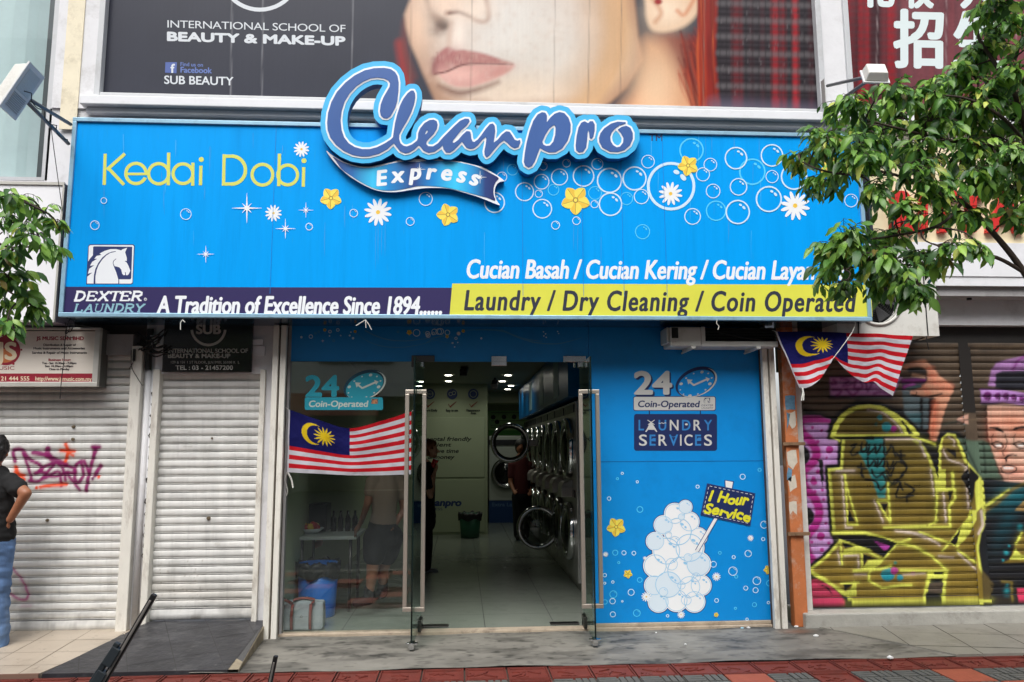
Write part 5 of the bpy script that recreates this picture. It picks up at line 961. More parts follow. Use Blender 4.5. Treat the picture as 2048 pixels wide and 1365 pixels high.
W3[:, 1] += .030*(fbm(uf*7, vf*4, 9)-.5); f2 = grid_mesh('flag', W3, nu, nv, flag_cols(uf, vf), CLOTH); tag(f2, 'crumpled striped flag with crescent hanging under the right end of the blue sign', 'flag')
m = MB(); m.tube(spline([P(1602, 916/1.35, -.30), P(*F2((735, 742)), -.38)], 4), .003, 5) if False else None
m.tube(spline([P(*F2((738, 742)), -.40), P(*F2((800, 660)), -.42), P(*F2((870, 560)), -.43), P(*F2((890, 500)), -.44), P(*F2((880, 492)), -.45)], 6), .0035, 5)
m.tube([P(*F2((525, 938)), -.34), P(*F2((532, 970)), -.34), P(*F2((522, 1030)), -.34)], .006, 5); m.tube([P(*F2((530, 938)), -.34), P(*F2((538, 985)), -.34), P(*F2((536, 1028)), -.34)], .006, 5); m.tube([P(*F2((345, 560)), -.33), P(*F2((335, 552)), -.25), P(*F2((300, 545)), -.15)], .004, 5)
m.build('tie_string', PLASW, f2)
# ================================================================== laundry shopfront
VBL = mat('vinyl_blue', (0, 142, 222), .38, var=.06, vscale=1.5, dirt=(0, 100, 170), damt=.35, dscale=2.2)
XP0, XP1 = XX(1197, 1000, 0)-.03, XX(1541, 1000, 0); ZTR = ZZ(1000, 724, 0); XD0, XD1 = -.40, 1.125; XGL = XX(573, 1000, 0)
# blue advertising wall panel
ad = thing('advertising_panel', 'tall blue panel with clock emblem, sign board and printed soap bubbles right of the doors', 'panel', ((XP0+XP1)/2, .0, .03))
m = MB(); m.box(XD1+.0, XP1, -.012, .05, .052, 2.62); m.build('panel', VBL, ad, bevel=.003)
m = MB(); m.box(XD1+.02, XP1-.005, -.0135, -.011, ZZ(1360, 923, 0)-.002, ZZ(1360, 923, 0)+.002); m.build('panel_seam', mat('seam_dark', (2, 80, 140), .5), ad)
GRW = mat('decal_grey_white', (206, 206, 202), .45); NV = mat('decal_navy', (26, 42, 92), .45); BLT = mat('decal_blue', (50, 128, 196), .45); PINK = None
def Q(p): return [(1180+x/4.265, 640+y/4.265) for x, y in p]
def clock(d, f, gw, nv, face, s=1.0):
    e = lambda cx, cy, rx, ry, rot, n=40: [(cx+rx*math.cos(a)*math.cos(rot)-ry*math.sin(a)*math.sin(rot), cy+rx*math.cos(a)*math.sin(rot)+ry*math.sin(a)*math.cos(rot)) for a in np.arange(n)*2*math.pi/n]
    d.poly(f(e(905, 530, 185, 118, -.42)), nv); d.poly(f(e(915, 535, 178, 112, -.42)), gw); d.poly(f(e(905, 530, 172, 112, -.42)), nv); d.poly(f(e(905, 540, 165, 100, -.42)), face)
    for x, y, r_ in ((955, 446, 15), (1008, 458, 8), (1038, 496, 8), (1022, 547, 16), (985, 597, 8), (920, 634, 8), (852, 648, 15), (797, 635, 7), (770, 598, 7), (777, 547, 15), (820, 498, 8), (884, 459, 7)):
        q = f([(x, y)])[0]; d.ellipse(q[0], q[1], r_*.24, r_*.18, gw, -.4, 12)
    d.line(f([(888, 560), (848, 528)]), 3.6, gw); d.poly(f([(826, 508), (876, 512), (838, 552)]), gw); d.line(f([(885, 558), (1000, 506)]), 3.6, gw); d.poly(f([(985, 488), (1022, 503), (1000, 530)]), gw)
def rrect(x0, y0, x1, y1, r):
    out = []
    for cx, cy, a0 in ((x1-r, y0+r, -math.pi/2), (x1-r, y1-r, 0), (x0+r, y1-r, math.pi/2), (x0+r, y0+r, math.pi)): out += [(cx+r*math.cos(a0+k*math.pi/10), cy+r*math.sin(a0+k*math.pi/10)) for k in range(6)]
    return out
YAD = -.012
d = Decal(YAD, step=.0002)
d.text('24', 1270.5, 1347.5, 791, 791, 43.5, NV, bold=3.0); d.text('24', 1267.5, 1344.5, 788, 788, 43.5, GRW, bold=2.6); clock(d, Q, GRW, NV, VBL)
d.build('clock_emblem', ad)
d = Decal(YAD, step=.0002)
d.poly(rrect(1266.5, 793, 1431.5, 822, 4), NV); d.poly(rrect(1267.7, 794.2, 1430.3, 820.8, 3.4), GRW)
d.text('Coin-Operated', 1275, 1400, 814.5, 814.8, 12.5, NV, shear=.14, bold=.55); horse(d, lambda a, b: (1405.5+a/62, 794.5+b/62), NV, GRW); d.text('DEXTER', 1403, 1427, 813, 813, 3.6, NV, shear=.2); d.text('LAUNDRY', 1403, 1427, 818, 818, 3.2, NV, shear=.2)
d.line([(1298.5, 822), (1299, 830)], 2, NV); d.line([(1400.5, 822), (1401, 830)], 2, NV)
d.build('lettering', ad)
d = Decal(YAD, step=.0002)
d.poly(rrect(1268, 828.5, 1434, 902, 5), NV)
for ch, x0, x1, m_ in (('L', 1277, 1288, BLT), ('U', 1317, 1332.5, BLT), ('N', 1339.5, 1357, GRW), ('D', 1364, 1381, BLT), ('R', 1387, 1402, GRW), ('Y', 1408, 1424, BLT)): d.text(ch, x0, x1, 861, 861, 20.5, m_, bold=.45)
d.poly(Q([(520, 868), (560, 930), (574, 955), (566, 958), (548, 938), (496, 938), (480, 958), (470, 955), (486, 930), (510, 880)]), GRW); d.line(Q([(490, 855), (550, 895)]), 1.4, GRW); d.line(Q([(550, 855), (495, 895)]), 1.4, GRW); d.line(Q([(585, 880), (598, 886), (612, 878), (626, 886), (640, 878), (650, 882)]), 1.3, GRW); d.ellipse(*Q([(822, 892)])[0], 3, 2, GRW)
for ch, x0, x1, m_ in (('S', 1278, 1294, GRW), ('E', 1299, 1311, BLT), ('R', 1317, 1334, GRW), ('V', 1338, 1356, BLT), ('I', 1360, 1363, GRW), ('C', 1368.5, 1385, GRW), ('E', 1390, 1402, BLT), ('S', 1408, 1424, GRW)): d.text(ch, x0, x1, 891.5, 891.5, 21.5, m_, bold=.45)
d.poly(Q([(520, 1035), (535, 1010), (560, 1010), (560, 1038)]), BLT); d.poly(Q([(905, 1032), (920, 1005), (948, 1005), (948, 1032)]), BLT); d.line(Q([(690, 995), (710, 1000), (735, 994)]), 1.2, BLT)
d.build('lettering', ad)
def R7(p): return [(1180+x/3.067, 920+y/3.067) for x, y in p]
d = Decal(YAD, step=.0001, lift=.0025)
for k, (x, y, r_) in enumerate([(198,83,9),(168,116,9),(290,135,9),(117,238,13),(306,305,20),(660,165,12),(936,104,18),(1040,62,12),(1068,398,24),(1062,487,12),(155,570,18),(208,571,15),(269,573,14),(176,631,9),(344,650,10),(90,708,13),(305,737,17),(140,750,10),(90,757,9),(143,825,24),(138,867,19),(252,813,21),(92,872,16),(198,868,7),(140,948,18),(287,940,23),(476,957,10),(757,641,20),(796,571,11),(881,597,12),(876,683,28),(896,717,12),(970,575,22),(1023,742,26),(1100,757,20),(955,787,15),(1015,800,18),(1008,889,15),(1094,876,10),(776,863,14),(892,911,9),(963,978,10)]):
    q = R7([(x, y)])[0]; bubble(d, q[0], q[1], r_/3.067, CYAN if k % 3 == 1 else PALE)
for x, y, r_ in ((984,480,20),(775,717,27),(345,840,32),(558,950,24),(95,580,17),(336,603,12)): q = R7([(x, y)])[0]; daisy(d, q[0], q[1], r_/3.067)
for x, y, r_, a in ((160,412,57,.4),(232,700,27,.2),(1091,674,27,.5),(773,950,15,.1)): q = R7([(x, y)])[0]; flower(d, q[0], q[1], r_/3.067, a)
d.build('bubble_print', ad)
# plain heap of soap foam carrying the printed sign board
FW = mat('foam_white', (236, 236, 236), .45); FG = mat('foam_grey', (176, 190, 208), .45); FO = mat('foam_outline', (44, 70, 130), .45)
d = Decal(YAD, step=.00003, lift=.0035)
foam = [(420,872,66),(640,870,68),(530,862,72),(395,770,64),(680,770,66),(610,780,70),(480,765,86),(560,680,92),(400,650,74),(665,640,78),(470,560,88),(610,540,92),(400,500,58),(665,470,56),(540,440,90),(450,400,60),(610,380,62),(520,330,66),(585,290,44)]
SUD = mat('suds_white', (240, 242, 244), .45); SUR = mat('suds_ring', (150, 202, 236), .45); SUP = mat('suds_pale', (218, 232, 243), .45)
for x, y, r_ in foam: q = R7([(x, y)])[0]; d.ellipse(q[0], q[1], r_/3.067+1.5, r_/3.067+1.5, FO, n=40)
for x, y, r_ in foam: q = R7([(x, y)])[0]; d.ellipse(q[0], q[1], r_/3.067, r_/3.067, SUD, n=40)
for k, (x, y, r_) in enumerate(foam+[(500,640,40),(590,860,34),(450,810,30),(650,720,30),(520,500,34),(600,600,28),(560,770,26),(480,460,24),(560,350,22)]):
    q = R7([(x, y)])[0]; r_ /= 3.067
    if k % 3 == 0: d.ellipse(q[0], q[1], r_*.9, r_*.9, SUP, n=36)
    d.ring(q[0], q[1], r_*.93, max(.9, r_*.05), SUR, n=36); d.ellipse(q[0]+r_*.26, q[1]-r_*.50, r_*.14, r_*.09, SUR, .4, 12); d.ellipse(q[0]+r_*.50, q[1]-r_*.30, r_*.10, r_*.07, SUR, .9, 10)
d.line(R7([(655, 560), (835, 250)]), 8.6, FO); d.line(R7([(655, 560), (835, 250)]), 6, FW)
d.poly(R7([(824, 123), (882, 132), (872, 185), (826, 180)]), FO); d.poly(R7([(830, 128), (876, 136), (868, 180), (832, 176)]), FW)
d.build('foam_print', ad)
d = Decal(YAD, step=.00003, lift=.035)
d.poly(R7([(716, 144), (1013, 205), (982, 406), (676, 338)]), FO); d.poly(R7([(719, 148), (1009, 208), (979, 402), (680, 335)]), NV)
def dash(a, b):
    a, b = np.array(a, float), np.array(b, float); n = int(np.linalg.norm(b-a)/26)
    for k in range(n): t0, t1 = (k+.2)/n, (k+.75)/n; d.line(R7([a+(b-a)*t0, a+(b-a)*t1]), .9, FW)
dash((728, 160), (1000, 216)); dash((1000, 216), (972, 390)); dash((972, 390), (690, 328)); dash((690, 328), (728, 160))
HY = mat('marker_yellow', (226, 222, 50), .45)
def rtext(body, a, b_, cap, m, bold, shear):
    p0, p1 = R7([a, b_]); p0, p1 = np.array(p0), np.array(p1); v, f = text_geom(body); hc = text_geom('H')[0][:, 1].max(); lo, hi = v[:, 0].min(), v[:, 0].max(); ln = np.linalg.norm(p1-p0); ax = (p1-p0)/ln; up_v = np.array([ax[1], -ax[0]]); h_ = v[:, 1]/hc*cap; t_ = (v[:, 0]-lo)/(hi-lo)*(ln-shear*cap)+shear*h_
    h_ = h_*(1+.12*np.sin(t_*.11)); xy_ = p0+t_[:, None]*ax+h_[:, None]*up_v+np.stack([0*t_, 1.2*np.sin(t_*.16)], 1)
    for k in range(9): o_ = (0, 0) if k == 0 else (bold*math.cos(k*math.pi/4), bold*math.sin(k*math.pi/4)); d.put(xy_+np.array(o_), f, m, d.k+k*.3)
    d.k += 3
rtext('1 Hour', (726, 250), (972, 284), 20, HY, 1.3, .22); rtext('Service', (698, 322), (982, 380), 18, HY, 1.3, .16)
d.build('sign_board_print', ad)
# transom above the doors and window
tr = thing('transom_panel', 'dark blue glass transom printed with bubbles and swirls above the glass doors', 'panel', (0, 0, ZTR))
m = MB(); m.box(XGL-.02, XD1-.002, -.006, .008, ZTR, 2.62); m.build('panel', VBL, tr)
def R2z(p): return [(540+x/4.015, 640+y/4.015) for x, y in p]
PB = mat('swirl_blue', (70, 150, 206), .4); d = Decal(-.006, step=.0001)
for x, y, r_ in ((328, 135, 17), (365, 108, 11), (392, 95, 10), (512, 168, 11), (545, 82, 14), (1028, 97, 11), (1177, 105, 30), (1270, 125, 20), (1240, 100, 12), (1310, 110, 14), (1355, 95, 26), (482, 95, 14)): q = R2z([(x, y)])[0]; bubble(d, q[0], q[1], r_/4.015, PALE if r_ > 12 else PB, False)
for x, y, r_ in ((252, 140, 10), (478, 130, 6), (568, 127, 6), (640, 127, 8), (667, 148, 10), (650, 100, 6)): q = R2z([(x, y)])[0]; d.ellipse(q[0], q[1], r_/4.015, r_/4.015, PALE)
for x, y, r_ in ((440, 82, 14), (684, 95, 13), (1118, 102, 22)): q = R2z([(x, y)])[0]; flower(d, q[0], q[1], r_/4.015)
sparkle(d, *R2z([(424, 170)])[0], 3)
d.line(R2z([(690, 105), (780, 170), (900, 212), (1050, 222), (1200, 200), (1365, 155)]), [.6, 1.2, 1.2, .6], PB, 6); d.line(R2z([(760, 85), (850, 130), (960, 162), (1090, 170), (1230, 155), (1365, 135)]), [3, 2.4, 1.6, 1], PB, 6)
d.line([(850, 676), (920, 690), (890, 665)], .6, PB, 4)
def S5(p): return [(850+x/2.904, 430+y/2.904) for x, y in p]
d.line(S5([(0, 748), (60, 715), (110, 702)]), [.6, 2, 3], PB, 5); d.line(S5([(215, 672), (330, 668), (450, 676), (540, 712), (640, 742), (760, 750), (850, 732), (915, 712)]), [1, 3, 3.5, 2.5, 1.5, .8], PB, 6); d.line(S5([(440, 664), (560, 716), (680, 736)]), [1, 3, .8], PB, 5)
for x, y, r_ in ((15, 690, 14), (55, 680, 18), (90, 678, 20), (130, 684, 16), (180, 718, 9), (15, 700, 9), (327, 718, 6), (160, 745, 6)): q = S5([(x, y)])[0]; bubble(d, q[0], q[1], r_/2.9, PALE, False)
for x, y in ((688, 680), (700, 692), (690, 704), (704, 712), (770, 678), (776, 690), (172, 768), (190, 742)): d.ellipse(*S5([(x, y)])[0], 1.4, 1.4, PALE)
daisy(d, *S5([(195, 690)])[0], 4.4); flower(d, *S5([(128, 708)])[0], 3.6); flower(d, *S5([(222, 676)])[0], 3.6)
d.build('bubble_print', tr)
# patch fitting in the middle of the transom edge
x_, z_ = XX(998, 727, -.02), ZTR; m = MB(); m.box(x_-.066, x_+.066, -.022, .024, z_-.038, z_+.048); m.box(x_-.066, x_+.066, -.026, -.0225, z_-.036, z_-.002); m.build('patch_fitting', CHROME, tr, bevel=.004)
# fixed shop window on the left
win = thing('shop_window', 'clear fixed shop window with teal clock sticker left of the doors', 'window', ((XGL+XD0)/2, 0, .03))
m = MB(); m.box(XGL, XD0+.02, -.004, .006, .03, ZTR-.003); m.build('glass_pane', mat_glass('tinted_glass', (.945, .97, .96), 1.5), win)
m = MB(); m.box(XGL-.035, XGL, -.03, .04, .0, 2.6); m.build('side_frame', GREYT, win, bevel=.004)
TEL = mat('sticker_teal', (36, 150, 170), .4); TEL2 = mat('sticker_dark_teal', (16, 62, 80), .4); TPL = mat('sticker_pale', (196, 206, 196), .4); TOR = mat('sticker_orange', (190, 130, 90), .4)
SH = lambda p: [(1180+x/4.265-657.5, 640+y/4.265+1.5) for x, y in p]
d = Decal(-.004, step=.0002)
d.text('24', 610.5, 678.5, 792.5, 792.5, 40, TEL, bold=2.2); clock(d, lambda p: [(1180+x/4.265-663+ (x-900)*.005, 640+y/4.265+6) for x, y in p], TPL, TEL2, TEL)
d.poly(rrect(609.5, 795, 766, 820.5, 4), TEL); d.text('Coin-Operated', 617, 737, 814, 814, 12.0, TPL, shear=.14, bold=.5); horse(d, lambda a, b: (741+a/62, 797+b/68), TEL2, TOR)
d.build('window_sticker', win)
# door sill and threshold
m = MB(); m.box(XGL-.05, XP1+.02, -.055, .06, -.01, .022); m.box(XD1, XP1, -.03, .05, .022, .051); tag(m.build('threshold', mat('worn_sill', (176, 160, 140), .75, var=.2, vscale=9, dirt=(84, 72, 62), damt=.8, dscale=6), bevel=.005), kind='structure')
# folding gate channels left and right of the shopfront
for nm, xa, lab in (('gate_channel', XX(536, 1000, -.1), 'pair of cream enamel gate channels left of the shop window'), ('gate_channel', XX(1536, 1000, -.1), 'pair of cream enamel gate channels right of the blue panel')):
    t = thing(nm, lab, 'gate channel', (xa, -.06, 0))
    for k in range(2):
        m = MB(); m.box(xa+k*.064, xa+k*.064+.047, -.125, -.075+.0, .0, 2.57); m.build('rail', BARW, t, bevel=.004)
    m = MB(); m.box(xa+.003, xa+.108, -.075, -.03, .003, 2.56); m.build('backing', mat('rusty_dark', (84, 66, 52), .8, var=.4, vscale=8), t)
# glass doors standing open towards the street
def door(label, hx, ox, yo, side):
    t = thing('glass_door', label, 'door', (hx, 0, .02)); yi = .06
    d_ = Vector((ox-hx, yo, 0)); L_ = d_.length; d_.normalize(); nrm = Vector((-d_.y, d_.x, 0)); base = Vector((hx, 0, 0))-d_*.0
    def at(s, w, z): p = base+d_*s+nrm*w; return (p.x, p.y, z)
    def bx(mb, s0, s1, w0, w1, z0, z1, mi=0): mb.hexa([at(s0, w0, z0), at(s1, w0, z0), at(s1, w1, z0), at(s0, w1, z0), at(s0, w0, z1), at(s1, w0, z1), at(s1, w1, z1), at(s0, w1, z1)], mi)
    zb, zt = .045, ZTR-.02
    m = MB(); bx(m, -.07, L_-.003, -.005, .005, zb, zt); m.build('glass_pane', GLASSD, t)
    m = MB(); bx(m, L_-.003, L_+.001, -.006, .006, zb, zt); m.build('pane_edge', GLEDGE, t)
    for sgn in (-1, 1):
        m = MB(); s0 = L_-.13; z0, z1 = ZZ(826, 1216, yo+.1), ZZ(828, 788, yo+.1); a, b = (sgn*.052, sgn*.085); a, b = min(a, b), max(a, b); c0, c1 = (.006, .0855) if sgn > 0 else (-.0855, -.006)
        bx(m, s0-.018, s0+.018, a, b, z0, z1); bx(m, s0-.0175, s0+.0175, c0, c1, z1+.0005, z1+.034); bx(m, s0-.0175, s0+.0175, c0, c1, z0-.034, z0-.0005); m.build('handle', STEEL, t, bevel=.004)
    m = MB(); bx(m, L_-.10, L_+.006, -.02, .02, zb-.03, zb+.015); bx(m, L_-.06, L_-.02, -.045, .045, zb+.0, zb+.012); m.build('floor_lock', CHROME, t, bevel=.003)
    m = MB(); bx(m, -.075, .06, -.016, .016, zt-.03, zt+.012); m.build('top_patch', CHROME, t, bevel=.003)
    m = MB(); bx(m, -.075, .08, -.018, .018, zb-.02, zb+.075); m.build('bottom_patch', STEELD, t, bevel=.003)
    return t
door('glass door leaf on the left of the entrance swung open to the street', XX(842, 1000, 0), XX(826, 1000, -.60), -.60, -1)
door('glass door leaf on the right of the entrance swung open before the blue panel', XX(1166, 1000, 0), XX(1186, 1000, -.60)+.0, -.60, 1)
# pivot plates on the transom and floor
for xx, lab, mm in ((846, 'dark steel door pivot above the left door leaf', STEELD), (1149, 'bright steel door pivot above the right door leaf', CHROME)):
    x_ = XX(xx, 724, -.02); m = MB(); m.box(x_-.10, x_+.10, -.024, .03, ZTR-.004, ZTR+.052); m.box(x_-.10 if xx < 1000 else x_+.03, x_-.05 if xx < 1000 else x_+.09, -.024, .03, ZTR-.05, ZTR-.004); m.tube([(x_, -.0, ZTR-.005), (x_, 0, ZTR-.05)], .012, 10); tag(m.build('door_pivot', mm, bevel=.004), lab, 'hinge')
for x0_, x1_, lab in ((842, 897, 'dark floor spring plate at the foot of the left door'), (1103, 1160, 'dark floor spring plate at the foot of the right door')):
    a, b = G(x0_, 1253, .024), G(x1_, 1250, .024); m = MB(); m.box(a[0], b[0], .10, .19, .019, .030); tag(m.build('floor_plate', STEELD, bevel=.003), lab, 'floor plate')
# ================================================================== inside
RX0, RX1, RY1, RZ = XGL-.03, 2.66, 11.6, 2.66
IW = mat('inside_wall', (160, 170, 140), .75, var=.03, vscale=3); IC = mat('inside_ceiling', (140, 144, 130), .8); IF_ = mat('inside_floor_tile', (132, 138, 128), .20, var=.06, vscale=3, dirt=(90, 96, 90), damt=.4, dscale=4)
m = MB(); m.box(RX0-.1, RX0, .05, RY1, -.02, RZ); m.box(RX1, RX1+.1, .06, RY1, -.02, RZ); m.box(RX0-.1, RX1+.1, RY1, RY1+.1, -.02, RZ+.1); m.build('inside_wall', IW, shop)
m = MB(); m.box(RX0-.1, RX1+.1, .01, RY1, RZ, RZ+.1); m.build('ceiling', IC, shop)
tiles('shop_floor', [(RX0, .0601), (RX1, .0601), (RX1, RY1), (RX0, RY1)], lambda x, y: .018, -2.19, 3, 0, 12, .6, .6, [mat('floor_joint', (40, 42, 40), .8), IF_], gap=.006, jz=.002)
# partition wall with notices (left) and passage on the right
YPW = 7.2; XPW1 = XX(975, 900, YPW)
m = MB(); m.box(RX0, XPW1, YPW, YPW+.12, .0, RZ); m.build('partition', IW, shop)
INKD = mat('notice_ink', (30, 36, 34), .7); INKB = mat('notice_blue', (40, 60, 110), .6); INKR = mat('tick_red', (120, 40, 34), .6); PANL = mat('notice_panel', (166, 176, 146), .5)
board = thing('notice_board', 'pale green notice board with handwriting and three blue round icons inside', 'notice board', (XX(900, 900, YPW), YPW, .1))
def S4(p): return [(800+x/4.265, 690+y/4.265) for x, y in p]
m = MB(); xa, xb = XX(840, 900, YPW), XX(969, 900, YPW); m.box(xa-.6, xb, YPW-.012, YPW-.001, ZZ(900, 955, YPW), ZZ(900, 835, YPW)); m.box(xa-.6, xb, YPW-.012, YPW-.001, ZZ(900, 1065, YPW), ZZ(900, 960, YPW)); m.build('panel', PANL, board, bevel=.004)
d = Decal(YPW-.012, step=.0006)
for k, x in enumerate((255, 445, 625)):
    q = S4([(x, 420)])[0]; d.ellipse(q[0], q[1], 10.5, 10.5, INKB, n=24); d.ring(q[0], q[1], 7, 1, PANL, n=18) if k != 1 else (d.ring(q[0]-3, q[1], 4, 1, PANL), d.ring(q[0]+3.4, q[1]-2, 4, 1, PANL))
    d.line(S4([(x-32, 505), (x-18, 530), (x+36, 484)]), [1.5, 3, 1], INKR)
d.text('24/7', S4([(232, 0)])[0][0], S4([(282, 0)])[0][0], S4([(0, 430)])[0][1], S4([(0, 430)])[0][1], 5, PANL)
d.text('Hours Daily', 845, 875, 823, 823, 4.2, INKD, bold=.25); d.text('Easy to use', 892, 916, 823, 823, 4.2, INKD, bold=.25); d.text('Maintenance', 933, 960, 823, 823, 4.2, INKD, bold=.25); d.text('Free', 942, 952, 828.5, 828.5, 4.2, INKD, bold=.25)
for s_, x0, x1, y in (('mental friendly', 846, 944, 882), ('venient', 846, 904, 893.5), ('Save time', 863, 919, 906), ('& money', 855, 910, 918)): d.text(s_, x0, x1, y, y, 7.6, INKD, shear=.3, bold=.35)
d.text('Cleanpro', 838, 925, 1012, 1012, 13, INKB, shear=.2, bold=1.1); d.text('EXPRESS', 845, 885, 1021, 1021, 5, INKB)
d.build('lettering', board)
# end wall of the passage: instruction poster and big washer
YE = 10.2
ins = thing('instruction_poster', 'green instruction poster with round pictures at the far end of the passage', 'poster', (XX(1015, 850, YE), YE, 1.5))
m = MB(); m.box(XX(976, 850, YE), XX(1056, 850, YE), YE-.02, YE, ZZ(1010, 872, YE), ZZ(1010, 822, YE)); m.build('sheet', mat('poster_green', (150, 190, 130), .6), ins)
d = Decal(YE-.02, step=.001); PG = mat('poster_strip_green', (70, 150, 60), .6); d.poly([(977, 861), (1055, 861), (1055, 871), (977, 871)], PG)
for x, y in ((795, 618), (887, 616), (973, 616), (828, 658)): q = S4([(x, y)])[0]; d.ellipse(q[0], q[1], 4.6, 4.6, INKD)
for y in (826, 842, 851, 855): d.line([(982, y), (1048, y)], .9, INKD)
d.build('print', ins)
m = MB(); m.box(XPW1-.4, RX1, YE, YE+.1, 0, RZ); m.box(XPW1-.3, RX1, YE-.9, YE, ZZ(1010, 806, YE-.9), RZ); m.build('partition', IW, shop)
# ---- machines
SSM = mat('machine_steel', (176, 174, 170), .36, metal=.6, var=.1, vscale=12, stretch=(1, 1, .2)); DARKG = mat('door_glass_dark', (16, 17, 18), .08, spec=.6); CBL = mat('control_dark', (40, 42, 46), .4)
def ring_mesh(mb, c, r0, r1, ax, depth, seg=28, mi=0):
    prof = [(r1, 0), (r1+.004, depth*.5), (r1-.01, depth), (r0+.01, depth), (r0, depth*.5), (r0, 0)]; mb.lathe([(r, h) for r, h in prof], c[0], c[1], seg, mi, cz=c[2], axis=ax)
def machine(y, first=None):
    xf = 1.22; t = thing('stacked_machine', 'stainless stacked dryer and washer in the row along the right wall', 'washing machine', (xf+.5, y+.42, .02), 'stacked laundry machines in a row')
    m = MB(); m.box(xf, RX1-.02, y+.004, y+.836, .12, 2.02); m.box(xf+.05, RX1-.02, y+.01, y+.83, .02, .12); m.build('cabinet', SSM, t, bevel=.012)
    for zc, r_ in ((1.52, .33), (.62, .31)):
        m = MB(); ring_mesh(m, (xf-.002, y+.42, zc), r_-.07, r_, 'x', -.075); o_ = m.build('door', CHROME, t, smooth=True)
        m = MB(); m.lathe([(r_-.07, -.04), (r_-.12, -.075), (.10, -.11), (.0, -.115)], xf, y+.42, 28, cz=zc, axis='x'); m.build('door_glass', DARKG, o_, smooth=True)
    m = MB(); m.box(xf-.13, xf, y+.26, y+.58, .99, 1.10); m.hexa([(xf-.13, y+.26, 1.10), (xf, y+.26, 1.10), (xf, y+.58, 1.10), (xf-.13, y+.58, 1.10), (xf-.10, y+.28, 1.15), (xf, y+.28, 1.18), (xf, y+.56, 1.18), (xf-.10, y+.56, 1.15)]); m.build('coin_box', mat('coin_box_steel', (170, 164, 158), .35, metal=.7), t, bevel=.006)
    m = MB(); m.box(xf-.012, xf, y+.08, y+.76, 1.90, 1.99); m.box(xf-.012, xf, y+.1, y+.74, .99, 1.07); m.build('control_panel', CBL, t)
    return t
m0 = machine(1.5)
for k in range(1, 8): copy_tree(m0, (m0.location.x, m0.location.y+k*.86, m0.location.z))
# blue fascia above the machines
fa = thing('machine_fascia', 'dark blue fascia board above the row of steel machines', 'fascia', (1.5, 5, 2.1)); m = MB(); m.box(1.13, RX1-.01, 1.4, 8.4, 2.06, 2.64); m.build('board', mat('fascia_blue', (0, 92, 150), .3), fa)
m = MB()
for yy in (2.2, 3.9, 5.6): m.box(1.126, 1.1295, yy, yy+.5, 2.12, 2.56)
m.build('fascia_print', mat('fascia_print', (120, 160, 176), .5), fa)
# open doors standing out into the aisle
def open_door(label, px, py, y, r_, kind):
    c = P(px, py, y); t = thing('machine_door', label, 'machine door', c)
    m = MB(); ring_mesh(m, (c[0], c[1], c[2]), r_-.055, r_, 'y', -.06, 40); m.build('door_ring', CHROME, t, smooth=True)
    m = MB()
    if kind: m.lathe([(r_-.055, -.03), (r_-.10, -.09), (.08, -.12), (0, -.125)], c[0], c[1], 36, cz=c[2], axis='y'); m.build('door_glass', mat_glass('smoked_glass', (.25, .27, .26), 1.6), t, smooth=True)
    else: m.lathe([(r_-.055, -.01), (r_-.06, -.045), (r_-.075, -.045)], c[0], c[1], 36, cz=c[2], axis='y'); m.build('gasket', BLACK, t, smooth=True)
    m = MB(); m.box(c[0]+r_-.02, 1.24, c[1]-.02, c[1]+.02, c[2]-.05, c[2]+.05); m.build('hinge_arm', SSM, t, bevel=.004)
open_door('round chrome dryer door standing open at head height', 1020, 886, 4.9, .29, False)
open_door('round chrome washer door with dark glass standing open near the floor', 1076, 1055, 3.1, .265, True)
wm = thing('front_load_washer', 'large pale washer with dark round door at the end of the passage', 'washing machine', (XX(1010, 950, 9.3), 9.3, .02))
xa, xb = XX(978, 950, 9.3), XX(1064, 950, 9.3); m = MB(); m.box(xa, xb, 9.3, 10.1, .45, ZZ(1000, 872, 9.3)); m.build('cabinet', mat('washer_pale', (190, 196, 186), .45), wm, bevel=.02)
m = MB(); m.box(xa, xb, 9.28, 10.1, .02, .45); m.build('plinth', mat('plinth_blue', (30, 66, 120), .45), wm)
d = Decal(9.28); d.text('Extra Large', 984, 1040, 1013, 1013, 7, mat('plinth_text', (90, 120, 160), .5), bold=.4); d.build('lettering', wm)
c = P(1012, 946, 9.28); m = MB(); ring_mesh(m, tuple(c), .22, .30, 'y', -.07, 36); m.build('door', CHROME, wm, smooth=True); m = MB(); m.lathe([(.22, -.03), (.12, -.08), (0, -.09)], c[0], c[1], 30, cz=c[2], axis='y'); m.build('door_glass', DARKG, wm, smooth=True)
m = MB(); m.box(xa, xb, 9.27, 9.30, ZZ(1000, 890, 9.3), ZZ(1000, 880, 9.3)); m.build('control_panel', CBL, wm)
# bins
def bin_(label, c, r0, r1, h, body, bag, skirt):
    t = thing('waste_bin', label, 'bin', c); m = MB(); m.lathe([(0, 0), (r0, 0), (r0+.005, .01), (r1, h), (r1-.012, h), (r0-.01, .03), (0, .03)], c[0], c[1], 32, cz=c[2]); m.build('body', body, t, smooth=True)
    m = MB(); seg = 56; vs = []; prof = [(r1-.03, h-.10), (r1-.005, h+.004), (r1+.016, h+.012), (r1+.02, h-.03), (r1+.010, h-skirt)]
    for i, (r, z) in enumerate(prof):
        for k in range(seg):
            a = 2*math.pi*k/seg; w = (.012*math.sin(a*9+i)+.008*math.sin(a*17+2*i)) if i else 0; vs.append((c[0]+(r+w*.6)*math.cos(a), c[1]+(r+w*.6)*math.sin(a), c[2]+z+(.02*math.sin(a*5+1) if i == len(prof)-1 else w)))
    m.add(vs, [(i*seg+k, i*seg+(k+1) % seg, (i+1)*seg+(k+1) % seg, (i+1)*seg+k) for i in range(len(prof)-1) for k in range(seg)]); m.build('bin_liner', mat('black_bag', (20, 20, 21), .5), t, smooth=True)
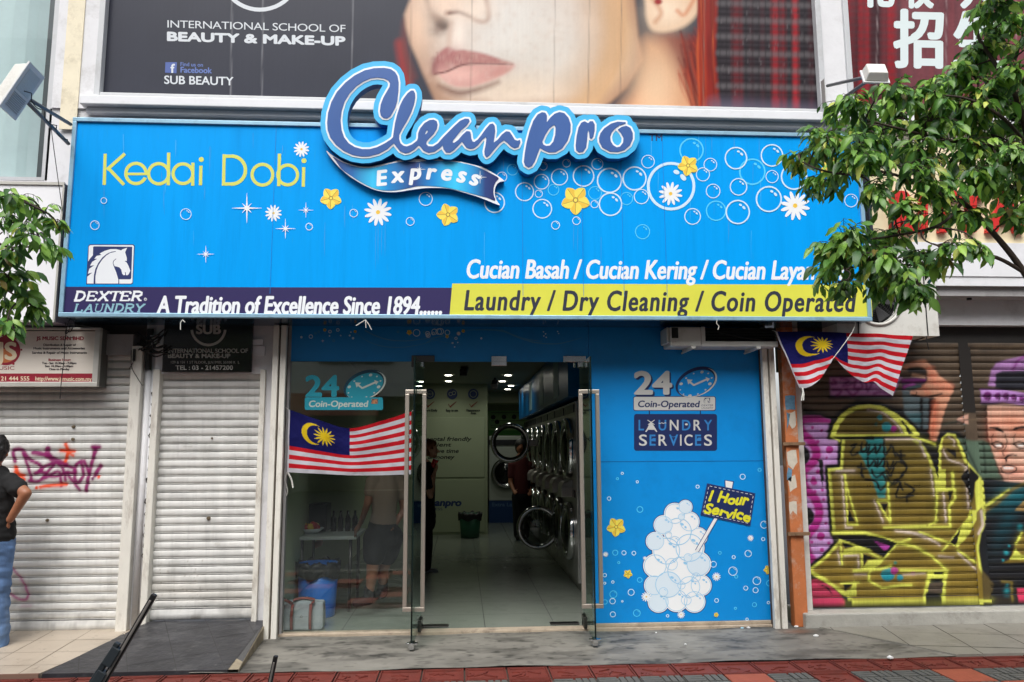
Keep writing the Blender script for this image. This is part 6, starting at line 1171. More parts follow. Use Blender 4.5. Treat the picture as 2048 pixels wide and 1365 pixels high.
c = G(622, 1243, .02); c[1] += .23; c[0] += .01
bin_('blue plastic waste bin with a black bag liner behind the shop window', (c[0], c[1], .02), .155, .185, .47, mat('bin_blue', (28, 112, 206), .4), None, .12)
c = G(940, 1074, .02); bin_('dark green waste bin with a black bag before the notice board', (c[0], c[1]-.1, .02), .15, .185, .40, mat('bin_green', (34, 84, 62), .45), None, .10)
# grey tote bag with striped handles
c = G(608, 1253, .02); bx0, bx1 = XX(566, 1230, .12), XX(646, 1230, .12); bg_ = thing('tote_bag', 'grey canvas tote bag with red and black striped straps on the shop floor', 'bag', ((bx0+bx1)/2, .17, .02))
CANV = mat('grey_canvas', (150, 156, 160), .85, var=.12, vscale=20, bump=.2, bscale=120); hh = .235
bm = bmesh.new(); bmesh.ops.create_cube(bm, size=1.0); bmesh.ops.subdivide_edges(bm, edges=bm.edges, cuts=6, use_grid_fill=True)
for v in bm.verts:
    x, y, z = v.co; bul = 1+.10*math.cos(z*2.6)*(1-abs(x)*.6); sg = .02*math.sin(x*7+2)*(z+.5)
    v.co = Vector(((bx0+bx1)/2+x*(bx1-bx0)*(1+.04*(0.5-z)), .17+y*.17*bul*(1-.35*(z+.5)), .02+(z+.5)*hh+sg*.6))
me = bpy.data.meshes.new('body'); bm.to_mesh(me); bm.free(); me.materials.append(CANV); o = bpy.data.objects.new('body', me); COL.objects.link(o); adopt(o, bg_)
for p in me.polygons: p.use_smooth = True
o.modifiers.new('s', 'SUBSURF').levels = 1; o.modifiers['s'].render_levels = 2
STR = bpy.data.materials.new('strap_stripes'); STR.use_nodes = True; _n = STR.node_tree; _w = _n.nodes.new('ShaderNodeVertexColor'); _w.layer_name = 'Col'; _n.links.new(_w.outputs[0], _n.nodes['Principled BSDF'].inputs['Base Color']); _n.nodes['Principled BSDF'].inputs['Roughness'].default_value = .8
def strap(pts, w, side):
    p = spline(pts, 8); n = len(p); k = 9; V = []; Cc = []
    for i in range(n):
        for j in range(k):
            t = j/(k-1)-.5; V.append(p[i]+np.array(side)*t*w); a = abs(t); Cc.append(lin((12, 12, 16)) if a > .30 else (lin((170, 96, 84)) if a > .22 else (lin((70, 16, 24)) if a > .1 else lin((120, 44, 42)))))
    o = grid_mesh('strap', np.array(V), k, n, np.array(Cc), STR, bg_); o.modifiers.new('t', 'SOLIDIFY').thickness = .004; return o
yb = .068
for xs_ in (585, 622):
    x = XX(xs_, 1230, .1); strap([(x, yb+.004, .03), (x, yb-.010, .10), (x, yb-.004, .18), (x, yb+.022, .235)], .026, (1, 0, 0))
xa, xb = XX(585, 1230, .1), XX(622, 1230, .1)
strap([(xa, yb+.022, .235), (xa-.03, yb-.01, .262), (xa-.075, yb-.012, .285)], .026, (.6, 0, .8)); strap([(xa+.0, yb+.03, .262), (xa+.06, yb+.05, .275), (xb-.02, yb+.05, .272), (xb+.03, yb+.03, .262), (xb, yb+.022, .238)], .024, (0, .5, .85))
m = MB(); q = P(603, 1234, yb-.012); m.lathe([(.006, 0), (.010, -.003), (.010, 0)], q[0], yb-.011, 16, cz=q[2], axis='y'); m.build('button', STEELD, bg_)
m = MB(); m.box(xa+.0, xb-.02, yb-.0105+.0, yb-.008, .135, .137); m.build('pocket_seam', mat('seam_grey', (88, 96, 102), .9), bg_)
m = MB(); q = (xa+.08, .15, .25); m.hexa([(q[0]-.03, .14, .24), (q[0]+.03, .14, .24), (q[0]+.03, .17, .24), (q[0]-.03, .17, .24), (q[0]-.01, .14, .275), (q[0]+.03, .145, .285), (q[0]+.03, .15, .285), (q[0]-.01, .145, .275)]); m.build('paper', W1, bg_)
# folding table with things on it
ty0 = .75; tz = ZZ(650, 1074, ty0); tx0, tx1 = XX(588, 1074, ty0), XX(712, 1074, ty0)
tb = thing('folding_table', 'pale topped table just inside the shop window', 'table', ((tx0+tx1)/2, ty0+.4, .02)); m = MB(); m.box(tx0, tx1, ty0, ty0+.75, tz-.03, tz); m.build('tabletop', mat('table_top', (196, 204, 198), .35), tb, bevel=.006)
for x in (tx0+.06, tx1-.06):
    for y in (ty0+.08, ty0+.66): m = MB(); m.tube([(x, y, .02), (x, y, tz-.03)], .016, 10); m.build('leg', STEELD, tb, smooth=True)
bk = thing('fruit_bowl', 'white bowl with red and yellow contents on the table', 'bowl', (XX(622, 1020, ty0+.3), ty0+.3, tz)); q = P(622, 1024, ty0+.3)
m = MB(); m.lathe([(0, 0), (.05, 0), (.075, .01), (.13, .05), (.125, .052), (.07, .018), (0, .015)], q[0], q[1], 24, cz=tz); m.build('bowl', W1, bk, smooth=True)
m = MB()
for k in range(9): a = k*.7; m.lathe([(.0, -.035), (.025, -.025), (.035, 0), (.025, .025), (0, .035)], q[0]+.06*math.cos(a), q[1]+.06*math.sin(a), 10, k % 2, cz=tz+.055+.01*(k % 3))
m.build('fruit', [mat('fruit_red', (190, 40, 36), .4), mat('fruit_yellow', (226, 186, 50), .4)], bk, smooth=True)
cs = thing('drinks_crate', 'dark crate of bottles standing on the table', 'crate', (XX(650, 1050, ty0+.3), ty0+.3, tz)); m = MB(); x0, x1 = XX(606, 1060, ty0+.3), XX(640, 1060, ty0+.3); m.box(x0, x1+.04, ty0+.42, ty0+.70, tz, tz+.27); m.build('box', BLACK, cs, bevel=.01); m = MB()
for k in range(4): m.lathe([(.0, 0), (.028, 0), (.028, .12), (.012, .16), (.012, .20), (0, .2)], x0+.26+k*.07, ty0+.5, 12, cz=tz)
m.build('bottle', mat('bottle_dark', (30, 18, 16), .15), cs, smooth=True)
# ceiling lamps and cameras
def downlight(px, py, on=1.0):
    zc = RZ-.004; g = G(px, py, zc); t = thing('downlight', 'small round recessed ceiling lamp glowing inside the laundry', 'lamp', (g[0], g[1], zc), 'recessed ceiling lamps')
    m = MB(); m.lathe([(.055, -.001), (.07, -.006), (.075, 0)], g[0], g[1], 24, cz=zc); m.build('trim_ring', PLASW, t, smooth=True)
    m = MB(); m.lathe([(0, -.003), (.056, -.003)], g[0], g[1], 24, cz=zc); m.build('lamp_glass', mat('lamp_glow', (255, 250, 236), .5, emit=(255, 250, 236), estr=14), t)
    l = bpy.data.lights.new('lamp_light', 'AREA'); l.shape = 'DISK'; l.size = .14; l.energy = .85*on; l.color = (.95, 1, .86); l.spread = math.radians(140); lo_ = bpy.data.objects.new('lamp_light', l); COL.objects.link(lo_); lo_.location = (g[0], g[1], zc-.02); adopt(lo_, t)
for x, y in ((897, 751), (897, 763), (1016, 751), (1005, 763), (1022, 772), (1015, 779)): downlight(x, y)
def cctv(label, px, py, y):
    q = P(px, py, y); t = thing('security_camera', label, 'camera', (q[0], y, q[2])); s = .11
    m = MB(); m.tube([(q[0], y, RZ), (q[0], y, q[2]+.03)], .02, 10); m.build('mount', BLACK, t); m = MB(); m.hexa([(q[0]-.07, y-.16, q[2]-.10), (q[0]+.03, y-.16, q[2]-.10), (q[0]+.06, y+.12, q[2]-.0), (q[0]-.04, y+.12, q[2]-.0), (q[0]-.07, y-.16, q[2]+.0), (q[0]+.03, y-.16, q[2]+.0), (q[0]+.06, y+.12, q[2]+.09), (q[0]-.04, y+.12, q[2]+.09)]); m.build('housing', BLACK, t, bevel=.015)
cctv('black security camera hanging from the ceiling above the notice board', 929, 741, 4.2); cctv('black security camera hanging from the ceiling near the passage', 990, 769, 6.0)
# ================================================================== signs of the neighbours
YJ = -.14
jsg = thing('shop_sign', 'framed white music shop sign with red band over the wide cream shutter', 'sign', (XX(100, 720, YJ), YJ, ZZ(100, 772, YJ)))
zt_, zb_ = ZZ(100, 655.5, YJ), ZZ(100, 774, YJ); xr_ = XX(199, 715, YJ); xl_ = -4.7; FRS = mat('sign_frame_silver', (200, 198, 190), .4, metal=.3, var=.08)
JF = mat('sign_face_cream', (226, 218, 206), .15, spec=.6)
m = MB(); m.box(xl_, xr_-.03, YJ+.006, YJ+.02, zb_+.03, zt_-.03); m.build('panel', JF, jsg)
m = MB(); m.box(xl_, xr_, YJ-.012, YJ+.03, zb_, zb_+.04); m.box(xl_, xr_, YJ-.012, YJ+.03, zt_-.02, zt_); m.box(xr_-.045, xr_, YJ-.0115, YJ+.03, zb_+.04, zt_-.02); m.build('frame', FRS, jsg, bevel=.004)
m = MB(); m.box(xl_, xr_-.002, YJ+.03, .02, zb_+.004, zt_-.004); m.build('casing', mat('casing_grey', (96, 96, 92), .5, metal=.3), jsg)
RJ = mat('js_red', (150, 34, 52), .4); KJ = mat('js_dark', (62, 52, 52), .4); YW = mat('js_cream', (238, 222, 190), .4); OJ = mat('js_orange', (206, 120, 70), .4)
d = Decal(YJ+.006, step=.0003)
d.poly([(-200, 747.5), (187, 747.5), (186.5, 764.5), (-200, 764.5)], RJ)
d.text('JS MUSIC SDN BHD', 72.5, 168, 680.5, 680.5, 6.8, RJ, bold=.5)
for s_, a, b, y, c_, m_ in (('Distribution & Repair of', 87, 152, 692.3, 4.2, KJ), ('Music Instruments and Accessories', 67, 170, 699.2, 4.2, KJ), ('Service & Repair of Music Instruments', 64, 174, 708, 4.4, KJ), ('Business Hour:', 97, 142, 722.3, 4.6, RJ), ('Tue - Sat: 10.30am - 7.00pm', 84, 153, 728.7, 4, KJ), ('Sun: 10.30am - 6.00pm', 90, 146.5, 734.7, 4, KJ), ('Close on Monday', 98, 139, 740.7, 4, KJ)): d.text(s_, a, b, y, y, c_, m_, bold=.3)
d.text('03 - 21 444 555', -22, 59, 761.5, 761.5, 8, YW, bold=.25); d.text('http://www.jsmusic.com.my', 71, 183.5, 761.5, 762.5, 8, YW, bold=.2)
d.text('MUSIC', -14, 29, 740, 740, 7, RJ)
d.ellipse(12, 702, 29, 29, RJ, n=40); d.ellipse(10, 712, 20, 14, OJ); d.text('JS', -10, 34, 719, 719, 33, YW, bold=2)
d.poly([(2, 673), (12, 664), (16, 674)], RJ); d.poly([(20, 674), (30, 667), (33, 680)], RJ); d.ellipse(43, 700, 2, 2, RJ); d.ellipse(27, 728, 2.4, 2.4, RJ)
d.build('lettering', jsg)
YB = -.36
bl = thing('blank_sign_box', 'blank white sign box above the music shop beside the big blue sign', 'sign', (XX(60, 500, YB), YB, ZZ(60, 643, YB)))
zb_, zt_ = ZZ(60, 644, YB), ZZ(60, 366, YB); xr_ = XX(119.5, 500, YB); m = MB(); m.box(-4.9, xr_, YB, YB+.02, zb_, zt_); m.build('panel', mat('blank_white', (240, 240, 243), .35, var=.02), bl)
m = MB(); m.box(-4.9, xr_+.004, YB-.012, YB+.0, zt_-.018, zt_+.006); m.box(-4.9, xr_+.004, YB-.012, YB, zb_-.004, zb_+.014); m.box(xr_-.010, xr_+.006, YB-.0115, YB, zb_+.014, zt_-.018); m.build('frame', FRS, bl)
m = MB(); m.box(-4.9, xr_+.004, YB+.02, -.03, zb_+.003, zt_-.003); m.build('casing', mat('casing_violet_grey', (128, 124, 140), .5, metal=.2), bl)
YK = -.05
sk_ = thing('shop_sign', 'black beauty school sign board with address above the narrow shutter', 'sign', (XX(415, 700, YK), YK, ZZ(415, 745, YK)))
x0, x1 = XX(326, 700, YK), XX(504, 700, YK); m = MB(); m.box(x0, x1, YK, YK+.03, ZZ(415, 744.5, YK), ZZ(415, 652, YK)+.12); m.build('panel', mat('gloss_black', (14, 14, 15), .22), sk_, bevel=.003)
GS = mat('sign_grey', (176, 174, 168), .45); d = Decal(YK)
d.ring(417, 657, 36, 5, GS, n=40, a0=.1, a1=math.pi-.1); d.text('SUB', 392, 442, 668, 668, 18, GS, bold=1.2)
d.text('INTERNATIONAL SCHOOL OF', 336, 496, 706, 706, 8, GS, spacing=.95, bold=.2); d.text('BEAUTY & MAKE-UP', 336, 461, 716.3, 716.3, 8, GS, bold=.55); d.text('129 & 131 1 ST FLOOR, JLN IMBI, 55100 K  L', 342, 479, 727.5, 727.5, 5, GS); d.text('TEL : 03 - 21457200', 351, 466, 740, 740, 8.4, GS, bold=.3)
d.build('lettering', sk_)
m = MB(); m.box(x1+.0, x1+.085, .0-.03, -.0, ZZ(520, 691, 0), ZZ(520, 680, 0)); m.box(x0-.12, x0, -.03, 0, ZZ(310, 691, 0), ZZ(310, 672, 0)); m.box(x1, x1+.1, -.02, .0, ZZ(520, 712, 0), ZZ(520, 693, 0)); m.build('bracket', WHITEC, sk_)
# cream signboard with raised red letters behind the tree
YR = -.22
rs = thing('shop_sign', 'cream signboard with dark text and raised red letters behind the tree', 'sign', (XX(1900, 400, YR), YR, ZZ(1900, 488, YR)))
x0 = XX(1741, 400, YR); m = MB(); m.box(x0, 7.4, YR, YR+.08, ZZ(1900, 489, YR), ZZ(1900, 286, YR)); m.build('panel', mat('sign_cream', (236, 222, 184), .55, var=.04, dirt=(200, 180, 136), damt=.4, dscale=3), rs, bevel=.006)
m = MB(); m.box(x0-.03, x0, YR-.01, YR+.1, ZZ(1900, 489, YR), ZZ(1900, 286, YR)); m.build('frame', mat('frame_dark_blue', (40, 48, 66), .5), rs)
d = Decal(YR); d.text('KEDAI ALAT-ALAT MUZIK', 1800, 2170, 350, 351, 41, mat('sign_charcoal', (62, 58, 56), .5), bold=1.4); d.build('lettering', rs)
RDL = mat('letter_red', (206, 44, 40), .4)
for ch, xa, xb in (('R', 1784, 1832), ('I', 1842, 1856), ('T', 1862, 1916), ('T', 1918, 1972), ('A', 1976, 2052)):
    v, f = text_geom(ch); hc = text_geom('H')[0][:, 1].max(); lo, hi = v[:, 0].min(), v[:, 0].max(); mb = MB()
    # outline strokes thickened into a solid letter
    cu = bpy.data.curves.new('t', 'FONT'); cu.body = ch; cu.size = 1; cu.resolution_u = 3; cu.extrude = .06; v, f = _curve_mesh(cu)
    for k in range(5):
        ox, oy = ((0, 0), (5, 2), (-5, -2), (5, -2), (-5, 2))[k]
        x = xa+5+(v[:, 0]-lo)/(hi-lo)*(xb-xa-10)+ox; y = 462-v[:, 1]/hc*78+oy
        w = PA(np.stack([x, y], 1), YR-.06); w[:, 1] = YR-.003-.055*(v[:, 2] > 0)-k*.0008*(v[:, 2] > 0); mb.add(w, f)
    o = mb.build('raised_letter', RDL, rs); bm = bmesh.new(); bm.from_mesh(o.data); bmesh.ops.recalc_face_normals(bm, faces=bm.faces); bm.to_mesh(o.data); bm.free()
# ================================================================== air conditioning
ya = -.27; acx0, acx1 = XX(1335, 680, ya), XX(1556, 680, ya); az0, az1 = ZZ(1400, 693, ya), ZZ(1400, 693, ya)+.17
ac = thing('air_conditioner', 'long beige air conditioner on brackets under the sign above the blue panel', 'air conditioner', ((acx0+acx1)/2, ya, az0))
xc1 = XX(1403, 680, ya); m = MB()
m.box(acx0+.025, xc1, ya, -.02, az0, az1); m.box(acx0, acx0+.025, ya+.02, -.03, az0+.03, az1); m.build('end_cap', PLASW, ac, bevel=.012)
m = MB(); m.box(xc1, acx1, ya+.02, -.02, az0, az0+.04); m.box(xc1, acx1, ya, ya+.02, az0, az0+.045); m.box(xc1, xc1+.035, ya-.002, -.02, az0+.02, az1); m.build('casing', PLASW, ac, bevel=.004)
m = MB(); m.box(xc1+.035, acx1, ya+.06, -.03, az0+.045, az1)
for k in range(5): m.box(xc1+.04, acx1, ya+.03, ya+.058, az0+.05+k*.026, az0+.058+k*.026)
m.build('louvre', BLACKM, ac)
m = MB(); m.box(XX(1340, 675, ya)+.015, XX(1352, 675, ya)+.02, ya-.003, ya, az0+.07, az1-.01); m.build('slot', BLACKM, ac)
for xx in (1385, 1515):
    x = XX(xx, 697, ya); m = MB(); m.box(x-.018, x+.018, ya-.03, -.012, az0-.022, az0-.001); m.tube([(x, ya+.0, az0-.02), (x-.02, -.01, az0-.03)], .009, 8); m.build('bracket', PLASW, ac)
m = MB(); m.tube(spline([P(1430, 664, -.22), P(1480, 675, -.25), P(1530, 683, -.25), P(1560, 700, -.15)], 6), .006, 6); m.build('cable', WIRE, ac)
yc = -.30; cx0, cx1 = XX(1672, 620, yc), XX(1875, 620, yc); cz0, cz1 = ZZ(1800, 672, yc), ZZ(1800, 546, yc)
co = thing('condenser_unit', 'white outdoor condenser unit with dark round fan at the right end of the sign', 'air conditioner', ((cx0+cx1)/2, yc, cz0))
fc = P(1754.5, 601.5, yc); fr = .205
m = MB(); seg = 48   # front with a round opening
ring = [(fc[0]+fr*math.cos(2*math.pi*k/seg), yc, fc[2]+fr*math.sin(2*math.pi*k/seg)) for k in range(seg)]
def edge(k):
    a = 2*math.pi*k/seg; c, s = math.cos(a), math.sin(a); t = min([(cx1-fc[0])/c if c > 1e-6 else 9, (cx0-fc[0])/c if c < -1e-6 else 9, (cz1-fc[2])/s if s > 1e-6 else 9, (cz0-fc[2])/s if s < -1e-6 else 9]); return (fc[0]+c*t, yc, fc[2]+s*t)
out = [edge(k) for k in range(seg)]
m.add(ring+out, [(k, seg+k, seg+(k+1) % seg, (k+1) % seg) for k in range(seg)])
for cxn, czn in ((cx0, cz0), (cx1, cz0), (cx1, cz1), (cx0, cz1)):
    k = max(range(seg), key=lambda q: (out[q][0]-fc[0])*(cxn-fc[0])+(out[q][2]-fc[2])*(czn-fc[2])); k2 = min((k-1, k+1), key=lambda q: math.hypot(out[q % seg][0]-cxn, out[q % seg][2]-czn)) % seg
    m.add([out[k], (cxn, yc, czn), out[k2]], [(0, 1, 2)])
m.box(cx0, cx1, yc+.001, yc+.28, cz0, cz0+.01); m.box(cx1-.01, cx1, yc+.001, yc+.28, cz0+.01, cz1); m.box(cx0, cx1-.01, yc+.001, yc+.28, cz1-.01, cz1); m.box(cx0, cx0+.01, yc+.001, yc+.28, cz0+.01, cz1-.01)
m.build('casing', PLASW, co)
m = MB(); m.lathe([(fr+.02, 0), (fr+.02, -.012), (fr, -.014), (fr-.008, .0), (fr-.01, .06)], fc[0], yc, 48, cz=fc[2], axis='y'); m.build('fan_rim', PLASW, co, smooth=True)
m = MB(); m.box(fc[0]-fr-.01, fc[0]+fr+.01, yc+.1, yc+.11, max(cz0+.011, fc[2]-fr-.01), min(cz1-.011, fc[2]+fr+.01)); m.build('fan_well', BLACKM, co)
m = MB()
for k in range(5):
    a = k*2*math.pi/5; p = lambda r, da, y: (fc[0]+r*math.cos(a+da), y, fc[2]+r*math.sin(a+da)); m.add([p(.04, -.3, yc+.05), p(.19, -.15, yc+.05), p(.19, .6, yc+.08), p(.04, .5, yc+.07)], [(0, 1, 2, 3)])
m.build('fan_blade', DKGREY, co)
m = MB()
for k in range(10): r_ = .03+k*.0185; m.tube([(fc[0]+r_*math.cos(a), yc-.004, fc[2]+r_*math.sin(a)) for a in np.linspace(0, 2*math.pi, 41)], .0011, 4, cap=False)
for k in range(16): a = k*math.pi/8; m.tube([(fc[0]+.03*math.cos(a), yc-.006, fc[2]+.03*math.sin(a)), (fc[0]+fr*math.cos(a), yc-.004, fc[2]+fr*math.sin(a))], .0014, 4)
m.build('fan_guard', DKGREY, co)
m = MB(); m.lathe([(0, -.010), (.03, -.010), (.032, 0)], fc[0], yc-.004, 20, cz=fc[2], axis='y'); m.build('fan_hub', mat('hub_beige', (178, 160, 126), .5), co, smooth=True)
xs_ = XX(1852, 620, yc); m = MB(); m.box(xs_-.006, xs_+.004, yc-.003, yc, cz0+.002, cz1); m.build('panel_gap', BLACK, co)
m = MB(); m.tube([P(1853, 673, yc), P(1854, 684, yc), P(1858, 700, yc)], .004, 5); m.tube(spline([P(1780, 686, yc), P(1820, 683, yc+.05), P(1850, 675, yc+.1)], 5), .006, 5); m.tube([P(1717, 648, yc-.002), P(1717, 672, yc-.002)], .006, 5); m.build('cable', WIRE, co)
lb = thing('light_bulb', 'small dark bulb on a wire under the white beam right of the condenser', 'light bulb', P(1979, 588, -.1)); q = P(1979, 588, -.1)
m = MB(); m.tube([(q[0], q[1], q[2]+.07), (q[0], q[1], q[2]+.02)], .004, 5); m.lathe([(0, -.03), (.02, -.02), (.026, 0), (.016, .025), (.012, .035), (0, .036)], q[0], q[1], 12, cz=q[2]); m.build('bulb', mat('bulb_dark', (40, 44, 46), .2), lb, smooth=True)
q = P(1937, 590, -.1); m = MB(); m.box(q[0]-.015, q[0]+.015, -.12, -.09, q[2]-.05, q[2]+.06); tag(m.build('conduit', BLACK), 'short black conduit under the white beam', 'conduit')
# ================================================================== floodlights on arms
def floodlight(label, ends, tip, face, up, w, h, dep):
    t = thing('floodlight', label, 'floodlight', tip); T = Vector([float(v) for v in tip])
    for e in ends: m = MB(); m.tube([e, tip], .015, 10); m.build('arm', mat('arm_grey', (104, 108, 112), .5, metal=.3), t, smooth=True)
    f = Vector(face).normalized(); u = Vector(up).normalized(); r = f.cross(u).normalized(); u = r.cross(f)
    c = T+u*.02+f*.02
    def bx(mb, a0, a1, b0, b1, c0, c1, tp=1.0, mi=0):
        q = lambda a, b, d_: tuple(c+r*a+u*b+f*d_)
        mb.hexa([q(a0*tp, b0*tp, c0), q(a1*tp, b0*tp, c0), q(a1, b0, c1), q(a0, b0, c1), q(a0*tp, b1*tp, c0), q(a1*tp, b1*tp, c0), q(a1, b1, c1), q(a0, b1, c1)], mi)
    m = MB(); bx(m, -w, w, -h, h, -dep, 0, .8); m.build('lamp_head', PLASW, t, bevel=.008)
    m = MB(); bx(m, -w-.012, w+.012, -h-.012, h+.012, .001, .018); m.build('rim', mat('rim_light_grey', (206, 208, 208), .4), t, bevel=.004)
    m = MB(); bx(m, -w*.8, w*.8, -h*.1, h*.85, .0185, .021); m.build('reflector', mat('dimpled_reflector', (186, 196, 200), .35, metal=.15, bump=.8, bscale=220), t)
    m = MB()
    for k in range(9): bx(m, -w*.8, w*.8, -h*.85+k*h*.075, -h*.85+k*h*.075+.006, .0185, .026)
    m.build('cooling_fin', mat('fin_grey', (180, 182, 182), .5), t); return t
fl = floodlight('grey floodlight on two arms at the left end of the blue sign', [P(141, 249, -.46), P(137, 288, -.46)], P(34, 184, -1.25), (.92, -.10, -.40), (.40, .1, .9), .085, .185, .10)
m = MB(); a, b = np.array(P(137, 288, -.46)), np.array(P(52, 180, -1.35)); pts = []
for k in range(15): t_ = k/14; q = a*(1-t_)+b*t_; pts.append((q[0]+.02*math.sin(t_*22), q[1]-.02, q[2]+.02*math.cos(t_*22)))
m.tube(spline(pts, 3), .004, 5); m.tube(spline([P(100, 240, -.8), P(112, 330, -.6), P(122, 400, -.5), P(128, 440, -.48)], 6), .003, 5); m.build('cable', WIRE, fl)
floodlight('white floodlight on two grey arms at the right end of the blue sign', [P(1655, 172, -.14), P(1662, 214, -.14)], P(1752, 150, -1.0), (.1, .75, -.62), (.2, .5, .8), .09, .10, .07)
q = P(1649, 190, -.14); m = MB(); m.box(q[0]-.025, q[0]+.01, -.14, -.135, q[2]-.13, q[2]+.13); m.box(q[0]-.025, q[0]-.02, -.2, -.14, q[2]-.13, q[2]+.13); tag(m.build('wall_bracket', mat('bracket_grey', (176, 176, 172), .5, metal=.4)), 'flat steel bracket on the white pier beside the red poster', 'bracket')
# cables hanging left of the sign
m = MB()
for pts in ([(141, 636), (133, 655), (131, 668), (137, 663), (141, 648)], [(146, 640), (148, 650), (140, 664), (134, 660)], [(128, 640), (133, 660), (130, 680), (128, 720), (123, 760), (120, 798)], [(133, 672), (140, 676), (148, 674)]): m.tube(spline([P(a, b, -.2) for a, b in pts], 6), .0035, 5)
m.tube(spline([P(131, 648, -.2), P(150, 650, -.25), P(190, 655, -.3)], 5), .003, 5)
tag(m.build('hanging_cable', WIRE), 'loose black cable dangling in front of the music shop sign', 'cable')
# ================================================================== people
def caps_mesh(caps, vox, smooth=6):
    """tapered capsules fused into one continuous surface"""
    bm = bmesh.new()
    for c in caps:
        a, b, r0, r1 = Vector([float(v) for v in c[0]]), Vector([float(v) for v in c[1]]), c[2], c[3]; sc = c[4] if len(c) > 4 else (1, 1)
        d = b-a; L_ = d.length; d = d.normalized() if L_ > 1e-6 else Vector((0, 0, 1)); x = Vector((1, 0, 0)); x = (x-d*x.dot(d)); x = x.normalized() if x.length > .2 else Vector((0, 1, 0)); y = d.cross(x); n = 16; rings = []
        for th in (-80, -55, -30, 0): t = math.radians(th); rings.append((a+d*r0*math.sin(t), r0*math.cos(t)))
        for th in (0, 30, 55, 80): t = math.radians(th); rings.append((b+d*r1*math.sin(t), r1*math.cos(t)))
        vs = [[bm.verts.new(p+(x*math.cos(2*math.pi*k/n)*sc[0]+y*math.sin(2*math.pi*k/n)*sc[1])*r) for k in range(n)] for p, r in rings]
        for i in range(len(vs)-1):
            for k in range(n): bm.faces.new((vs[i][k], vs[i][(k+1) % n], vs[i+1][(k+1) % n], vs[i+1][k]))
        bm.faces.new(list(reversed(vs[0]))); bm.faces.new(vs[-1])
    me = bpy.data.meshes.new('t'); bm.to_mesh(me); bm.free(); o = bpy.data.objects.new('t', me); COL.objects.link(o)
    r = o.modifiers.new('r', 'REMESH'); r.mode = 'VOXEL'; r.voxel_size = vox; s = o.modifiers.new('s', 'SMOOTH'); s.iterations = smooth; s.factor = .5
    dg = bpy.context.evaluated_depsgraph_get(); dg.update(); out = bpy.data.meshes.new_from_object(o.evaluated_get(dg)); bpy.data.objects.remove(o); bpy.data.meshes.remove(me); return out
def flesh(name, caps, material, parent, vox=.011, smooth=6, fold=None):
    me = caps_mesh(caps, vox, smooth)
    if fold:
        from mathutils import noise as mn
        nr = [v.normal.copy() for v in me.vertices]
        for v, n_ in zip(me.vertices, nr): c_ = v.co; q_ = Vector((c_.x*fold[1], c_.y*fold[1], c_.z*fold[2])); v.co = c_+n_*(fold[0]*(mn.noise(q_)+.5*mn.noise(q_*2.3)))
    me.name = name; me.materials.clear(); me.materials.append(material)
    for p in me.polygons: p.use_smooth = True
    o = bpy.data.objects.new(name, me); COL.objects.link(o)
    if parent is not None: adopt(o, parent)
    return o
SKINB = mat('skin_tan', (150, 98, 70), .5, var=.08, vscale=20); SKINP = mat('skin_pale', (206, 158, 130), .5, var=.06, vscale=20)
SKIND = mat('skin_brown', (128, 88, 66), .5, var=.06, vscale=20)
BSHIRT = mat('black_cotton', (15, 15, 16), .9, var=.2, vscale=30, bump=.2, bscale=30); JEANS = mat('blue_denim', (88, 118, 160), .85, var=.3, vscale=9, stretch=(1, 1, .4), dirt=(136, 160, 190), damt=.5, dscale=4, bump=.3, bscale=200); HAIRB = mat('black_hair', (14, 12, 12), .55, bump=.5, bscale=90); DPANT = mat('dark_trousers', (22, 23, 28), .9); RSHIRT = mat('red_shirt', (74, 16, 18), .85)
def hand(c, dirv, side, palm=(0, 0, 1), s=1.0, curl=.5):
    """palm and five fingers; dirv: towards the fingertips, side: towards the thumb"""
    c, f, t = Vector([float(v) for v in c]), Vector(dirv).normalized(), Vector(side).normalized(); n = f.cross(t); out = [(c-f*.045*s, c+f*.025*s+t*.012*s, .024*s, .026*s, (1, .7)), (c-f*.045*s, c+f*.025*s-t*.018*s, .022*s, .024*s, (1, .7))]
    for k, l in enumerate((.034, .04, .038, .030)):
        b = c+f*.045*s+t*(.028-.019*k)*s; j = b+(f*math.cos(curl*.6)+n*math.sin(curl*.6))*l*s; e = j+(f*math.cos(curl*1.6)+n*math.sin(curl*1.6))*l*.8*s; out += [(b-f*.02*s, j, .0095*s, .0085*s), (j, e, .0085*s, .007*s)]
    b = c-f*.02*s+t*.03*s; j = b+(f*.5+t*.9).normalized()*.04*s; out += [(b, j, .012*s, .010*s), (j, j+(f*.9+t*.3+n*.2).normalized()*.03*s, .010*s, .008*s)]
    return out
